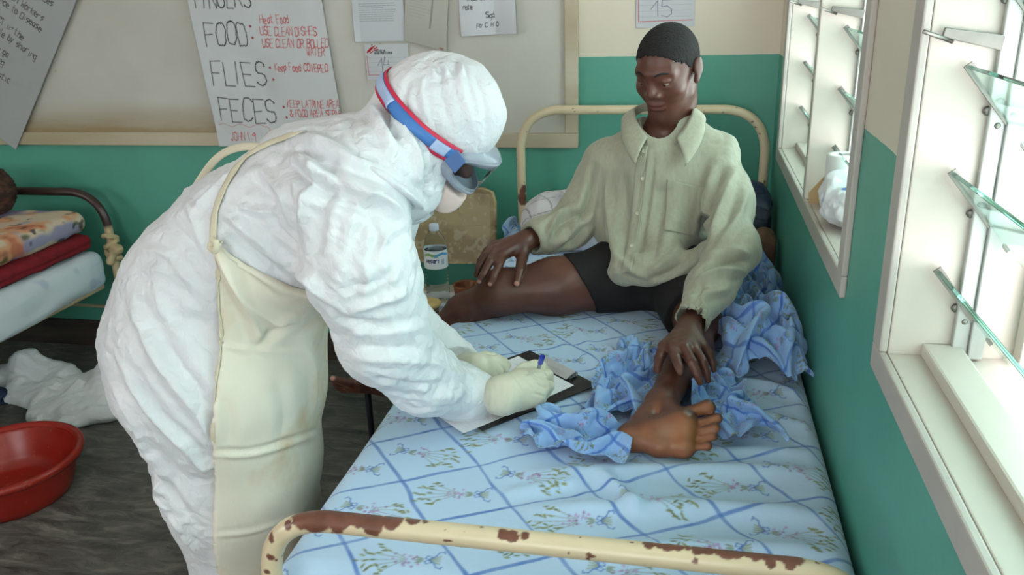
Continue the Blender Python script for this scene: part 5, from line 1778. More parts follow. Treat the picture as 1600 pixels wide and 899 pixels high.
# rim bead round the lens and round the face seal
for dep, hw, tp, bt, rr in ((0.136, 0.086, 0.037, 0.040, 0.0034), (0.079, 0.089, 0.053, 0.049, 0.003)):
    g = gog_ring(dep, hw, tp, bt, 0.060 if dep > 0.1 else 0.030)
    tube('goggle_rim', np.vstack([g, g[:2]]), rr, M_pvc, gog, 10, False)
lr = [gog_ring(0.137, 0.084, 0.033, 0.037, 0.060), gog_ring(0.138, 0.066, 0.033, 0.037, 0.036), gog_ring(0.138, 0.045, 0.032, 0.036, 0.014), gog_ring(0.138, 0.030, 0.018, 0.022, 0.004), gog_ring(0.138, 0.002, 0.001, 0.001, 0.0)]
loft('lens', lr, M_lens, gog, True, 0.0012)
# strap laid round the back of the hood
M_strap_red = simple('red_strap_edge', (206, 44, 78), 0.6, 0.05, 30)
M_strap_blue = simple('blue_strap_band', (66, 118, 186), 0.55, 0.06, 30)
M_strap_pale = simple('pale_blue_strap_print', (170, 190, 224), 0.55, 0.05, 30)


def strap_band(z0, z1, off, a0, a1, name, mat, parent, n=70):
    pts = []
    for a_ in np.linspace(a0, a1, n):
        row = []
        for zz in np.linspace(z0, z1, 5):
            d = math.sin(a_) * kx + math.cos(a_) * kf
            org = K(0, 0, zz - 0.024 + 0.014 * math.cos(a_ * 0.5) ** 2)
            h, nn = None, None
            hit = hood_bvh.ray_cast(Vector(org + d * 0.4), Vector(-d), 0.6)[0]
            if hit is None or np.linalg.norm(V(*hit) - org) > 0.135:
                q = org + d * 0.104
            else:
                q = V(*hit) + d * off
            row.append(q)
        pts.append(row)
    pts = np.array(pts)
    for _ in range(14):
        pts[1:-1] = 0.25 * pts[:-2] + 0.5 * pts[1:-1] + 0.25 * pts[2:]
    o = link(name, np_mesh(name, pts.reshape(-1, 3), grid_faces(n, 5)), mat, parent)
    md = o.modifiers.new('thickness', 'SOLIDIFY')
    md.thickness = 0.0016
    return o


AS, AE = math.radians(52), math.radians(308)
st = strap_band(-0.0185, 0.0175, 0.006, AS, AE, 'strap', M_strap_red, gog)
strap_band(-0.0105, 0.0105, 0.0072, AS, AE, 'strap_stripe', M_strap_blue, st)
strap_band(-0.0105, 0.0105, 0.0086, math.radians(64), math.radians(80), 'strap_stripe', M_strap_pale, st, 14)
strap_band(-0.0105, 0.0105, 0.0086, math.radians(128), math.radians(170), 'strap_stripe', M_strap_pale, st, 20)
for s in (1, -1):
    prism('strap_clip', [K(s * 0.090, 0.048, -0.031), K(s * 0.092, 0.086, -0.036), K(s * 0.092, 0.086, -0.004), K(s * 0.090, 0.048, 0.003)], (0, 0, 0), tuple(s * kx * 0.006), simple('blue_strap_clip', (92, 128, 186), 0.3, 0.05, 20, Transmission_Weight=0.3), gog, 0.002)
for c_ in gog.children:
    c_.matrix_parent_inverse = Matrix.Translation(-Vector(K(0, 0.09, -0.03)))

# ------------------------------------------------------------------ apron
t = NT('cream_rubber_apron')
nz = t.noise(3.2, 5, 0.6, t.coords())
blot = t.noise(6.0, 4, 0.6, t.coords((1, 1, 0.8)))
c0 = t.ramp(nz, [(0.3, lin((224, 217, 198))), (0.7, lin((234, 228, 212)))])
t.set(Base_Color=t.mix(t.ramp(blot, [(0.53, 0.0), (0.70, 0.6)]), c0, lin((206, 166, 104))), Roughness=0.42)
t.bump(t.noise(16, 4, 0.55, t.coords((1, 1, 0.7))), 0.25, 0.012)
M_apron = t.m
apron = Body()
APW = ((0, 1, 0), 1.22)
apron.add([cone((-1.2460, -1.6200, 0.9942), (-1.2345, -1.6200, 0.8466), 0.125, 0.116, APW), cone((-1.2345, -1.6200, 0.8466), (-1.2453, -1.6200, 0.7051), 0.116, 0.148, APW), cone((-1.2453, -1.6200, 0.7051), (-1.2570, -1.6200, 0.5213), 0.148, 0.136, APW),
           cone((-1.2570, -1.6200, 0.5213), (-1.2627, -1.6200, 0.3251), 0.136, 0.116, APW), cone((-1.2627, -1.6200, 0.3251), (-1.26, -1.62, 0.20), 0.116, 0.122, APW), cone((-1.1398, -1.6400, 0.9624), (-1.1090, -1.6400, 0.9206), 0.085, 0.06)], 0.05)
# follow the coverall on the near side, only a little proud of it
leg_only = Body()
leg_only.g = [suit.g[0], suit.g[1]]
apron.add([lambda p: leg_only.full(p) - 0.020], 0.0, 0.05)
ex0, exm, ex1 = V(*(-1.1360, -1.8500, 1.1187)), V(*(-1.1591, -1.9000, 0.8131)), V(*(-1.2368, -1.8850, 0.4117))
apron.cuts.append(lambda p: -(p[:, 0] - np.interp(p[:, 2], [ex1[2], exm[2], ex0[2]], [ex1[0], exm[0], ex0[0]])))
wt0 = V(*(-1.1372, -1.8400, 1.1240))
apron.cuts.append(lambda p: (p[:, 2] - np.minimum(wt0[2] - 0.90 * (p[:, 0] - wt0[0]), wt0[2] + 0.02)) * 0.72)
apron.cuts.append(lambda p: 0.22 - p[:, 2])
apron.cuts.append(lambda p: -(leg_only.full(p) - 0.003))
AP_FOLDS = [
    ([(-1.1271, -1.8500, 1.1190), (-1.1037, -1.8500, 1.0527), (-1.0768, -1.8500, 0.9786), (-1.0624, -1.8500, 0.9279)], 0.012, 0.010), ([(-1.1172, -1.8500, 1.1253), (-1.0762, -1.8500, 1.0661), (-1.0137, -1.8500, 1.0194)], -0.010, 0.010),
    ([(-1.1149, -1.8500, 1.1012), (-1.0884, -1.8500, 1.0285), (-1.0381, -1.8500, 0.9806), (-0.9816, -1.8500, 0.9772)], 0.012, 0.012), ([(-1.0791, -1.8500, 0.9203), (-1.0353, -1.8500, 0.9552), (-0.9943, -1.8500, 0.9765)], -0.010, 0.010),
    ([(-1.1511, -1.8500, 0.9227), (-1.0797, -1.8500, 0.9164), (-0.9894, -1.8500, 0.9166)], 0.0025, 0.005), ([(-1.2040, -1.8500, 0.6896), (-1.1118, -1.8500, 0.7022), (-0.9770, -1.8500, 0.7564)], -0.004, 0.006), ([(-1.2058, -1.8500, 0.6791), (-1.1135, -1.8500, 0.6905), (-0.9785, -1.8500, 0.7438)], 0.004, 0.006),
    ([(-1.2393, -1.8500, 0.4825), (-1.1410, -1.8500, 0.5068), (-1.0204, -1.8500, 0.5667)], 0.004, 0.006), ([(-1.1624, -1.8500, 0.8139), (-1.1579, -1.8500, 0.7583), (-1.1701, -1.8500, 0.6999)], -0.004, 0.012),
    ([(-1.0138, -1.8000, 0.9085), (-0.9940, -1.8000, 0.8557), (-1.0015, -1.8000, 0.7718)], 0.008, 0.014), ([(-1.0464, -1.8500, 0.8762), (-1.0378, -1.8500, 0.7957), (-1.0542, -1.8500, 0.7245)], -0.004, 0.016),
]
av, AP_F = apron.mesh((-1.72, -2.05, 0.15), (-0.70, -1.15, 1.30), 0.0048)
av = smooth_verts(av, AP_F, 3, 0.4)
an = vnormals(av, AP_F)
av = av + an * (0.004 * fbm(av * V(7, 7, 4), 2) + 0.0012 * (ridge(av * 18, 2) - 0.6))[:, None]
av = folds(av, an, seat_strokes(av, AP_F, AP_FOLDS))
ap = link('apron', np_mesh('apron', av, AP_F), M_apron, nurse)
apron_bvh = BVHTree.FromPolygons([tuple(p) for p in av], [tuple(q) for q in AP_F])


def ribbon(name, pts, width, mat, parent, bvh=None, off=0.004, lift=None):
    """flat tape; pts roughly placed, settled on bvh as seen from the photographer's side"""
    poly = resample(catmull(pts, 10), 0.006)
    out, nor = [], []
    for p in poly:
        n = -nrmz(p - VIEW)
        if bvh is not None:
            d = Vector(p - VIEW).normalized()
            h, hn_, _, _ = bvh.ray_cast(Vector(VIEW), d, 9.0)
            if h is None:
                h, hn_, _, _ = bvh.find_nearest(Vector(p))
            p, n = V(*h) + V(*hn_) * off, V(*hn_)
        out.append(p)
        nor.append(n)
    out, nor = np.array(out), np.array(nor)
    for _ in range(8):
        out[1:-1] = 0.25 * out[:-2] + 0.5 * out[1:-1] + 0.25 * out[2:]
        nor[1:-1] = 0.25 * nor[:-2] + 0.5 * nor[1:-1] + 0.25 * nor[2:]
    tg = np.gradient(out, axis=0)
    tg /= np.linalg.norm(tg, axis=1)[:, None]
    sd = np.cross(tg, nor)
    sd /= np.linalg.norm(sd, axis=1)[:, None] + 1e-9
    w = np.linspace(-0.5, 0.5, 5)
    v = out[:, None, :] + sd[:, None, :] * w[None, :, None] * width - nor[:, None, :] * (np.abs(w)[None, :, None] ** 2) * 0.004
    o = link(name, np_mesh(name, v.reshape(-1, 3), grid_faces(len(out), 5)), mat, parent)
    md = o.modifiers.new('thickness', 'SOLIDIFY')
    md.thickness = 0.0018
    md.offset = 0
    return o


M_tape = simple('cream_cotton_tape', (212, 204, 180), 0.75, 0.07, 12, 0.2, 150, 0.001)
ribbon('neck_tape', [(-1.1435, -1.8300, 1.1135), (-1.1319, -1.8300, 1.1669), (-1.1295, -1.8000, 1.2009), (-1.1201, -1.7500, 1.2411), (-1.1044, -1.7000, 1.2627), (-1.0722, -1.6600, 1.2764), (-1.0447, -1.6200, 1.2832)], 0.016, M_tape, ap, suit_bvh, 0.005)
ribbon('neck_tape', [(-1.1010, -1.6800, 1.2663), (-1.1555, -1.6500, 1.2617), (-1.2137, -1.6200, 1.2467), (-1.2611, -1.6000, 1.2213), (-1.3134, -1.5800, 1.1757), (-1.3539, -1.5600, 1.1368), (-1.3695, -1.5600, 1.1022)], 0.015, M_tape, ap, None)
ribbon('hem_tape', [(-1.1397, -1.8400, 1.1167), (-1.1472, -1.8600, 1.0045), (-1.1607, -1.8800, 0.8565), (-1.2114, -1.8600, 0.6285), (-1.2671, -1.8400, 0.3715)], 0.010, M_tape, ap, apron_bvh, 0.002)
tube('tie_knot', catmull([(-1.1273, -1.8600, 1.1352), (-1.1134, -1.8700, 1.1315), (-1.1183, -1.8700, 1.1171), (-1.1323, -1.8600, 1.1207), (-1.1252, -1.8600, 1.1328)], 8), 0.006, M_tape, ap, 10)

# ------------------------------------------------------------------ gloves
M_glove = simple('latex_glove', (218, 214, 192), 0.5, 0.05, 25, 0.35, 90, 0.002)
gr = Body()
gr.add([cone((-0.7201, -1.5500, 0.6946), (-0.6661, -1.6072, 0.7280), 0.041, 0.039), cone((-0.6661, -1.6072, 0.7280), (-0.6380, -1.5673, 0.7280), 0.040, 0.036), cone((-0.6380, -1.5673, 0.7280), (-0.6314, -1.5111, 0.7380), 0.032, 0.021), cone((-0.6380, -1.5673, 0.7280), (-0.6054, -1.5293, 0.7330), 0.032, 0.021),
        cone((-0.6369, -1.5735, 0.7220), (-0.5937, -1.5491, 0.7220), 0.030, 0.019), cone((-0.6442, -1.5810, 0.7100), (-0.6041, -1.5715, 0.7080), 0.027, 0.018)], 0.018)
for pts, rd in (([(-0.6314, -1.5111, 0.7380), (-0.6060, -1.4830, 0.7420), (-0.5975, -1.4665, 0.7220), (-0.6097, -1.4576, 0.7040)], [0.0165, 0.0135, 0.0115, 0.0095]),
                ([(-0.6054, -1.5293, 0.7330), (-0.5880, -1.4974, 0.7280), (-0.5858, -1.4950, 0.7080), (-0.6017, -1.4883, 0.6940)], [0.0165, 0.0135, 0.0115, 0.0095]),
                ([(-0.5937, -1.5491, 0.7220), (-0.5815, -1.5213, 0.7120), (-0.5892, -1.5280, 0.6960), (-0.6098, -1.5254, 0.6900)], [0.0155, 0.0130, 0.0112, 0.0095]),
                ([(-0.6041, -1.5715, 0.7080), (-0.5929, -1.5566, 0.6980), (-0.6038, -1.5598, 0.6880), (-0.6216, -1.5556, 0.6860)], [0.0145, 0.0120, 0.0105, 0.0088]),
                ([(-0.6587, -1.5737, 0.7420), (-0.6376, -1.5217, 0.7520), (-0.6191, -1.4824, 0.7440), (-0.6113, -1.4710, 0.7280)], [0.0190, 0.0145, 0.0120, 0.0100])):
    gr.add(chain([V(*p) for p in pts], [r_ * 0.92 for r_ in rd]), 0.003, 0.0035)
GL_FOLDS = [([(-0.6111, -1.5428, 0.7500), (-0.5953, -1.5218, 0.7300), (-0.5872, -1.4863, 0.7100)], -0.004, 0.0028), ([(-0.6012, -1.5677, 0.7400), (-0.5894, -1.5415, 0.7200), (-0.5845, -1.5041, 0.7000)], -0.004, 0.0028), ([(-0.6057, -1.5907, 0.7300), (-0.5918, -1.5616, 0.7100), (-0.5859, -1.5474, 0.7000)], -0.004, 0.0028), ([(-0.6256, -1.5686, 0.7600), (-0.6139, -1.5272, 0.7500), (-0.6009, -1.5045, 0.7400)], -0.003, 0.0028),
            ([(-0.6626, -1.5923, 0.7600), (-0.6424, -1.6489, 0.7600), (-0.6402, -1.6884, 0.7400)], -0.0015, 0.004), ([(-0.6389, -1.5578, 0.7600), (-0.6162, -1.6040, 0.7600), (-0.5914, -1.6220, 0.7500)], -0.0013, 0.004), ([(-0.6459, -1.6043, 0.7700), (-0.6249, -1.6290, 0.7600), (-0.6047, -1.6390, 0.7400)], 0.0011, 0.004),
            ([(-0.6280, -1.5550, 0.7700), (-0.6061, -1.5844, 0.7600), (-0.5857, -1.5777, 0.7400)], 0.0011, 0.004), ([(-0.6956, -1.6060, 0.7600), (-0.6752, -1.6706, 0.7600), (-0.6736, -1.6987, 0.7400)], 0.0009, 0.003), ([(-0.6774, -1.6005, 0.7600), (-0.6571, -1.6681, 0.7600), (-0.6556, -1.6961, 0.7400)], -0.0009, 0.003)]
gv, GF = gr.mesh(V(*(-0.6554, -1.5661, 0.7200)) - 0.16, V(*(-0.6554, -1.5661, 0.7200)) + 0.16, 0.0026)
gv = smooth_verts(gv, GF, 1, 0.4)
gv = folds(gv, vnormals(gv, GF), seat_strokes(gv, GF, GL_FOLDS))
link('glove', np_mesh('glove', gv, GF), M_glove, nurse)
gl = Body()
wl = (-0.7991, -1.4150, 0.6941)
gl.add([cone(wl, (-0.7582, -1.4501, 0.7150), 0.036, 0.028), cone((-0.7582, -1.4501, 0.7150), (-0.7454, -1.4139, 0.7120), 0.028, 0.015), cone((-0.7582, -1.4501, 0.7150), (-0.7397, -1.4258, 0.7080), 0.028, 0.015), cone((-0.7593, -1.4460, 0.7130), (-0.7381, -1.4338, 0.7020), 0.026, 0.014),
        cone((-0.7584, -1.4499, 0.7100), (-0.7433, -1.4392, 0.6960), 0.024, 0.013)], 0.012)
for pts, rd in (([(-0.7454, -1.4139, 0.7120), (-0.7248, -1.3960, 0.7100), (-0.7115, -1.3871, 0.7000), (-0.7034, -1.3826, 0.6900)], [0.0140, 0.0115, 0.0102, 0.0086]),
                ([(-0.7397, -1.4258, 0.7080), (-0.7226, -1.4064, 0.7050), (-0.7117, -1.4014, 0.6950), (-0.7058, -1.4014, 0.6870)], [0.0140, 0.0115, 0.0102, 0.0086]),
                ([(-0.7381, -1.4338, 0.7020), (-0.7245, -1.4270, 0.6980), (-0.7164, -1.4231, 0.6900), (-0.7141, -1.4207, 0.6840)], [0.0132, 0.0110, 0.0098, 0.0082]),
                ([(-0.7433, -1.4392, 0.6960), (-0.7341, -1.4399, 0.6920), (-0.7288, -1.4371, 0.6860), (-0.7266, -1.4340, 0.6830)], [0.0122, 0.0102, 0.0090, 0.0078]),
                ([(-0.7734, -1.4134, 0.7150), (-0.7581, -1.3866, 0.7120), (-0.7427, -1.3730, 0.7050), (-0.7308, -1.3709, 0.6980)], [0.0150, 0.0125, 0.0108, 0.0090])):
    gl.add(chain([V(*p) for p in pts], rd), 0.004, 0.006)
gl.cuts.append(lambda p: 0.6815 - p[:, 2])
body_obj('glove', gl, V(*(-0.7491, -1.4136, 0.7000)) - 0.12, V(*(-0.7491, -1.4136, 0.7000)) + 0.12, 0.0026, M_glove, nurse)
for c_ in nurse.children:
    if c_ is not gog:
        c_.matrix_parent_inverse = Matrix.Translation(-nurse.location)
gog.matrix_parent_inverse = Matrix.Translation(-nurse.location)


# ================================================================== THINGS ON THE BED
def rbox(c, half, r, R=None):
    """rounded box; rows of R are its axes"""
    c, half = V(*c), V(*half) - r
    R = np.eye(3) if R is None else np.array(R, float)
    def f(p):
        q = np.abs((p - c) @ R.T) - half
        return np.sqrt((np.maximum(q, 0) ** 2).sum(1)) + np.minimum(q.max(1), 0) - r
    return f


# clipboard
T1, T2 = V(*(-0.6758, -1.2484, 0.6680)), V(*(-0.4855, -1.4168, 0.6680))
ex = T2 - T1
bw = np.linalg.norm(ex)
ex /= bw
ey = np.cross(ex, V(0, 0, 1))          # towards the lower edge
if ey @ (V(*(-0.7184, -1.6664, 0.6680)) - T2) < 0:
    ey = -ey
M_clipb = simple('black_hardboard', (26, 27, 30), 0.45, 0.15, 30, 0.1, 200, 0.001)
M_chrome = simple('chromed_steel', (200, 204, 210), 0.25, 0.05, 20, Metallic=0.6)
clipb = tag(empty('clipboard', tuple(T1)), 'black clipboard with a metal clip lying on the printed sheet under the writing hand', 'clipboard')
Mx = Matrix(((ex[0], ey[0], 0, T1[0]), (ex[1], ey[1], 0, T1[1]), (0, 0, 1, T1[2]), (0, 0, 0, 1)))
box('board', (0, 0, 0), (bw, 0.325, 0.003), M_clipb, clipb, 0.0012, Mx)
box('clip_plate', (bw / 2 - 0.050, 0.008, 0.003), (bw / 2 + 0.062, 0.030, 0.0042), M_chrome, clipb, 0.0005, Mx)
clip = prism('clip_lever', [V(bw / 2 - 0.050, 0.010, 0.0045), V(bw / 2 - 0.050, 0.013, 0.018), V(bw / 2 - 0.050, 0.030, 0.0140), V(bw / 2 - 0.050, 0.044, 0.0070), V(bw / 2 - 0.050, 0.043, 0.0058), V(bw / 2 - 0.050, 0.029, 0.0122), V(bw / 2 - 0.050, 0.015, 0.0155), V(bw / 2 - 0.050, 0.012, 0.0045)],
             (0, 0, 0), (0.116, 0, 0), M_chrome, clipb, 0.0006)
clip.data.transform(Mx)
tube('clip_rod', np.array([V(bw / 2 - 0.066, 0.009, 0.011), V(bw / 2, 0.009, 0.011), V(bw / 2 + 0.066, 0.009, 0.011)]), 0.0028, M_chrome, clipb, 10).data.transform(Mx)
adopt(clipb)
# sheet of paper held by the clip
c = Canvas(0.212, 0.318, 0.0020, (232, 232, 238))
c.noise(0.02, 9)
rs = np.random.RandomState(12)
for r in range(7):
    for k in range(3):
        x = 0.02 + 0.06 * k + 0.02 * rs.rand()
        n = 6 + rs.randint(8)
        xs = x + np.cumsum(0.0015 + 0.003 * rs.rand(n))
        c.stroke(np.stack([xs, 0.285 - r * 0.014 + 0.003 * rs.randn(n)], 1), 0.0011, (120, 134, 190), 0.45)
for y in np.arange(0.02, 0.30, 0.012):
    c.stroke([(0.012, y), (0.20, y)], 0.0008, (190, 196, 214), 0.5)
u, w = c.U, c.W
lo = V(0.013, 0.047, 0.0046)
pz = 0.0004 + 0.006 * np.clip(0.12 - w, 0, 1) ** 2 * 60 * np.abs(u - 0.1) * 4 + 0.0015 * np.sin(u * 30) * np.clip(0.3 - w, 0, 1)
yy = lo[1] + (c.h - w)
xx = lo[0] + u + 0.06 * (yy - 0.05)
zz = lo[2] + pz - 0.0012 * np.clip((yy - 0.05) * 8, 0, 1)
pv = T1 + xx[..., None] * ex + yy[..., None] * ey + zz[..., None] * V(0, 0, 1)
pv = pv.reshape(-1, 3)
o = link('paper_sheet', np_mesh('paper_sheet', pv, grid_faces(c.nu, c.nv), True, c.c.reshape(-1, 3)), M_paper)
md = o.modifiers.new('thickness', 'SOLIDIFY')
md.thickness = 0.0003
md.offset = 0
tag(o, 'white sheet of paper held under the metal clip of the black clipboard', 'paper')
# pen
p0, p1 = V(*(-0.6311, -1.4575, 0.6765)), V(*(-0.5887, -1.5526, 0.8000))
pd = (p1 - p0) / np.linalg.norm(p1 - p0)
pen = tag(empty('pen', tuple(p0)), 'clear ballpoint pen with a blue end held in the gloved writing hand', 'pen')
M_penclear = simple('clear_pen_barrel', (206, 214, 226), 0.15, 0.03, 10, Transmission_Weight=0.6, IOR=1.2)
M_penblue = simple('blue_pen_plastic', (34, 62, 178), 0.3, 0.06, 20)
L = np.linalg.norm(p1 - p0)
tube('barrel', p0 + pd * np.linspace(0.018, L - 0.022, 8)[:, None], 0.0042, M_penclear, pen, 12)
tube('refill', p0 + pd * np.linspace(0.016, L - 0.024, 6)[:, None], 0.0015, M_penblue, pen, 8)
tube('nib', p0 + pd * np.array([0.0, 0.006, 0.012, 0.018])[:, None], np.array([0.0006, 0.0018, 0.0028, 0.004]), M_steel, pen, 12)
tube('cap', p0 + pd * np.array([L - 0.036, L - 0.030, L - 0.010, L - 0.002, L])[:, None], np.array([0.0058, 0.006, 0.006, 0.0052, 0.002]), M_penblue, pen, 14)
adopt(pen)

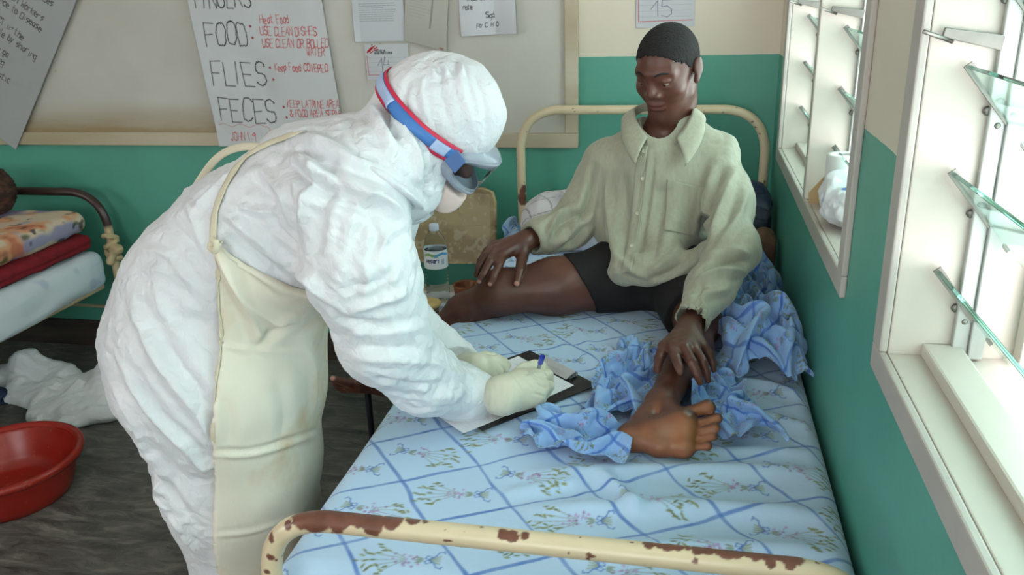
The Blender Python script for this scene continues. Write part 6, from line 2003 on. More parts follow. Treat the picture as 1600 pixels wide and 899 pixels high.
# ------------------------------------------------------------------ crumpled top sheet around the leg
# the crumple of the cloth: offsets in millimetres between neighbours of a 48 x 48 net (x, y, z)
CRUMPLE = [
    [-178,45,17,-4,13,-1,-17,-24,18,23,-19,10,-65,32,8,-15,-18,-2,11,11,-26,8,37,-35,-15,32,6,8,4,1,29,3,-6,-14,-2,0,-12,6,-7,2,-9,-10,-22,5,0,10,3,10,-112,-18,7,1,4,0,-12,-8,8,9,-3,-12,-18,
     0,4,-9,-7,-1,4,4,-8,4,14,-11,-13,11,13,8,5,9,12,6,-5,-7,-5,-1,-6,-4,1,-2,-10,-9,-10,-5,-1,-3,9,20,-152,9,10,4,2,8,-3,-8,-1,2,-2,-8,-3,-3,-2,-3,-6,-4,-6,8,1,-1,6,-5,-10,10,9,11,8,8,9,2,
     -4,-2,-1,-11,2,-7,3,-4,-10,-10,-5,-2,-4,-5,3,9,-159,12,9,8,7,5,0,-2,-2,-3,-3,-3,-3,-1,-3,-3,-4,-10,-3,-1,7,-1,-4,6,-10,5,11,10,10,10,9,2,-3,-8,-4,0,3,-8,1,-3,-11,-7,-6,-3,-1,-5,-5,-15,
     -123,-10,1,8,10,6,-4,0,-4,0,-5,-1,-2,-4,-4,-5,-6,-2,-4,-5,5,3,-3,-2,-4,4,6,12,13,7,8,3,-6,-10,-3,-2,6,2,-3,-4,-6,-6,-6,-5,-2,0,1,8,-116,-4,1,2,5,7,2,-2,-2,-2,-3,0,-2,-4,-5,-7,-7,0,-9,0,
     6,3,-1,-6,-1,-1,3,11,13,12,9,-8,-8,-5,0,-1,8,2,-2,-10,-6,-1,-8,-1,1,2,4,-5,-121,4,8,3,1,0,-1,0,0,1,1,-6,7,-6,-9,-7,-3,-4,-6,-2,2,4,4,-3,-5,1,-1,8,11,11,12,-2,-7,-5,1,1,3,2,-5,-9,-6,-4,
     -4,4,2,2,0,-13,-122,16,8,1,0,2,-1,0,1,0,-4,-1,7,-8,-9,-7,-3,-7,-1,-1,-1,5,4,-2,-6,0,1,5,7,10,3,7,-1,-3,0,1,3,3,-8,-7,-5,-5,-3,2,5,4,4,15,-76,-13,1,0,2,-2,-2,1,3,-3,0,-3,5,-10,-8,-7,-6,
     -1,-4,4,-1,1,1,-2,2,-1,3,3,5,7,6,-3,2,3,-3,-1,6,4,-6,-6,-3,-8,-2,0,6,2,7,7,-71,-7,1,-1,-1,0,-2,3,-1,-1,-2,-2,-5,-7,-5,-5,-1,-6,0,1,1,1,0,1,0,1,3,4,4,5,6,-1,0,0,0,-1,-2,1,-3,-3,0,-6,-6,
     -1,3,-4,3,1,-92,8,8,5,-1,2,-1,2,-2,-4,-9,-1,-6,-6,1,1,-5,-5,2,-2,1,3,2,0,-4,1,5,7,4,4,2,3,-1,1,0,-1,-2,-4,-3,0,-4,-4,-7,3,-2,-7,-6,-11,-102,12,9,10,6,4,2,-5,-6,-9,-9,-5,-3,4,6,-2,-5,-3,
     0,2,-1,-3,6,0,-4,-1,6,9,7,3,3,2,0,-2,-4,-6,4,-4,2,-1,-6,-4,-4,2,-3,-7,-5,1,-76,-2,6,7,2,0,4,-8,-10,-8,-6,-3,6,6,1,-5,1,-1,1,1,-7,-2,5,6,-3,-2,2,9,10,4,1,0,-5,-8,-4,-1,8,-3,-4,6,-3,-4,
     -2,-1,-2,-2,1,7,-68,6,1,4,3,-4,-8,-9,-6,-4,-1,2,4,5,-3,0,2,-2,2,-5,-1,0,3,5,-3,-1,1,9,3,7,4,1,-7,-5,-4,3,-1,-5,5,1,0,-1,-4,-5,-2,3,6,-10,-49,-9,3,4,-4,-9,-6,-4,-3,-1,2,2,-1,3,-2,0,4,4,
     -6,0,-2,1,-4,1,5,-3,5,9,3,-3,7,4,-4,-4,-2,-1,-1,-1,2,3,0,-3,-4,-5,0,1,8,14,-71,14,5,-1,-2,-5,-3,-1,-3,0,0,2,-3,-3,2,3,6,-3,-3,4,-5,-1,-5,-1,2,3,7,8,6,-6,-4,5,0,0,1,-3,2,-1,2,1,-2,1,-5,
     -6,0,-6,2,9,-34,-9,-1,-3,0,-2,-4,-4,1,1,-2,0,-4,-1,2,1,0,-6,7,-2,2,-3,-3,0,-3,5,9,7,2,-2,-9,-2,4,4,3,0,3,-1,0,0,0,-2,-9,-5,3,-9,-9,-11,-25,-7,-9,-3,3,-2,0,-5,2,0,0,-4,0,-4,3,-7,-7,5,-1,
     5,5,-4,0,2,-3,4,3,4,7,-7,-7,-4,4,4,4,9,1,-1,-1,0,-2,-6,-8,-3,0,-5,-7,5,-39,6,-2,-1,-1,-1,3,-5,-2,3,2,-2,-3,-2,-3,-4,-5,-1,4,6,0,2,-1,3,-6,5,4,3,3,-8,-1,-5,1,5,6,7,6,-3,-6,1,-6,-6,-3,2,
     -3,-3,-1,2,-31,6,0,-3,0,-2,-6,-1,1,1,0,5,-5,0,-2,-4,-5,0,3,5,2,0,-1,-1,1,2,3,5,-3,-5,0,-2,1,1,8,4,-3,3,-2,-1,-4,-6,1,3,-2,-4,5,2,-30,2,10,1,-5,-3,0,-1,-1,1,2,1,-3,-4,-3,-1,-9,2,7,5,3,
     -2,0,1,-2,1,6,3,-2,-5,2,-3,-4,2,7,-4,4,0,3,-5,0,-9,3,5,-3,-7,1,19,-26,1,5,8,1,-3,-2,-1,-1,0,3,-1,0,-5,-6,-3,-9,0,10,8,3,-1,-4,1,-1,5,3,1,-1,0,-2,-8,-1,5,2,2,2,2,-1,-1,-2,-5,-4,6,-5,-12,
     -13,-21,-16,-1,-3,10,9,-3,-3,-1,-1,-2,0,1,2,-8,-4,-6,-6,1,9,9,3,-2,-5,1,1,6,0,3,-2,1,-10,-5,4,5,1,1,6,3,-4,-4,-1,-1,-4,4,-6,-12,-11,7,-2,-6,-4,6,12,1,-3,-2,-1,-1,-3,-2,4,-6,-7,-3,-4,-3,
     8,7,1,3,-5,4,1,3,1,-1,3,-7,-6,0,3,4,-3,4,0,6,0,-2,-2,-3,-3,3,-1,-9,-13,6,-15,14,-1,1,10,8,-2,-2,-3,-1,-1,-2,2,-8,-8,-2,-1,-7,5,7,7,-1,-2,5,3,1,-1,1,-3,-3,-2,-3,2,-1,-1,-2,-1,0,2,1,3,6,
     -1,-1,2,-9,-20,-17,17,-7,0,-1,4,11,3,-4,-1,-2,-4,1,-2,-7,-8,-7,-11,3,9,-3,13,4,0,2,4,-2,4,1,-2,-2,-4,-4,1,-1,0,-1,-2,-1,2,4,5,3,1,-11,-3,-6,-9,2,9,11,1,-2,1,10,7,-2,-2,-5,-2,-2,-7,-4,
     -11,-11,-12,-3,21,2,8,7,3,-2,0,4,2,2,0,1,-5,-5,-4,-3,0,0,1,3,-1,5,3,-5,3,-5,-5,-7,-5,-7,41,-8,-4,0,0,7,10,0,-4,-5,-2,-7,-10,-8,-11,-10,-8,-6,12,11,10,8,5,3,1,2,1,1,2,3,-4,-6,-5,-2,-1,
     -2,1,0,0,5,-3,-9,-1,-5,3,2,1,3,31,5,3,0,0,4,10,4,-6,-6,-2,-8,-12,-12,-10,-7,-5,-4,7,8,11,9,7,5,4,0,1,-1,-1,-4,-4,1,0,-5,2,-6,0,3,3,-2,-10,-3,-7,-3,2,5,7,6,13,16,11,7,3,3,6,7,-7,-3,-4,
     -13,-12,-12,-7,-5,-4,-5,7,7,9,10,9,5,3,-2,-3,3,1,-7,-6,-1,2,0,-1,-1,-4,3,-2,-4,-7,-3,-1,-3,3,4,-3,-10,19,17,13,8,3,3,4,2,0,-6,-10,-11,-12,-9,-4,-3,-4,-5,3,10,8,4,8,-1,2,8,2,0,2,-5,-8,1,
     1,0,0,-2,-7,1,0,-5,-2,-3,-2,-3,-1,2,4,-8,52,-3,11,11,1,1,6,-1,-2,-10,-10,-11,-9,-5,-2,-4,-6,-3,-1,9,10,6,1,2,5,2,5,4,0,-4,-9,3,-2,1,-1,-2,-6,2,0,-5,-2,0,-5,-8,1,4,6,2,56,6,7,8,4,3,7,-2,
     -6,-13,-11,-10,-4,-3,-2,-6,-5,-3,-3,6,11,8,5,1,2,3,3,4,-2,-6,-4,5,-5,1,1,-4,-6,-1,1,-2,-1,1,-10,-5,4,0,6,10,79,-6,3,3,3,7,8,-2,-8,-14,-10,-4,-3,-3,-5,-4,-4,-4,-3,4,8,10,7,0,-1,2,6,2,-7,
     0,-1,6,-5,-3,3,-6,-4,1,-1,0,0,-3,-10,-4,2,4,3,2,84,-10,0,4,7,9,10,-4,-11,-12,-5,-3,-2,-5,-4,-3,-5,-5,-2,1,5,11,2,6,3,-2,5,3,-5,-2,4,1,-1,-5,0,-4,0,-4,0,1,1,-8,-6,-1,-1,3,5,-1,66,4,3,6,
     8,10,13,-6,-12,-7,-3,-2,-6,-2,-3,-5,-4,-5,-1,0,2,7,-1,6,10,-1,2,-4,4,0,1,6,-1,-7,-1,-4,-1,0,-1,2,-2,-9,-3,-1,-3,4,5,9,66,12,3,4,7,11,11,-7,-8,-4,-2,-4,-3,-3,-4,-5,-6,-3,0,-1,4,1,2,-1,
     10,4,4,-5,-2,6,4,2,-1,-5,-6,2,-2,1,-1,-6,2,-5,-2,-4,-5,4,7,0,94,-4,1,1,4,12,12,-8,-3,-4,-3,-4,-3,-2,-4,-5,-5,-3,-1,-1,5,2,1,-4,2,8,1,1,2,0,7,0,-4,0,-4,0,1,-3,-3,-2,0,-2,-3,-3,-8,-2,-2,
     -1,104,-6,3,2,2,6,10,0,-5,-2,-4,-4,-3,-1,-3,-4,-5,-3,-2,-2,4,3,2,-3,-4,2,4,5,6,0,3,1,-1,-1,-3,-1,3,-5,-3,1,0,-4,-7,-5,-8,-6,-5,-4,94,8,10,4,2,-5,3,9,-5,-3,0,0,-3,-2,-3,-4,-4,-4,-3,-1,
     -1,3,3,1,-3,-3,2,7,8,4,-2,2,0,-1,-1,-3,0,-1,-3,3,-4,-7,-5,-9,-4,-3,-6,-9,116,-8,0,11,8,-4,-9,11,0,-5,-2,3,4,-4,-4,-3,-5,-1,-5,0,-3,-1,2,6,0,-3,-1,6,8,7,0,-1,1,-4,2,-2,-5,2,-1,-3,-4,-5,
     -3,-7,-4,-4,-4,-3,107,12,-4,9,8,-1,-9,3,6,-3,-5,0,7,2,-5,-5,-3,-5,-2,-6,-2,6,-2,3,5,0,-2,3,7,9,2,0,-1,-5,2,-1,-6,-1,-3,-4,2,-3,-6,-7,-11,0,6,-4,129,-8,8,3,6,-3,-1,-1,2,0,-4,-5,4,7,0,-5,
     -4,-5,-4,-6,-5,1,8,1,4,4,0,0,7,9,5,-2,-3,-3,-5,-2,2,-3,-3,1,0,-4,-6,-9,-9,0,9,-7,123,4,9,6,2,-2,1,0,2,-1,-4,-4,-5,3,7,0,-3,-8,-3,-5,-4,-1,4,6,5,4,-1,1,4,7,8,1,-6,-2,-5,0,1,-2,-3,1,-1,
     -5,-5,-11,-7,2,8,13,133,4,3,11,4,-6,6,3,-2,-3,-4,-3,-6,-5,0,7,0,-8,-9,2,-3,0,5,6,6,4,1,0,0,4,11,4,-7,-4,0,0,0,0,-6,2,-3,-3,-5,-10,-10,-1,5,-6,153,-8,0,8,8,-3,9,2,-4,-2,-3,-4,-7,-9,-10,
     1,2,-3,-11,1,1,3,8,0,5,7,9,3,-4,7,9,0,-6,1,2,0,0,-4,-3,0,0,-3,-7,-10,-11,-8,7,14,150,5,-6,8,1,-3,5,15,-11,-4,8,0,-11,-14,-11,-2,1,-10,-6,0,12,7,6,-3,-5,5,22,8,-9,3,13,-4,-10,4,11,-8,-4,
     6,-1,-1,-7,6,-7,-17,-17,-5,-2,-14,162,11,-34,25,-7,0,-12,47,-38,-6,28,-10,-4,-22,-12,5,8,-22,-9,-6,33,4,1,-7,9,-28,65,-10,-20,10,14,1,-27,3,38,-39,7,23,-4,-3,-15,3,15,-38,-23,3,17,-31],
    [-142,-21,-17,12,15,8,5,6,7,9,15,15,27,2,-28,22,17,11,19,-28,31,15,3,-7,-12,41,-19,10,38,6,-23,16,27,12,-28,36,-12,19,4,-4,1,44,-18,21,8,5,3,20,-181,8,-3,9,13,10,4,9,10,10,12,14,12,5,-6,
     10,11,13,10,-5,14,12,7,-1,3,10,0,8,19,10,1,11,10,10,-3,10,10,8,8,5,6,12,6,12,11,3,10,0,-185,8,6,10,13,11,0,10,12,10,9,8,12,6,4,10,5,7,10,6,7,8,4,9,2,6,7,6,9,9,9,11,5,9,9,8,10,5,10,8,6,
     6,11,12,12,10,12,7,-163,-7,2,11,10,12,6,10,9,11,11,5,11,3,6,9,6,2,10,9,7,5,6,10,-1,12,4,5,6,9,9,13,11,3,9,10,11,7,10,10,5,7,11,12,11,13,14,6,-164,-3,0,9,9,13,11,12,11,10,12,2,8,9,2,1,7,
     7,10,6,7,10,0,7,9,10,8,0,3,9,10,12,10,7,8,12,11,7,9,6,7,12,12,11,12,12,13,14,-169,7,-6,12,10,11,13,13,12,12,13,0,6,9,-1,4,4,8,6,7,9,11,0,6,5,13,11,5,0,3,7,11,10,12,12,13,5,11,10,1,9,13,
     10,13,10,10,6,-1,-140,-17,-8,5,12,13,14,14,13,14,15,3,0,10,3,-3,5,13,2,2,12,5,3,11,8,6,11,10,2,4,5,10,8,11,11,10,12,9,2,4,11,13,12,8,11,11,-7,-16,-170,11,-7,6,13,12,14,13,13,12,9,11,2,
     9,1,3,6,2,6,5,12,6,5,10,10,4,4,12,11,2,5,8,7,9,10,12,9,8,2,10,12,12,12,10,7,8,-1,-3,-146,-14,-7,7,12,13,12,13,12,10,12,7,8,8,2,5,10,4,3,3,10,9,9,6,7,-3,6,11,12,11,3,12,8,5,6,11,8,10,8,
     9,11,6,12,10,7,7,2,5,-194,17,7,11,10,12,11,11,11,12,12,5,9,9,6,8,9,2,-4,9,9,10,12,5,-1,1,6,10,12,11,10,10,8,7,7,9,12,11,10,8,9,5,8,2,5,8,-2,-7,-187,1,10,13,12,11,8,13,11,11,9,8,9,10,9,
     11,3,-1,5,1,13,11,11,4,5,5,3,4,10,11,11,10,5,10,11,11,13,12,11,8,7,10,8,-4,-3,3,-1,-7,-196,9,8,11,10,11,12,11,10,9,8,10,10,12,11,7,3,10,-5,6,13,10,9,11,5,11,1,-1,6,12,8,8,10,12,12,11,
     11,11,13,11,5,8,11,-4,-1,-1,1,5,-169,-15,1,9,9,13,11,9,9,9,9,11,11,12,10,6,10,12,-7,5,9,11,12,12,8,11,7,-1,0,10,13,9,8,9,12,13,9,12,11,11,6,12,9,0,-7,-4,10,15,-199,5,8,9,10,8,9,10,9,10,
     11,12,10,11,9,12,9,10,1,6,11,4,8,12,12,11,7,-4,6,9,12,11,10,10,11,8,10,9,12,9,11,11,7,-8,-9,-3,10,1,-219,14,13,10,7,8,9,11,11,12,11,12,12,9,11,10,8,11,7,5,7,6,9,11,11,10,9,1,5,10,9,12,
     10,10,11,8,10,8,10,10,10,10,3,-8,-5,-2,1,0,-209,0,7,11,10,10,11,12,11,12,11,13,7,8,12,11,10,9,6,10,4,7,11,12,12,10,8,5,4,9,10,12,10,7,10,10,11,8,7,9,12,8,-3,-3,3,0,-6,-7,-216,6,5,11,11,
     13,11,12,11,10,10,11,10,10,7,9,11,10,6,11,8,7,10,13,11,9,5,8,9,12,9,9,11,5,6,12,10,5,8,12,12,-2,-5,0,10,5,-1,-3,-193,-11,7,10,9,11,12,9,11,10,10,12,12,1,10,7,9,10,11,11,6,10,12,12,9,9,
     10,9,8,6,10,12,10,8,8,2,12,11,6,8,12,6,-8,-7,7,10,5,9,-204,4,8,3,13,12,12,12,9,9,11,10,3,9,5,11,8,9,12,10,10,9,12,11,8,9,9,7,9,9,12,11,12,7,7,6,7,11,8,10,1,6,5,-10,3,10,2,-3,-205,3,8,
     10,10,12,9,14,12,10,11,7,10,5,5,11,4,8,10,10,11,9,9,9,13,7,9,7,10,11,12,9,13,10,4,8,9,11,7,6,10,5,4,-10,0,8,0,-10,-190,-1,3,6,11,13,7,13,12,11,11,10,11,8,2,10,6,5,5,10,9,9,12,10,11,9,7,
     9,11,9,12,8,10,7,9,10,12,8,8,9,13,8,1,-9,2,4,3,4,-193,11,6,1,8,11,10,11,11,11,11,11,11,8,2,10,9,7,-2,3,13,11,9,11,11,7,10,9,9,10,10,7,10,9,10,12,12,7,11,11,10,11,6,-8,2,5,-1,-3,-169,-5,
     8,1,2,10,12,11,10,12,11,11,10,3,10,10,7,9,-2,-4,10,12,8,10,9,9,10,11,6,11,6,10,12,8,11,13,11,10,12,11,10,11,9,-2,3,3,0,-17,-149,-15,7,3,-2,6,13,11,11,11,12,12,-1,11,8,13,8,10,-1,-7,9,
     10,7,6,12,5,10,9,10,6,10,11,8,11,12,12,13,11,13,12,13,10,4,-1,12,2,-5,26,-191,22,14,10,1,-1,11,11,13,10,11,12,3,8,7,5,11,5,9,-2,-5,9,11,12,6,7,13,5,4,11,12,8,9,11,13,13,13,13,13,12,13,
     14,2,1,13,1,-20,-24,-143,-14,5,12,6,-3,6,12,10,8,11,12,11,5,1,9,3,7,8,1,-1,6,10,7,9,12,11,8,5,10,9,6,12,12,13,13,12,12,13,12,11,12,6,0,6,0,-5,-9,-146,-2,0,13,9,-2,0,11,7,10,9,10,7,7,5,
     4,5,7,7,8,4,0,6,4,9,11,11,11,11,10,8,9,11,12,13,13,11,10,10,12,9,7,7,7,0,7,4,7,-131,-10,-3,12,12,2,-5,6,9,10,9,7,0,4,5,5,9,10,10,6,8,3,3,4,5,11,10,10,12,13,11,9,9,12,12,10,10,10,12,9,6,
     7,9,6,7,9,5,0,-143,-2,2,14,12,8,-4,-1,10,7,11,2,0,0,3,9,10,10,12,7,0,5,8,2,6,13,10,9,10,11,13,12,8,10,12,6,11,12,11,7,3,10,9,9,7,9,-1,-11,-162,7,12,14,12,12,3,-5,7,3,8,1,-4,0,9,10,10,9,
     7,11,7,0,2,8,9,7,12,12,11,9,12,13,11,10,3,9,10,12,8,4,7,10,10,9,5,6,11,15,-178,17,16,15,15,11,7,0,-4,-2,3,0,-1,6,10,10,12,7,10,5,10,8,4,8,7,6,9,12,12,11,7,10,12,6,6,12,7,12,6,4,10,10,
     11,3,8,7,3,-7,-170,10,20,20,10,0,9,-4,-3,-4,1,2,2,9,11,12,8,10,12,6,3,11,12,9,2,11,8,9,12,12,7,10,6,3,10,13,8,10,9,6,6,12,4,0,12,6,-1,-10,-187,23,23,26,5,-9,7,-1,-4,-4,0,1,8,13,12,9,9,
     11,11,9,4,7,11,11,6,7,11,10,10,12,10,3,9,6,9,12,9,10,7,7,6,11,-3,6,11,2,-1,1,-183,16,19,18,7,-4,3,-1,-3,-3,0,7,12,12,10,11,10,10,11,11,7,4,9,10,9,9,9,8,11,11,11,3,9,8,10,7,10,8,9,6,7,9,
     -2,10,7,3,-5,-12,-190,15,19,22,4,-7,2,-1,-4,-1,5,11,11,11,12,12,9,9,12,13,10,3,8,6,9,13,10,8,11,12,7,8,3,7,8,10,11,10,6,4,11,0,5,12,4,-2,5,9,-214,25,23,17,6,-5,-1,0,-2,2,11,11,11,13,12,
     11,11,7,13,13,13,8,7,6,6,11,8,11,10,10,13,2,5,8,7,11,9,11,4,3,11,-3,11,7,4,5,4,11,-203,13,16,14,6,-4,-2,-2,1,10,11,13,12,13,12,10,9,11,12,13,11,13,6,10,4,10,7,10,12,6,9,1,12,11,8,3,12,
     12,5,-3,7,5,11,1,5,3,7,-5,-179,-10,11,11,2,-4,-7,5,7,12,13,13,13,13,11,10,11,10,12,12,10,12,10,9,11,7,8,7,9,13,-2,8,9,13,2,10,8,6,4,-1,8,11,11,5,5,7,2,3,-214,18,15,11,0,-5,-6,10,10,12,
     12,13,12,12,13,12,12,9,10,12,9,11,11,12,12,11,8,4,5,12,6,3,5,10,4,10,10,5,5,1,8,12,3,11,9,7,0,-5,-184,-6,8,13,2,0,0,6,9,9,11,11,12,12,12,13,12,12,10,9,12,10,10,11,12,13,10,4,3,9,10,2,0,
     10,8,7,10,11,4,-1,6,10,7,4,12,7,8,9,-193,5,7,4,10,9,3,5,6,9,11,10,9,12,12,13,12,12,12,7,12,12,11,8,11,12,11,7,2,5,12,4,-4,9,12,5,6,13,7,2,6,6,10,-2,9,10,4,-10,-187,3,9,2,7,13,7,7,4,8,
     10,10,8,10,13,11,12,13,12,11,8,11,12,10,8,11,10,10,5,-1,11,8,-2,6,5,11,9,9,11,5,4,7,-1,8,6,4,4,5,-166,-9,-1,10,9,12,3,10,6,8,8,11,9,7,11,12,12,11,12,12,8,12,9,13,10,4,11,11,4,0,9,10,-3,
     1,10,12,12,7,7,8,6,3,4,7,5,8,6,2,-178,-3,6,11,12,13,2,8,5,12,11,8,11,7,9,11,12,10,10,9,11,10,10,11,11,5,10,10,8,1,5,7,1,8,4,9,12,10,7,8,8,8,-1,4,11,4,6,7,-190,11,10,8,11,10,4,7,7,14,13,
     9,10,8,8,9,12,9,7,8,12,8,7,10,12,12,8,6,8,9,2,6,8,7,0,9,12,9,8,7,9,13,-6,8,7,4,3,-1,-156,-7,3,8,8,4,6,9,7,14,13,12,10,9,5,6,10,10,6,8,8,6,10,13,12,9,7,6,13,4,6,7,4,11,0,8,13,10,9,9,6,
     12,-2,3,3,11,10,6,-116,-37,0,13,8,-7,18,5,7,10,11,14,13,12,1,-4,8,13,15,1,1,12,14,13,11,8,1,11,8,8,2,8,7,7,7,10,3,12,14,13,5,6,3,4,-4,8,17,0,-140,-32,16,19,31,-59,54,1,3,9,9,16,20,5,4,
     -17,14,-3,55,-19,-13,28,17,11,6,13,-10,28,-1,2,11,-1,16,1,2,30,-21,25,14,18,-6,19,-14,23,-24,19,-2,49],
    [10,0,0,0,0,0,0,0,0,0,0,0,0,0,0,0,0,0,0,0,0,0,0,0,0,0,0,0,0,0,0,0,0,0,0,0,0,0,0,0,0,0,0,0,0,0,0,0,10,-1,0,5,2,-2,3,-3,-2,-2,1,-1,-2,6,-4,-5,3,3,5,-6,-2,1,3,1,1,-2,-1,-1,1,0,1,-2,-4,1,6,
     -1,2,-3,3,-2,-1,1,0,-1,1,0,-1,-1,10,0,-5,3,3,4,8,-3,0,-3,1,-1,-6,-4,6,-8,9,5,6,-7,-8,6,4,2,2,-4,0,-2,-3,2,2,-3,-5,0,6,1,1,-2,-8,3,6,4,-4,-3,2,-1,-7,1,10,2,1,-6,-2,1,11,3,2,2,0,-5,-2,
     -11,7,-2,7,9,0,-1,-6,2,6,1,5,-5,0,-1,-4,-3,-1,0,1,0,2,-4,0,1,-2,-3,5,4,-1,-3,-3,-1,-2,-4,10,4,8,-2,-6,-4,6,0,1,6,4,-10,-5,-5,10,4,5,6,-3,-2,1,-2,7,5,5,-6,0,-1,-2,-2,-1,-2,0,1,-2,0,-4,0,
     3,-3,1,-1,1,0,-3,-5,-3,-4,10,7,3,7,0,-3,-2,-1,-2,0,6,-8,-10,0,11,7,6,-4,-4,-4,6,2,10,0,9,0,0,-2,0,-1,-5,0,1,1,-2,-2,-6,2,0,3,-1,-1,1,-1,-7,-7,-8,-1,10,1,9,8,3,3,0,-2,-2,-3,-3,-9,-10,4,
     9,10,6,-2,-13,-9,4,7,12,2,9,10,3,-3,-1,-4,-4,-4,2,-7,4,-6,1,-4,8,4,2,0,-2,-10,-6,-9,-9,1,10,-2,9,5,1,4,-1,-1,0,-1,-5,1,-7,5,8,9,-1,-7,-11,-9,1,8,11,8,3,12,10,2,-2,-1,-10,-2,-10,-6,3,0,
     -4,5,8,6,1,-2,1,-9,-10,-9,-11,0,10,1,-4,9,4,-1,-3,2,2,-2,-1,8,-2,5,8,4,0,-11,-9,-8,-2,1,7,8,11,13,10,6,1,-3,-8,-2,-10,-11,-8,-3,7,5,8,8,3,0,-5,-6,-10,-8,-10,-4,10,5,-10,2,3,1,4,5,-2,0,
     3,9,3,5,7,3,-8,-9,-11,-9,-4,3,3,11,12,12,11,8,4,-3,-5,-6,-11,-10,-10,-9,3,5,8,10,10,-5,-1,-9,-7,-7,-10,-4,10,5,-2,-2,-4,1,11,-1,2,6,4,8,5,4,6,-3,-9,-10,-11,-9,0,3,1,10,7,12,11,9,7,-4,
     -6,-7,-12,-9,-6,-6,-3,3,6,11,6,2,3,-11,-7,-9,-11,-1,10,-5,0,0,4,4,6,6,4,4,4,7,6,4,0,-7,-10,-4,-10,-10,2,7,0,3,11,3,10,9,8,4,-10,-10,-7,-4,-4,-5,-3,3,1,5,9,7,-3,-12,-10,-12,-10,5,10,2,
     -10,6,9,6,5,4,0,6,7,7,3,-1,-4,-9,-3,-4,-8,-8,6,6,3,-2,8,-4,8,9,9,3,1,-9,-6,-1,-3,-5,-3,1,3,2,7,4,-8,-12,-10,-12,-7,4,10,3,-4,5,4,9,4,3,5,8,6,-4,4,-2,-7,-4,-4,5,-10,-6,-4,6,7,0,-3,2,2,9,
     7,4,2,2,-3,-1,-4,-10,5,1,-3,5,8,-3,-10,-8,-9,-13,-6,2,10,4,4,2,4,6,6,5,6,5,1,-4,-4,-4,-6,-4,7,4,-8,-7,-6,-1,3,0,0,2,5,7,7,2,0,2,3,5,-2,-6,-6,7,2,-2,3,-4,-9,0,-10,-11,-7,-1,10,4,8,5,7,3,
     6,3,1,3,2,-2,-10,-8,-4,4,3,0,-8,0,-10,-5,0,0,0,6,4,7,9,0,-1,2,2,5,2,3,-2,-3,8,1,-3,-6,-10,1,-9,-5,-6,-7,10,1,12,7,8,3,-1,1,2,8,-4,-5,-2,-8,-3,3,-4,-3,-4,0,-2,-8,-5,0,4,-1,8,8,5,3,-3,-2,
     2,6,7,2,5,-6,9,5,-2,-11,-8,-7,-6,-4,-6,-4,10,0,5,8,8,3,4,-5,6,7,0,0,-4,-9,-3,-5,-6,-2,-5,-1,2,-1,1,-5,7,-9,3,9,7,-1,-4,-2,2,8,8,9,-1,-2,8,2,-5,-7,-8,-8,-7,-7,4,-4,10,9,0,5,-2,2,6,0,1,6,
     7,6,-10,-9,-11,0,-5,-8,-2,3,2,6,2,-4,-6,5,-6,5,4,-3,-1,-3,3,8,8,9,8,0,-3,3,-3,-9,-9,0,-13,-3,10,-8,10,5,9,6,-4,-4,-2,1,1,6,6,10,-1,-11,-11,-1,-6,-8,3,-3,3,8,-2,-9,0,8,-1,-4,-2,-1,0,7,
     -1,4,8,5,6,3,0,-2,4,-8,-8,0,-13,-6,8,-3,10,3,7,10,3,-3,-10,-3,0,5,7,7,5,-7,-10,-5,2,-7,-5,1,2,0,-2,-3,3,0,5,-4,-4,7,-3,7,1,0,-3,4,5,4,1,1,3,1,-10,-3,-12,-3,6,-3,10,0,9,8,5,-2,-5,-8,-5,
     4,7,6,7,-7,-4,4,1,-8,-7,-5,0,-3,3,6,2,-8,1,0,4,2,2,6,1,-6,-7,1,5,6,-1,3,6,1,-9,-8,-12,1,10,-6,10,-1,7,8,6,2,-2,-8,-7,-4,3,7,7,-8,-1,6,8,-4,-8,-5,-4,1,6,4,-7,-3,-5,1,10,4,4,6,-2,-8,-3,2,
     -1,4,2,4,-1,-2,-1,-14,-9,1,9,-4,10,1,0,11,4,8,-1,-5,-8,-7,-5,3,10,-1,5,1,8,2,-9,-2,-7,2,7,-5,-5,-10,1,9,8,5,6,-1,-8,0,3,1,1,2,0,-3,-3,7,-12,-15,-5,5,4,-2,10,0,4,5,5,8,4,-6,-4,-8,-8,-1,
     11,6,5,1,-2,12,-3,-12,-4,4,3,0,-10,-9,3,7,10,7,1,-9,1,7,3,2,0,-1,0,-2,-1,-1,-13,-14,-1,4,3,-7,10,1,8,-2,6,5,9,-2,-8,-9,-2,-2,6,9,6,4,-5,4,6,-9,-3,-3,4,-5,-8,-2,-1,4,11,8,-6,-8,4,4,3,4,
     4,4,0,-4,-5,-3,-9,-4,-7,-2,-3,-2,10,1,9,-3,1,5,10,3,-9,-2,-5,-1,8,9,4,5,-1,4,-4,-2,-4,-2,-6,-9,-9,4,6,6,4,6,-8,-6,0,0,3,4,5,8,2,-2,-5,-10,0,-8,-5,6,-8,-4,10,0,2,2,0,6,6,9,-7,1,-3,1,5,7,
     5,4,6,0,-1,-1,-2,-6,-11,-11,-11,6,9,5,3,-2,-5,0,-5,-2,4,8,8,5,-2,-5,-6,-3,-3,-8,-7,7,-4,-4,10,1,-6,1,2,8,7,9,-3,4,0,2,5,5,6,6,-1,2,1,0,-6,-8,-8,-11,-10,4,1,3,2,-3,-2,1,1,5,4,8,8,-1,-4,
     -10,-4,-4,-7,-5,-3,-3,7,-4,10,4,2,-3,-6,3,13,6,4,4,3,6,0,6,7,-1,1,-4,6,2,-4,-9,-9,-9,-9,-9,-3,3,5,-4,-3,-1,6,9,11,8,-4,-1,-5,-7,-6,-8,-5,6,-4,-5,3,1,10,3,3,3,-4,-8,8,14,8,2,4,6,4,8,1,
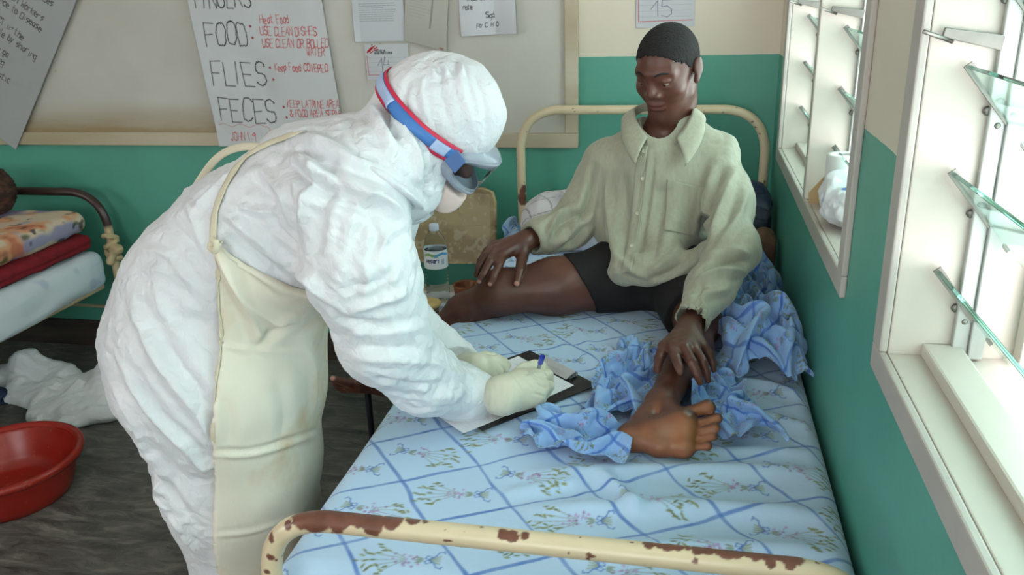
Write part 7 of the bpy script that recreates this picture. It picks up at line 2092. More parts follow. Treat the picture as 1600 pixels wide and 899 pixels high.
     -3,-1,-9,3,7,3,-5,-9,-8,-11,-6,-10,-5,3,0,-5,7,5,9,10,0,-6,1,0,-10,-6,-8,6,7,-1,1,-9,-2,10,3,0,4,5,-11,1,13,13,1,5,9,8,4,-5,-1,-7,-5,-4,6,7,3,-4,-9,-11,-6,-7,-8,-5,0,4,-4,8,11,1,-1,-4,
     4,1,-5,-10,-3,8,4,4,-4,-11,-2,10,2,2,3,8,-7,-6,13,11,4,6,9,8,-2,-2,-5,-6,-8,-5,4,6,7,2,-7,-6,-8,-5,-7,-3,2,0,-6,4,2,4,-3,-1,2,9,-3,-9,-4,7,6,-1,-6,-10,-1,10,0,3,4,10,-3,-12,14,10,4,7,
     10,0,2,-5,-5,-7,-8,-6,3,5,7,4,2,-5,-3,-7,-4,-1,-2,0,-8,-3,-4,6,-3,-1,8,8,-2,-9,5,7,3,-6,-9,-10,1,10,3,4,5,4,-2,-10,13,7,6,10,2,4,-3,-4,-5,-9,-8,-5,0,4,6,7,5,4,2,-6,-6,-4,1,-7,-6,-10,1,
     -2,-3,5,2,8,2,-1,8,8,-2,-8,-13,-9,2,10,6,5,2,-3,3,-6,11,6,9,3,5,-3,-1,-4,-6,-7,-9,-3,-2,3,5,6,7,5,5,5,-4,-6,-7,-1,-11,-8,5,-5,-1,-8,8,6,6,6,8,5,-7,-8,-11,-12,3,10,3,5,1,-3,6,-4,9,8,5,5,
     0,-1,-2,-5,-7,-8,3,-3,-1,-5,1,9,2,4,7,9,5,-2,-8,-6,-11,-3,3,-4,-11,1,0,10,11,6,8,-1,-11,-9,-6,-8,-2,10,2,8,-6,-2,5,-1,10,7,4,2,-2,0,-1,-5,-6,-5,7,2,-1,-8,-2,7,-3,3,6,8,8,5,-2,-9,-8,-3,
     -2,-8,-5,-6,9,5,10,11,4,-6,-9,-5,-3,-11,-4,10,3,4,-6,-2,-1,5,9,5,5,2,0,-4,-2,-3,-4,-2,6,9,1,-8,-4,-2,1,-3,5,8,8,10,3,-9,-10,-7,-2,-9,-1,-3,6,1,13,10,0,-9,-4,-1,-5,-10,-3,10,0,5,-4,-3,
     -6,11,4,6,2,6,5,-3,-6,-4,-2,-2,4,8,7,-2,-7,-8,-4,0,1,6,9,10,8,-5,-11,-7,-3,-9,7,-4,-1,1,13,4,-3,-3,-9,-2,-3,-6,0,10,-3,4,5,-6,-7,9,5,7,-2,1,7,6,-2,-4,-2,-1,-3,2,11,4,-3,-8,-8,-6,0,4,6,
     10,10,0,-10,-10,-7,-3,10,-8,-4,3,11,8,-7,-4,-6,-1,-4,-6,2,10,0,-3,12,1,-6,-8,8,9,1,-8,5,8,6,-1,2,-3,-1,-4,1,6,5,-1,-8,-9,-4,1,0,10,10,4,-7,-11,-11,3,4,-6,7,-4,5,13,-6,-11,-3,4,-3,-11,4,
     10,-1,-4,9,5,1,-13,4,11,4,-8,-5,7,8,5,0,3,2,-1,-3,-5,1,5,2,-6,-9,-3,-5,7,10,8,-6,-11,-11,-2,2,3,4,-5,9,12,-9,-9,4,3,-3,-7,-3,10,0,-4,0,3,8,-14,7,12,2,-4,-9,1,10,4,2,3,0,-2,1,1,-6,3,4,2,
     -9,-8,-6,5,7,8,1,-7,-9,-10,4,4,1,-4,11,9,-5,-8,4,-1,-3,-5,-3,10,2,2,-5,-4,1,-6,8,13,-1,-1,-8,-5,7,8,2,0,1,-2,5,0,-1,4,1,-2,-4,-8,-5,0,1,8,6,-2,-5,-13,-2,3,6,-3,8,7,0,-7,-2,-1,2,-4,-4,
     10,3,7,-4,-1,-10,1,-1,9,4,-2,-5,-5,1,6,8,-1,-6,4,3,-3,3,0,1,0,-5,-1,2,-4,-7,5,7,3,-4,-9,-5,1,4,2,3,10,-1,-10,-2,1,-3,5,-4,10,-1,2,3,-1,-1,1,-4,-2,2,2,-4,-1,-2,4,6,1,-6,-1,7,-1,0,2,2,-5,
     -2,-1,3,5,-1,0,-6,1,1,-1,2,-7,5,3,-3,4,1,-8,-1,-1,1,-2,4,10,0,0,0,0,0,0,0,0,0,0,0,0,0,0,0,0,0,0,0,0,0,0,0,0,0,0,0,0,0,0,0,0,0,0,0,0,0,0,0,0,0,0,0,0,0,0,0]]
CR = np.cumsum(np.array(CRUMPLE, float).reshape(3, 48, 48), axis=2).transpose(1, 2, 0) / 1000.0


def cr_up(a, k):
    def one(a):
        n = a.shape[0]
        t_ = np.linspace(0, n - 1, (n - 1) * k + 1)
        i = np.clip(t_.astype(int), 0, n - 2)
        f = (t_ - i)[:, None, None]
        g = lambda j: a[np.clip(j, 0, n - 1)]
        a0, a1, a2, a3 = g(i - 1), g(i), g(i + 1), g(i + 2)
        return 0.5 * (2 * a1 + (a2 - a0) * f + (2 * a0 - 5 * a1 + 4 * a2 - a3) * f * f + (3 * a1 - a0 - 3 * a2 + a3) * f ** 3)
    return one(one(a).transpose(1, 0, 2)).transpose(1, 0, 2)


def soften(a, it):
    for _ in range(it):
        b = a.copy()
        b[1:-1, 1:-1] = 0.5 * a[1:-1, 1:-1] + 0.125 * (a[:-2, 1:-1] + a[2:, 1:-1] + a[1:-1, :-2] + a[1:-1, 2:])
        a = b
    return a


class Param:      # print canvas sampled at arbitrary cloth parameters
    pass


def crumpled(name, parent, center, ang, scale, zs, sub=(0, 1, 0, 1), mirror=1, dome=0.0, base=SKY, seed=3, k=5, mat=None, warp=None, smooth=2, printed=True, floor=0.664):
    i0, i1, j0, j1 = [int(round(s * 47)) for s in sub]
    a = soften(CR, smooth)[i0:i1 + 1, j0:j1 + 1].copy()
    ctr = np.array([(a[..., 0].min() + a[..., 0].max()) / 2, (a[..., 1].min() + a[..., 1].max()) / 2, 0])
    a -= ctr
    ext = np.array([np.ptp(a[..., 0]), np.ptp(a[..., 1])])
    a = cr_up(a, k)
    nx, ny = a.shape[:2]
    rr = np.hypot(a[..., 0] / ext[0], a[..., 1] / ext[1]) * 2
    x, y = a[..., 0] * scale[0] / ext[0] * mirror, a[..., 1] * scale[1] / ext[1]
    z = a[..., 2] * zs + dome * np.clip(1 - rr ** 2, 0, 1)
    ca, sa = math.cos(ang), math.sin(ang)
    v = np.stack([center[0] + x * ca - y * sa, center[1] + x * sa + y * ca, floor + z], -1)
    if warp is not None:
        v = warp(v)
    if printed:
        cw, ch = 0.56 * (sub[1] - sub[0]) * 1.15, 0.62 * (sub[3] - sub[2]) * 1.15
        c = Canvas(cw, ch, 0.0024, base)
        draw_print(c, -0.83 + seed * 0.031, -1.9 + seed * 0.017, seed, (58, 104, 194), 1.5)
        iu = np.clip(np.round(np.linspace(0, c.nu - 1, nx)).astype(int), 0, c.nu - 1)
        iv = np.clip(np.round(np.linspace(0, c.nv - 1, ny)).astype(int), 0, c.nv - 1)
        col = c.c[np.ix_(iu, iv)].reshape(-1, 3)
    else:
        col = np.ones((nx * ny, 3)) * np.array(lin(base))
    f = grid_faces(nx, ny)
    if mirror < 0:
        f = f[:, ::-1]
    o = link(name, np_mesh(name, v.reshape(-1, 3), f, True, col), mat or M_sheet, parent)
    md = o.modifiers.new('thickness', 'SOLIDIFY')
    md.thickness = 0.0012
    md.offset = 0
    return o


BLUE2 = (140, 180, 228)
heap = tag(empty('crumpled_sheet', (-0.25, -1.2, 0.664)), 'crumpled blue printed top sheet heaped around the outstretched leg and along the wall', 'sheet')
# along the inner side of the shin, running out to the heel
crumpled('sheet_fold', heap, (-0.412, -1.40, 0), math.radians(-10), (0.165, 0.42), 0.95, (0.08, 0.92, 0.06, 0.94), 1, 0.0, BLUE2, 3)
crumpled('sheet_fold', heap, (-0.500, -1.665, 0), math.radians(74), (0.15, 0.26), 0.85, (0.1, 0.8, 0.3, 0.95), -1, 0.0, BLUE2, 5, 5)
# between the shin, the toes and the wall
crumpled('sheet_fold', heap, (-0.205, -1.49, 0), math.radians(18), (0.15, 0.32), 0.95, (0.2, 0.8, 0.1, 0.9), 1, 0.01, BLUE2, 7, 5)
# big heap against the wall
crumpled('sheet_fold', heap, (-0.118, -1.17, 0), math.radians(8), (0.235, 0.40), 1.5, (0.04, 0.97, 0.04, 0.97), -1, 0.065, BLUE2, 9, 6)
crumpled('sheet_fold', heap, (-0.11, -0.80, 0), math.radians(186), (0.19, 0.42), 1.3, (0.05, 0.95, 0.05, 0.95), 1, 0.03, (112, 152, 198), 11)
crumpled('sheet_fold', heap, (-0.13, -0.50, 0), math.radians(95), (0.24, 0.20), 1.2, (0.15, 0.85, 0.1, 0.8), -1, 0.02, (118, 156, 200), 13, 5)
adopt(heap)

# bedding behind the sitter
pil = Body().add([rbox((-0.70, -0.30, 0.745), (0.17, 0.13, 0.085), 0.07), ell((-0.70, -0.30, 0.79), (0.13, 0.10, 0.06))], 0.05)
def pil_col(v, n):
    c_ = np.ones((len(v), 3)) * np.array(lin((214, 212, 216)))
    wob = 0.012 * fbm(v * 8, 2)
    g1 = np.abs(((v[:, 0] + 0.55 * v[:, 1] + wob) / 0.075 + 0.5) % 1 - 0.5) * 0.075
    g2 = np.abs(((v[:, 1] - 0.25 * v[:, 0] + v[:, 2] * 0.8 + wob) / 0.085 + 0.5) % 1 - 0.5) * 0.085
    m = np.clip((0.0028 - np.minimum(g1, g2)) / 0.0012, 0, 1)[:, None] * 0.7
    c_ = c_ * (1 - m) + np.array(lin((96, 84, 104))) * m
    s_ = np.clip((v[:, 2] - 0.79) * 12 + fbm(v * 14, 3) * 1.2 - 0.4, 0, 1)[:, None] * 0.6
    return c_ * (1 - s_) + np.array(lin((128, 120, 132))) * s_
o = body_obj('pillow', pil, (-0.92, -0.47, 0.63), (-0.48, -0.12, 0.90), 0.005, painted('checked_pillow_cloth', 0.85, 0.2, 90, 0.003), None,
             lambda v, n: v + n * (0.010 * (ridge(v * 13, 2) - 0.6))[:, None], pil_col)
tag(o, 'white pillow with thin dark check lines behind the arm on the hand-on-knee side', 'pillow')
o = crumpled('blue_cloth', None, (-0.86, -0.30, 0), math.radians(20), (0.17, 0.30), 1.0, (0.1, 0.7, 0.1, 0.7), 1, 0.02, (150, 188, 220), 17, 5)
tag(o, 'small pale blue printed cloth at the headboard end beside the chipped bed post', 'cloth')
bun = Body().add([rbox((-0.095, -0.27, 0.76), (0.075, 0.085, 0.10), 0.05), ell((-0.10, -0.25, 0.84), (0.06, 0.07, 0.05))], 0.05)
def bun_col(v, n):
    m = np.clip(fbm(v * 16 + 2, 3) * 2.0 + 0.2, 0, 1)[:, None]
    c_ = np.array(lin((44, 54, 82))) * (1 - m) + np.array(lin((92, 104, 122))) * m
    s_ = (np.abs((v[:, 2] * 22 + fbm(v * 9, 2)) % 1 - 0.5) < 0.09)[:, None] * 0.5
    return c_ * (1 - s_) + np.array(lin((30, 34, 52))) * s_
o = body_obj('clothes_bundle', bun, (-0.20, -0.40, 0.62), (0.0, -0.12, 0.92), 0.0045, painted('dark_blue_cloth', 0.9, 0.3, 60, 0.004), None,
             lambda v, n: v + n * (0.014 * (ridge(v * 15, 2) - 0.6))[:, None], bun_col)
tag(o, 'bundle of dark blue clothes wedged between headboard and green window wall', 'clothes')
o = body_obj('brown_bag', Body().add([rbox((-0.055, -0.465, 0.712), (0.040, 0.055, 0.052), 0.02), ell((-0.05, -0.46, 0.765), (0.028, 0.035, 0.02))], 0.02), (-0.13, -0.56, 0.63), (0.02, -0.36, 0.82), 0.0035,
             simple('brown_canvas', (104, 80, 62), 0.8, 0.2, 20, 0.3, 120, 0.002), None, lambda v, n: v + n * (0.006 * (ridge(v * 26, 2) - 0.6))[:, None])
tag(o, 'small brown bag against the green wall below the dark blue clothes bundle', 'bag')

# ================================================================== CHAIR AND WHAT STANDS ON IT
M_tube = simple('dark_chair_tube', (34, 36, 46), 0.4, 0.15, 20, Metallic=0.3)
chair = tag(empty('chair', (-1.22, -0.4, 0)), 'worn cream moulded chair lettered VCT standing between the bed and the back wall', 'chair')
CX0, CX1, CZ0, CZ1 = -1.435, -1.008, 0.525, 0.822
c = Canvas(CX1 - CX0, CZ1 - CZ0, 0.0024, (176, 160, 122))
c.noise(0.10, 9, 2)
pp = np.stack([c.U.ravel() * 11, c.W.ravel() * 11, np.full(c.U.size, 4.0)], 1)
low = np.clip(1.15 - c.W / (CZ1 - CZ0) * 1.5, 0, 1)
worn = np.clip((fbm(pp, 4).reshape(c.U.shape) + low * 0.9 - 0.35) * 3, 0, 1)
c.blend((slice(None), slice(None)), worn * 0.6, (128, 106, 74))
fle = np.clip((fbm(pp * 4.5 + 3, 3).reshape(c.U.shape) + low * 0.35 - 0.42) * 6, 0, 1)
c.blend((slice(None), slice(None)), fle * 0.45, (200, 190, 166))
for p in ([(0.180, 0.256), (0.194, 0.212), (0.208, 0.258)], [(0.244, 0.248), (0.232, 0.258), (0.221, 0.243), (0.225, 0.220), (0.243, 0.220)], [(0.250, 0.256), (0.290, 0.262)], [(0.272, 0.260), (0.274, 0.212)]):
    c.stroke(p, 0.0042, (46, 38, 34), 0.9)
U2, W2 = c.U / c.w * 2 - 1, c.W / c.h * 2 - 1
rc = 0.045
hw, hh = c.w / 2, c.h / 2
# map the square grid onto a rounded rectangle, bowed backwards in the middle
ax_, az_ = np.abs(U2) * hw, np.abs(W2) * hh
over = np.clip((ax_ - (hw - rc)) / rc, 0, 1) * np.clip((az_ - (hh - rc)) / rc, 0, 1)
px_ = np.sign(U2) * (ax_ - over * rc * 0.30)
pz_ = np.sign(W2) * (az_ - over * rc * 0.30)
yb = -0.175 + 0.03 * (1 - (px_ / hw) ** 2) + 0.05 * (pz_ / hh) * 0.5 - 0.014 * np.clip((np.abs(px_) - hw + 0.02) / 0.02, 0, 1) - 0.010 * np.clip((pz_ - hh + 0.02) / 0.02, 0, 1)
zb_ = pz_ - 0.020 * (px_ / hw) ** 2 * (pz_ < 0) * -1
bv = np.stack([(CX0 + CX1) / 2 + px_, yb, (CZ0 + CZ1) / 2 + zb_], -1).reshape(-1, 3)
back = link('backrest', np_mesh('backrest', bv, grid_faces(c.nu, c.nv), True, c.c.reshape(-1, 3)), painted('worn_cream_shell', 0.45, 0.1, 80, 0.002), chair)
md = back.modifiers.new('thickness', 'SOLIDIFY')
md.thickness = 0.012
md.offset = -1
M_seat = simple('cream_chair_seat', (176, 168, 150), 0.5, 0.15, 7, 0.1, 60, 0.002)
seat = Body().add([rbox((-1.22, -0.43, 0.443), (0.215, 0.225, 0.012), 0.010)])
body_obj('seat', seat, (-1.45, -0.68, 0.42), (-0.99, -0.18, 0.47), 0.006, M_seat, chair, None)
for sx in (-1, 1):
    x = -1.22 + sx * 0.185
    tube('leg', rounded_path([(x, -0.60, 0.428), (x - sx * 0.012, -0.635, 0.30), (x - sx * 0.035, -0.69, 0.0)], 0.03, 0.02), 0.0115, M_tube, chair, 12)
    tube('leg', rounded_path([(x, -0.128, 0.58), (x, -0.15, 0.43), (x + sx * 0.03, -0.12, 0.0)], 0.05, 0.02), 0.0115, M_tube, chair, 12)
tube('cross_tube', np.array([V(-1.405, -0.60, 0.424), V(-1.22, -0.60, 0.424), V(-1.035, -0.60, 0.424)]), 0.010, M_tube, chair, 10)
adopt(chair)
ST = 0.455
# papers under the bottle
pg = box('paper_sheet', (-1.31, -0.60, ST + 0.0006), (-1.10, -0.30, ST + 0.0022), simple('plain_paper', (216, 210, 214), 0.85, 0.03), None, 0)
tag(pg, 'white paper lying on the chair seat under the water bottle', 'paper')
ST += 0.0024
# water bottle
bot = tag(empty('water_bottle', (-1.179, -0.400, ST)), 'clear plastic water bottle with a printed label and white cap standing on the chair', 'bottle')
t = NT('thin_clear_plastic')
gb = t.n('ShaderNodeBsdfGlass')
gb.inputs['Color'].default_value = (0.94, 0.97, 0.98, 1)
gb.inputs['IOR'].default_value = 1.08
gb.inputs['Roughness'].default_value = 0.03
t.l(gb.outputs[0], t.t.nodes['Material Output'].inputs['Surface'])
M_pet = t.m
t = NT('drinking_water')
gb = t.n('ShaderNodeBsdfGlass')
gb.inputs['Color'].default_value = (0.93, 0.97, 0.98, 1)
gb.inputs['IOR'].default_value = 1.07
t.l(gb.outputs[0], t.t.nodes['Material Output'].inputs['Surface'])
M_water = t.m
BR = 0.0425
prof = [(0.0, 0.004), (0.020, 0.006), (0.034, 0.0), (BR - 0.002, 0.006), (BR, 0.014)]
for z in np.arange(0.022, 0.132, 0.013):
    prof += [(BR, z), (BR - 0.0022, z + 0.005), (BR, z + 0.010)]
prof += [(BR - 0.0015, 0.138), (BR - 0.0015, 0.205), (BR, 0.212), (BR - 0.002, 0.222), (0.034, 0.242), (0.022, 0.262), (0.0155, 0.274), (0.0145, 0.288)]
lathe('shell', prof, (-1.179, -0.400, ST), M_pet, bot, 48)
wp_ = [(0.0, 0.0065)] + [(r - 0.0022, z + 0.002) for r, z in prof[2:-7]] + [(BR - 0.004, 0.200), (0.0, 0.200)]
lathe('water', wp_, (-1.179, -0.400, ST), M_water, bot, 48)
lathe('cap', [(0.0, 0.0), (0.0168, 0.0), (0.0172, 0.003), (0.0172, 0.020), (0.0155, 0.0235), (0.0, 0.0240)][::1], (-1.179, -0.400, ST + 0.272), simple('white_bottle_cap', (208, 222, 236), 0.4, 0.04, 30, 0.2, 300, 0.001), bot, 36)
lw, lh = 2 * math.pi * (BR + 0.0004), 0.068
c = Canvas(lw, lh, 0.0011, (226, 232, 236))
def lab(u):      # arc position measured from the side that faces the bed
    return lw / 2 + u
c.stroke([(lab(-0.045), 0.050), (lab(-0.028), 0.056), (lab(-0.012), 0.051), (lab(0.004), 0.049)], 0.010, (146, 190, 120), 0.9)
c.stroke([(lab(-0.004), 0.049), (lab(0.012), 0.054), (lab(0.024), 0.057), (lab(0.036), 0.053), (lab(0.05), 0.050)], 0.009, (84, 164, 214), 0.9)
c.text('vesari', lab(-0.040), 0.024, 0.0165, 0.0030, (58, 66, 130), 1.0, seed=9, jit=0.03, gap=0.7, width=0.80)
for y in (0.034, 0.029, 0.024, 0.019):
    c.stroke([(lab(0.020), y), (lab(0.030), y)], 0.0026, (96, 96, 150), 0.8)
for u_ in (-0.09, 0.075):
    for y in np.arange(0.012, 0.046, 0.005):
        c.stroke([(lab(u_), y), (lab(u_ + 0.025), y)], 0.0016, (120, 130, 150), 0.8)
vdir = math.atan2(VIEW[1] + 0.400, VIEW[0] + 1.179)
phi = vdir + (c.U - lw / 2) / (BR + 0.0004)
lv = np.stack([-1.179 + (BR + 0.0006) * np.cos(phi), -0.400 + (BR + 0.0006) * np.sin(phi), ST + 0.137 + c.W], -1).reshape(-1, 3)
link('label', np_mesh('label', lv, grid_faces(c.nu, c.nv), True, c.c.reshape(-1, 3)), painted('label_print', 0.4), bot)
adopt(bot)
# brown cup
cup = lathe('cup', [(0.0, 0.0), (0.036, 0.0), (0.038, 0.004), (0.0445, 0.066), (0.046, 0.072), (0.0445, 0.073), (0.042, 0.066), (0.035, 0.007), (0.0, 0.006)], (-1.075, -0.395, 0.4555),
            simple('brown_plastic', (130, 76, 40), 0.35, 0.1, 10), None, 40)
tag(cup, 'orange-brown plastic cup on the chair behind the knee', 'cup')
# lidded round tin
tin = tag(empty('food_tin', (-1.165, -0.585, ST)), 'round striped food tin with a yellow lid at the front of the chair seat', 'tin')
def tin_col(v):
    zz = (v[:, 2] - ST)
    base = np.ones((len(v), 3)) * np.array(lin((178, 160, 118)))
    for z0, z1, cl in ((0.0, 0.014, (64, 66, 56)), (0.024, 0.040, (70, 72, 60)), (0.046, 0.052, (120, 104, 74))):
        m = ((zz > z0) & (zz < z1))[:, None]
        base = np.where(m, np.array(lin(cl)), base)
    return base
pr_ = [(0.0, 0.0), (0.036, 0.0)] + [(0.037 + 0.008 * z / 0.058, z) for z in np.linspace(0.0, 0.058, 30)] + [(0.043, 0.060), (0.0, 0.060)]
lathe('tin_body', pr_, (-1.165, -0.585, ST), painted('striped_tin_print', 0.4), tin, 44, tin_col)
lathe('lid', [(0.0, 0.0), (0.049, 0.0), (0.0505, 0.003), (0.0505, 0.009), (0.048, 0.0115), (0.044, 0.010), (0.010, 0.0085), (0.007, 0.011), (0.0, 0.0115)], (-1.165, -0.585, ST + 0.0565), simple('yellow_lid', (204, 180, 116), 0.45, 0.12, 25), tin, 44)
adopt(tin)
# plastic packets
M_pack = painted('packet_film', 0.25)
def packet(c0, half, R, label, seed, h=0.003):
    def colr(v, n):
        m = np.clip(fbm(v * 30 + seed, 3) * 3 + 0.1, 0, 1)[:, None]
        return np.array(lin((40, 92, 158))) * m + np.array(lin((198, 210, 222))) * (1 - m)
    o = body_obj('plastic_packet', Body().add([rbox(c0, half, 0.006, R)]), V(*c0) - 0.07, V(*c0) + 0.07, h, M_pack, None, lambda v, n: v + n * (0.005 * (ridge(v * 38 + seed, 2) - 0.62))[:, None], colr)
    return tag(o, label, 'packet')
Rz = lambda a_: np.array([[math.cos(a_), math.sin(a_), 0], [-math.sin(a_), math.cos(a_), 0], [0, 0, 1]])
packet((-1.112, -0.500, ST + 0.014), (0.030, 0.034, 0.012), Rz(0.4), 'crumpled blue and white plastic packet between the tin and the brown cup', 3)
packet((-1.030, -0.245, 0.455 + 0.030), (0.028, 0.014, 0.026), Rz(-0.3), 'small blue and white packet standing near the chair back behind the fingers', 8)

# ================================================================== THE OTHER BED AT THE LEFT
bed2 = tag(empty('hospital_bed', (-3.18, -1.1, 0)), 'second cream steel bed with a brown painted head rail at the far left', 'bed')
def bed2_col(v, n):
    m = np.clip(((v[:, 2] - 0.615) + 0.012 * fbm(v * 30, 2)) * 60, 0, 1)[:, None]
    return np.array(lin((206, 186, 150))) * (1 - m) + np.array(lin((58, 42, 38))) * m * (1 + 0.15 * fbm(v * 30, 2))[:, None]
path = rounded_path([(-3.62, -0.115, 0), (-3.62, -0.115, 0.772), (-2.735, -0.115, 0.772), (-2.735, -0.115, 0)], 0.15, 0.01)
tube('headboard_arch', path, 0.0175, M_enamel, bed2, 24, True, bed2_col)
tube('lower_rail', np.array([V(-3.62, -0.115, 0.247), V(-3.18, -0.115, 0.249), V(-2.735, -0.115, 0.247)]), 0.0075, M_enamel, bed2, 12, True, bed2_col)
path = rounded_path([(-3.62, -2.10, 0), (-3.62, -2.10, 0.70), (-2.735, -2.10, 0.70), (-2.735, -2.10, 0)], 0.15, 0.01)
tube('footboard_arch', path, 0.0175, M_enamel, bed2, 24, True, bed2_col)
for x in (-3.55, -2.83):
    tube('side_rail', np.array([V(x, -0.115, 0.345), V(x, -1.1, 0.345), V(x, -2.10, 0.345)]), 0.015, M_enamel, bed2, 12, True, bed2_col)
adopt(bed2)


def slab(name, c0, half, r, mat, label, cat, disp, col, h=0.007, R=None, extra=None, lo=None, hi=None):
    b = Body().add([rbox(c0, half, r, R)] + (extra or []), 0.03)
    e = max(half) + 0.06
    lo_ = V(*c0) - V(*half) - 0.06 if lo is None else lo
    hi_ = V(*c0) + V(*half) + 0.06 if hi is None else hi
    o = body_obj(name, b, lo_, hi_, h, mat, None, disp, col)
    return tag(o, label, cat)


M_cloth_p = painted('dyed_cloth', 0.9, 0.25, 70, 0.004)
def white_col(v, n):
    c_ = np.ones((len(v), 3)) * np.array(lin((214, 224, 232)))
    m = np.clip((v[:, 1] + 0.32) * 9 + fbm(v * 8, 2), 0, 1)[:, None] * 0.7
    c_ = c_ * (1 - m) + np.array(lin((176, 200, 222))) * m
    s_ = np.clip((fbm(v * 12 + 5, 3) - 0.45) * 6, 0, 1)[:, None] * 0.45
    return c_ * (1 - s_) + np.array(lin((150, 162, 200))) * s_
slab('mattress', (-3.175, -1.10, 0.447), (0.435, 0.955, 0.083), 0.055, M_cloth_p, 'mattress in a pale blue-white sheet on the second bed at far left', 'mattress',
     lambda v, n: v + n * (0.012 * fbm(v * V(5, 5, 9), 3) + 0.006 * (ridge(v * 6, 2) - 0.6))[:, None] + np.outer(-0.03 * np.clip((v[:, 0] + 2.80) * 12, 0, 1) * np.clip(-(v[:, 1] + 0.35) * 3, 0, 1), V(0, 0, 1)), white_col, 0.009)
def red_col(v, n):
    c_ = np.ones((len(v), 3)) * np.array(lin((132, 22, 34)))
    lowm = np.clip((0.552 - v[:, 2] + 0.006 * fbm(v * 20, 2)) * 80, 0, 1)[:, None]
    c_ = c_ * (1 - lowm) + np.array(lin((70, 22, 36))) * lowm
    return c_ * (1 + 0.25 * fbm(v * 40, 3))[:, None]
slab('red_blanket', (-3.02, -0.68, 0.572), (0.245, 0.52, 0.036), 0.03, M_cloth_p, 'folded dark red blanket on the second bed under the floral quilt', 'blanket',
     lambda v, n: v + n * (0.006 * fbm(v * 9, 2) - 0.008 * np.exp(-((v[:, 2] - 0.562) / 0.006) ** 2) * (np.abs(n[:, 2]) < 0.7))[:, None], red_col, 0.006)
def flo_col(v, n):
    c_ = np.ones((len(v), 3)) * np.array(lin((214, 196, 172)))
    q = v * V(1, 1, 1.2)
    def lay(c_, f, thr, col, k=6, a=0.85):
        m = np.clip((f - thr) * k, 0, 1)[:, None] * a
        return c_ * (1 - m) + np.array(lin(col)) * m
    c_ = lay(c_, fbm(q * 9 + 1, 3), 0.05, (216, 154, 112))
    c_ = lay(c_, fbm(q * 9 + 1, 3), 0.32, (186, 104, 76))
    c_ = lay(c_, fbm(q * 8 + 31, 2), 0.25, (142, 144, 182))
    c_ = lay(c_, fbm(q * V(16, 9, 16) + 57, 3), 0.30, (72, 84, 46), 8)
    c_ = lay(c_, fbm(q * 24 + 77, 2), 0.48, (46, 44, 60), 8)
    return c_
slab('floral_quilt', (-3.05, -0.60, 0.656), (0.265, 0.44, 0.048), 0.045, M_cloth_p, 'folded floral quilt in peach, green and violet lying on top of the red blanket', 'quilt',
     lambda v, n: v + n * (0.010 * fbm(v * 7, 2) + 0.006 * (ridge(v * 9, 2) - 0.6))[:, None], flo_col, 0.006)
slab('folded_sheet', (-3.22, -0.72, 0.724), (0.17, 0.14, 0.014), 0.012, simple('pale_blue_cloth', (186, 206, 222), 0.9, 0.05, 12, 0.3, 60, 0.003), 'small folded pale blue sheet lying on the floral quilt', 'sheet',
     lambda v, n: v + n * (0.006 * fbm(v * 12, 2))[:, None], None, 0.006)
# woven basket at the head of that bed
bk = []
def bask_col(v, n):
    m = np.clip(fbm(v * V(60, 60, 90), 2) * 2 + 0.4, 0, 1)[:, None]
    return np.array(lin((46, 28, 24))) * (1 - m) + np.array(lin((92, 58, 46))) * m
pr_ = [(0.0, 0.0), (0.07, 0.002), (0.105, 0.03), (0.125, 0.08), (0.120, 0.13), (0.098, 0.17), (0.090, 0.178), (0.084, 0.172), (0.108, 0.128), (0.112, 0.08), (0.094, 0.035), (0.0, 0.014)]
pr_ = catmull([(r, 0, z) for r, z in pr_], 8)
prz = [(max(0, p[0]) + 0.0028 * math.sin(p[2] * 620) * (p[0] > 0.02), p[2]) for p in pr_]
bsk = lathe('woven_basket', prz, (-3.175, -0.27, 0.708), painted('dark_wicker', 0.8, 0.4, 140, 0.003), None, 64, lambda v: bask_col(v, v))
tag(bsk, 'dark brown woven basket at the head of the second bed, cut by the photo edge', 'basket')
# strip of cloth knotted round the post
M_rag = simple('cream_rag', (196, 176, 138), 0.85, 0.12, 20, 0.4, 90, 0.003)
kn = empty('knotted_rag', (-2.735, -0.115, 0.53))
tag(kn, 'strip of cream cloth knotted round the second bed post', 'rag')
rag = Body()
for zz in (0.49, 0.515, 0.545, 0.575):
    a_ = np.linspace(0, 2 * np.pi, 13)
    pts = [V(-2.735 + 0.024 * math.cos(x), -0.115 + 0.024 * math.sin(x), zz + 0.012 * math.sin(x + zz * 60)) for x in a_]
    rag.add(chain(pts, [0.0105] * 13), 0.004, 0.004)
body_obj('wrapping', rag, (-2.80, -0.18, 0.44), (-2.67, -0.05, 0.62), 0.0035, M_rag, kn)
body_obj('knot', Body().add([ell((-2.700, -0.135, 0.527), (0.030, 0.022, 0.024)), cone((-2.70, -0.14, 0.525), (-2.672, -0.145, 0.532), 0.016, 0.010), cone((-2.71, -0.14, 0.52), (-2.73, -0.15, 0.475), 0.014, 0.018)], 0.01), (-2.80, -0.21, 0.43), (-2.63, -0.08, 0.60), 0.0035, M_rag, kn,
         lambda v, n: v + n * (0.004 * (ridge(v * 40, 2) - 0.6))[:, None])
adopt(kn)

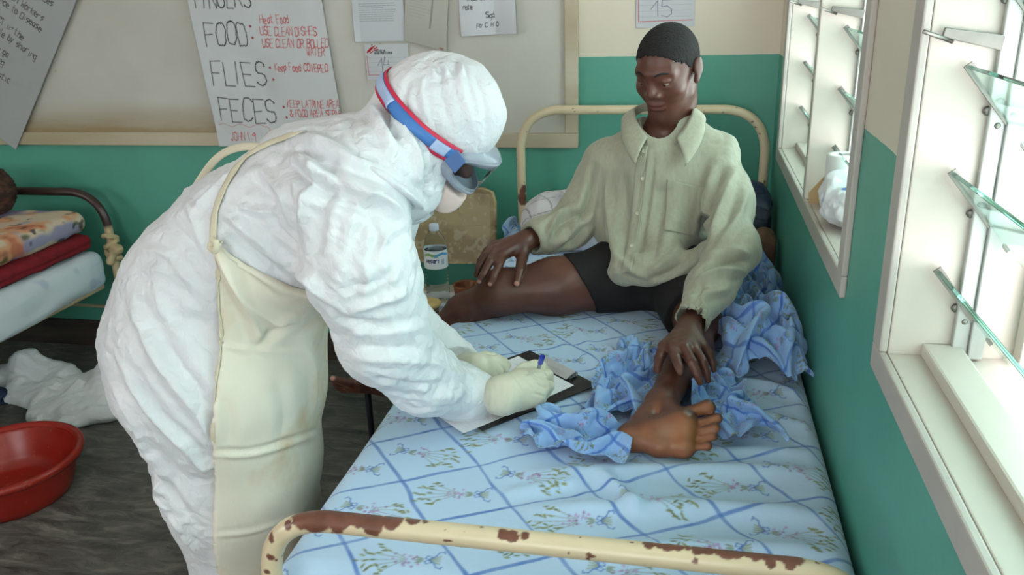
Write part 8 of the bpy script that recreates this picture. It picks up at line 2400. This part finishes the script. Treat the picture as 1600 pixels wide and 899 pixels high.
# ================================================================== ON THE FLOOR
t = NT('red_basin_plastic')
sp = t.noise(40, 3, 0.6, t.coords())
t.set(Base_Color=t.mix(t.ramp(sp, [(0.62, 0.0), (0.72, 0.35)]), t.ramp(t.noise(4, 3, vec=t.coords()), [(0.3, lin((150, 34, 24))), (0.7, lin((174, 44, 30)))]), lin((196, 120, 104))), Roughness=0.32)
t.bump(t.noise(30, 3, vec=t.coords()), 0.06, 0.003)
M_red = t.m
basin = tag(empty('basin', (-2.455, -1.165, 0)), 'round red plastic basin on the concrete floor at the left', 'basin')
lathe('bowl', [(0.0, 0.003), (0.150, 0.003), (0.165, 0.0), (0.173, 0.004), (0.190, 0.040), (0.213, 0.132), (0.216, 0.140), (0.211, 0.140), (0.205, 0.128), (0.184, 0.044), (0.168, 0.012), (0.150, 0.008), (0.0, 0.008)], (-2.455, -1.165, 0), M_red, basin, 96)
lathe('rim', [(0.208, 0.139), (0.214, 0.147), (0.226, 0.151), (0.234, 0.147), (0.236, 0.136), (0.233, 0.126), (0.230, 0.127), (0.231, 0.138), (0.226, 0.144), (0.216, 0.141), (0.210, 0.134), (0.208, 0.139)], (-2.455, -1.165, 0), M_red, basin, 96)
adopt(basin)
# cotton wool
cot = Body()
rs = np.random.RandomState(21)
ctr = [(-3.02, -0.43), (-2.90, -0.42), (-2.78, -0.50), (-2.66, -0.56), (-2.60, -0.40), (-2.55, -0.50), (-2.72, -0.66), (-2.62, -0.70), (-2.85, -0.55), (-2.95, -0.52), (-3.15, -0.42), (-3.25, -0.46), (-2.50, -0.62), (-2.68, -0.44)]
hts = [0.14, 0.09, 0.06, 0.06, 0.14, 0.13, 0.045, 0.04, 0.05, 0.06, 0.07, 0.06, 0.06, 0.06]
for (x, y), hh_ in zip(ctr, hts):
    cot.add([ell((x, y, hh_ * 0.35), (0.095, 0.085, hh_ * 0.75))], 0.03, 0.05)
cot.cuts.append(lambda p: 0.002 - p[:, 2])
def cot_disp(v, n):
    w = v + 0.04 * np.stack([fbm(v * 9 + 3, 2), fbm(v * 9 + 8, 2), fbm(v * 9 + 13, 2)], 1)
    up = np.clip(v[:, 2] * 60, 0, 1)
    return v + n * ((0.022 * fbm(w * 13, 3) + 0.016 * (ridge(w * V(9, 16, 12) + 3, 2) - 0.55)) * up)[:, None]
t = NT('cotton_wool')
t.set(Base_Color=t.ramp(t.noise(10, 4, vec=t.coords()), [(0.3, lin((226, 229, 232))), (0.7, lin((240, 242, 244)))]), Roughness=1.0, Sheen_Weight=0.4)
t.bump(t.noise(60, 5, 0.7, t.coords()), 0.5, 0.01)
o = body_obj('cotton_wool', cot, (-3.40, -0.85, -0.01), (-2.35, -0.28, 0.26), 0.0075, t.m, None, cot_disp)
tag(o, 'loose white heap of cotton wool on the floor behind the red basin', 'cotton')
# dark blue slipper
slp = tag(empty('slipper', (-3.06, -0.60, 0)), 'dark blue slipper on the floor in front of the cotton wool', 'slipper')
M_navy = simple('navy_rubber', (32, 48, 78), 0.6, 0.1, 20)
sb = Body().add([cone((-3.20, -0.63, 0.012), (-3.00, -0.58, 0.012), 0.040, 0.046, ((0, 0, 1), 0.28))], 0.0)
body_obj('sole', sb, (-3.28, -0.72, -0.01), (-2.92, -0.50, 0.05), 0.004, M_navy, slp)
us = Body().add([ell((-3.05, -0.592, 0.03), (0.075, 0.048, 0.036))], 0.0)
us.cuts += [lambda p: -ell((-3.06, -0.595, 0.028), (0.085, 0.041, 0.030))(p), lambda p: 0.016 - p[:, 2]]
body_obj('upper', us, (-3.16, -0.68, 0.0), (-2.94, -0.52, 0.10), 0.0035, M_navy, slp)
adopt(slp)

# ================================================================== ON THE FAR WINDOW SILL
roll = lathe('paper_roll', [(0.018, 0.0), (0.035, 0.0), (0.0365, 0.003), (0.0365, 0.112), (0.035, 0.115), (0.018, 0.115), (0.017, 0.112), (0.017, 0.003), (0.018, 0.0)], (0.056, -1.075, ZS + 0.0205), simple('white_tissue', (232, 231, 228), 0.9, 0.03, 20, 0.2, 150, 0.001), None, 40)
tag(roll, 'white tissue roll standing on the far window sill', 'roll')
cb = prism('cardboard_scrap', [V(-0.004, -1.020, ZS + 0.001), V(0.045, -1.018, ZS + 0.001), V(0.058, -1.035, ZS + 0.072), V(0.030, -1.04, ZS + 0.082), V(-0.008, -1.03, ZS + 0.030)], (0, 0, 0), (0.004, -0.004, 0.001), simple('tan_cardboard', (196, 168, 126), 0.85, 0.08, 20), None, 0.0008)
tag(cb, 'torn tan piece of cardboard leaning on the far window sill beside the tissue roll', 'cardboard')
def bag_col(v, n):
    m = np.clip((fbm(v * 26 + 4, 2) - 0.42) * 8, 0, 1)[:, None]
    return np.array(lin((228, 230, 234))) * (1 - m) + np.array(lin((90, 130, 200))) * m
o = body_obj('plastic_bag', Body().add([ell((0.045, -1.225, ZS + 0.052), (0.048, 0.075, 0.048)), ell((0.04, -1.18, ZS + 0.075), (0.035, 0.045, 0.04))], 0.03), (-0.04, -1.36, ZS - 0.01), (0.13, -1.09, ZS + 0.16), 0.0035,
             painted('thin_white_film', 0.3, 0.1, 60, 0.002), None, lambda v, n: np.maximum(v + n * (0.014 * (ridge(v * 26, 3) - 0.6) + 0.006 * crumple(v, 26, 4))[:, None], V(-9, -9, ZS + 0.0006)), bag_col)
tag(o, 'crumpled white plastic bag with blue print on the far window sill', 'bag')
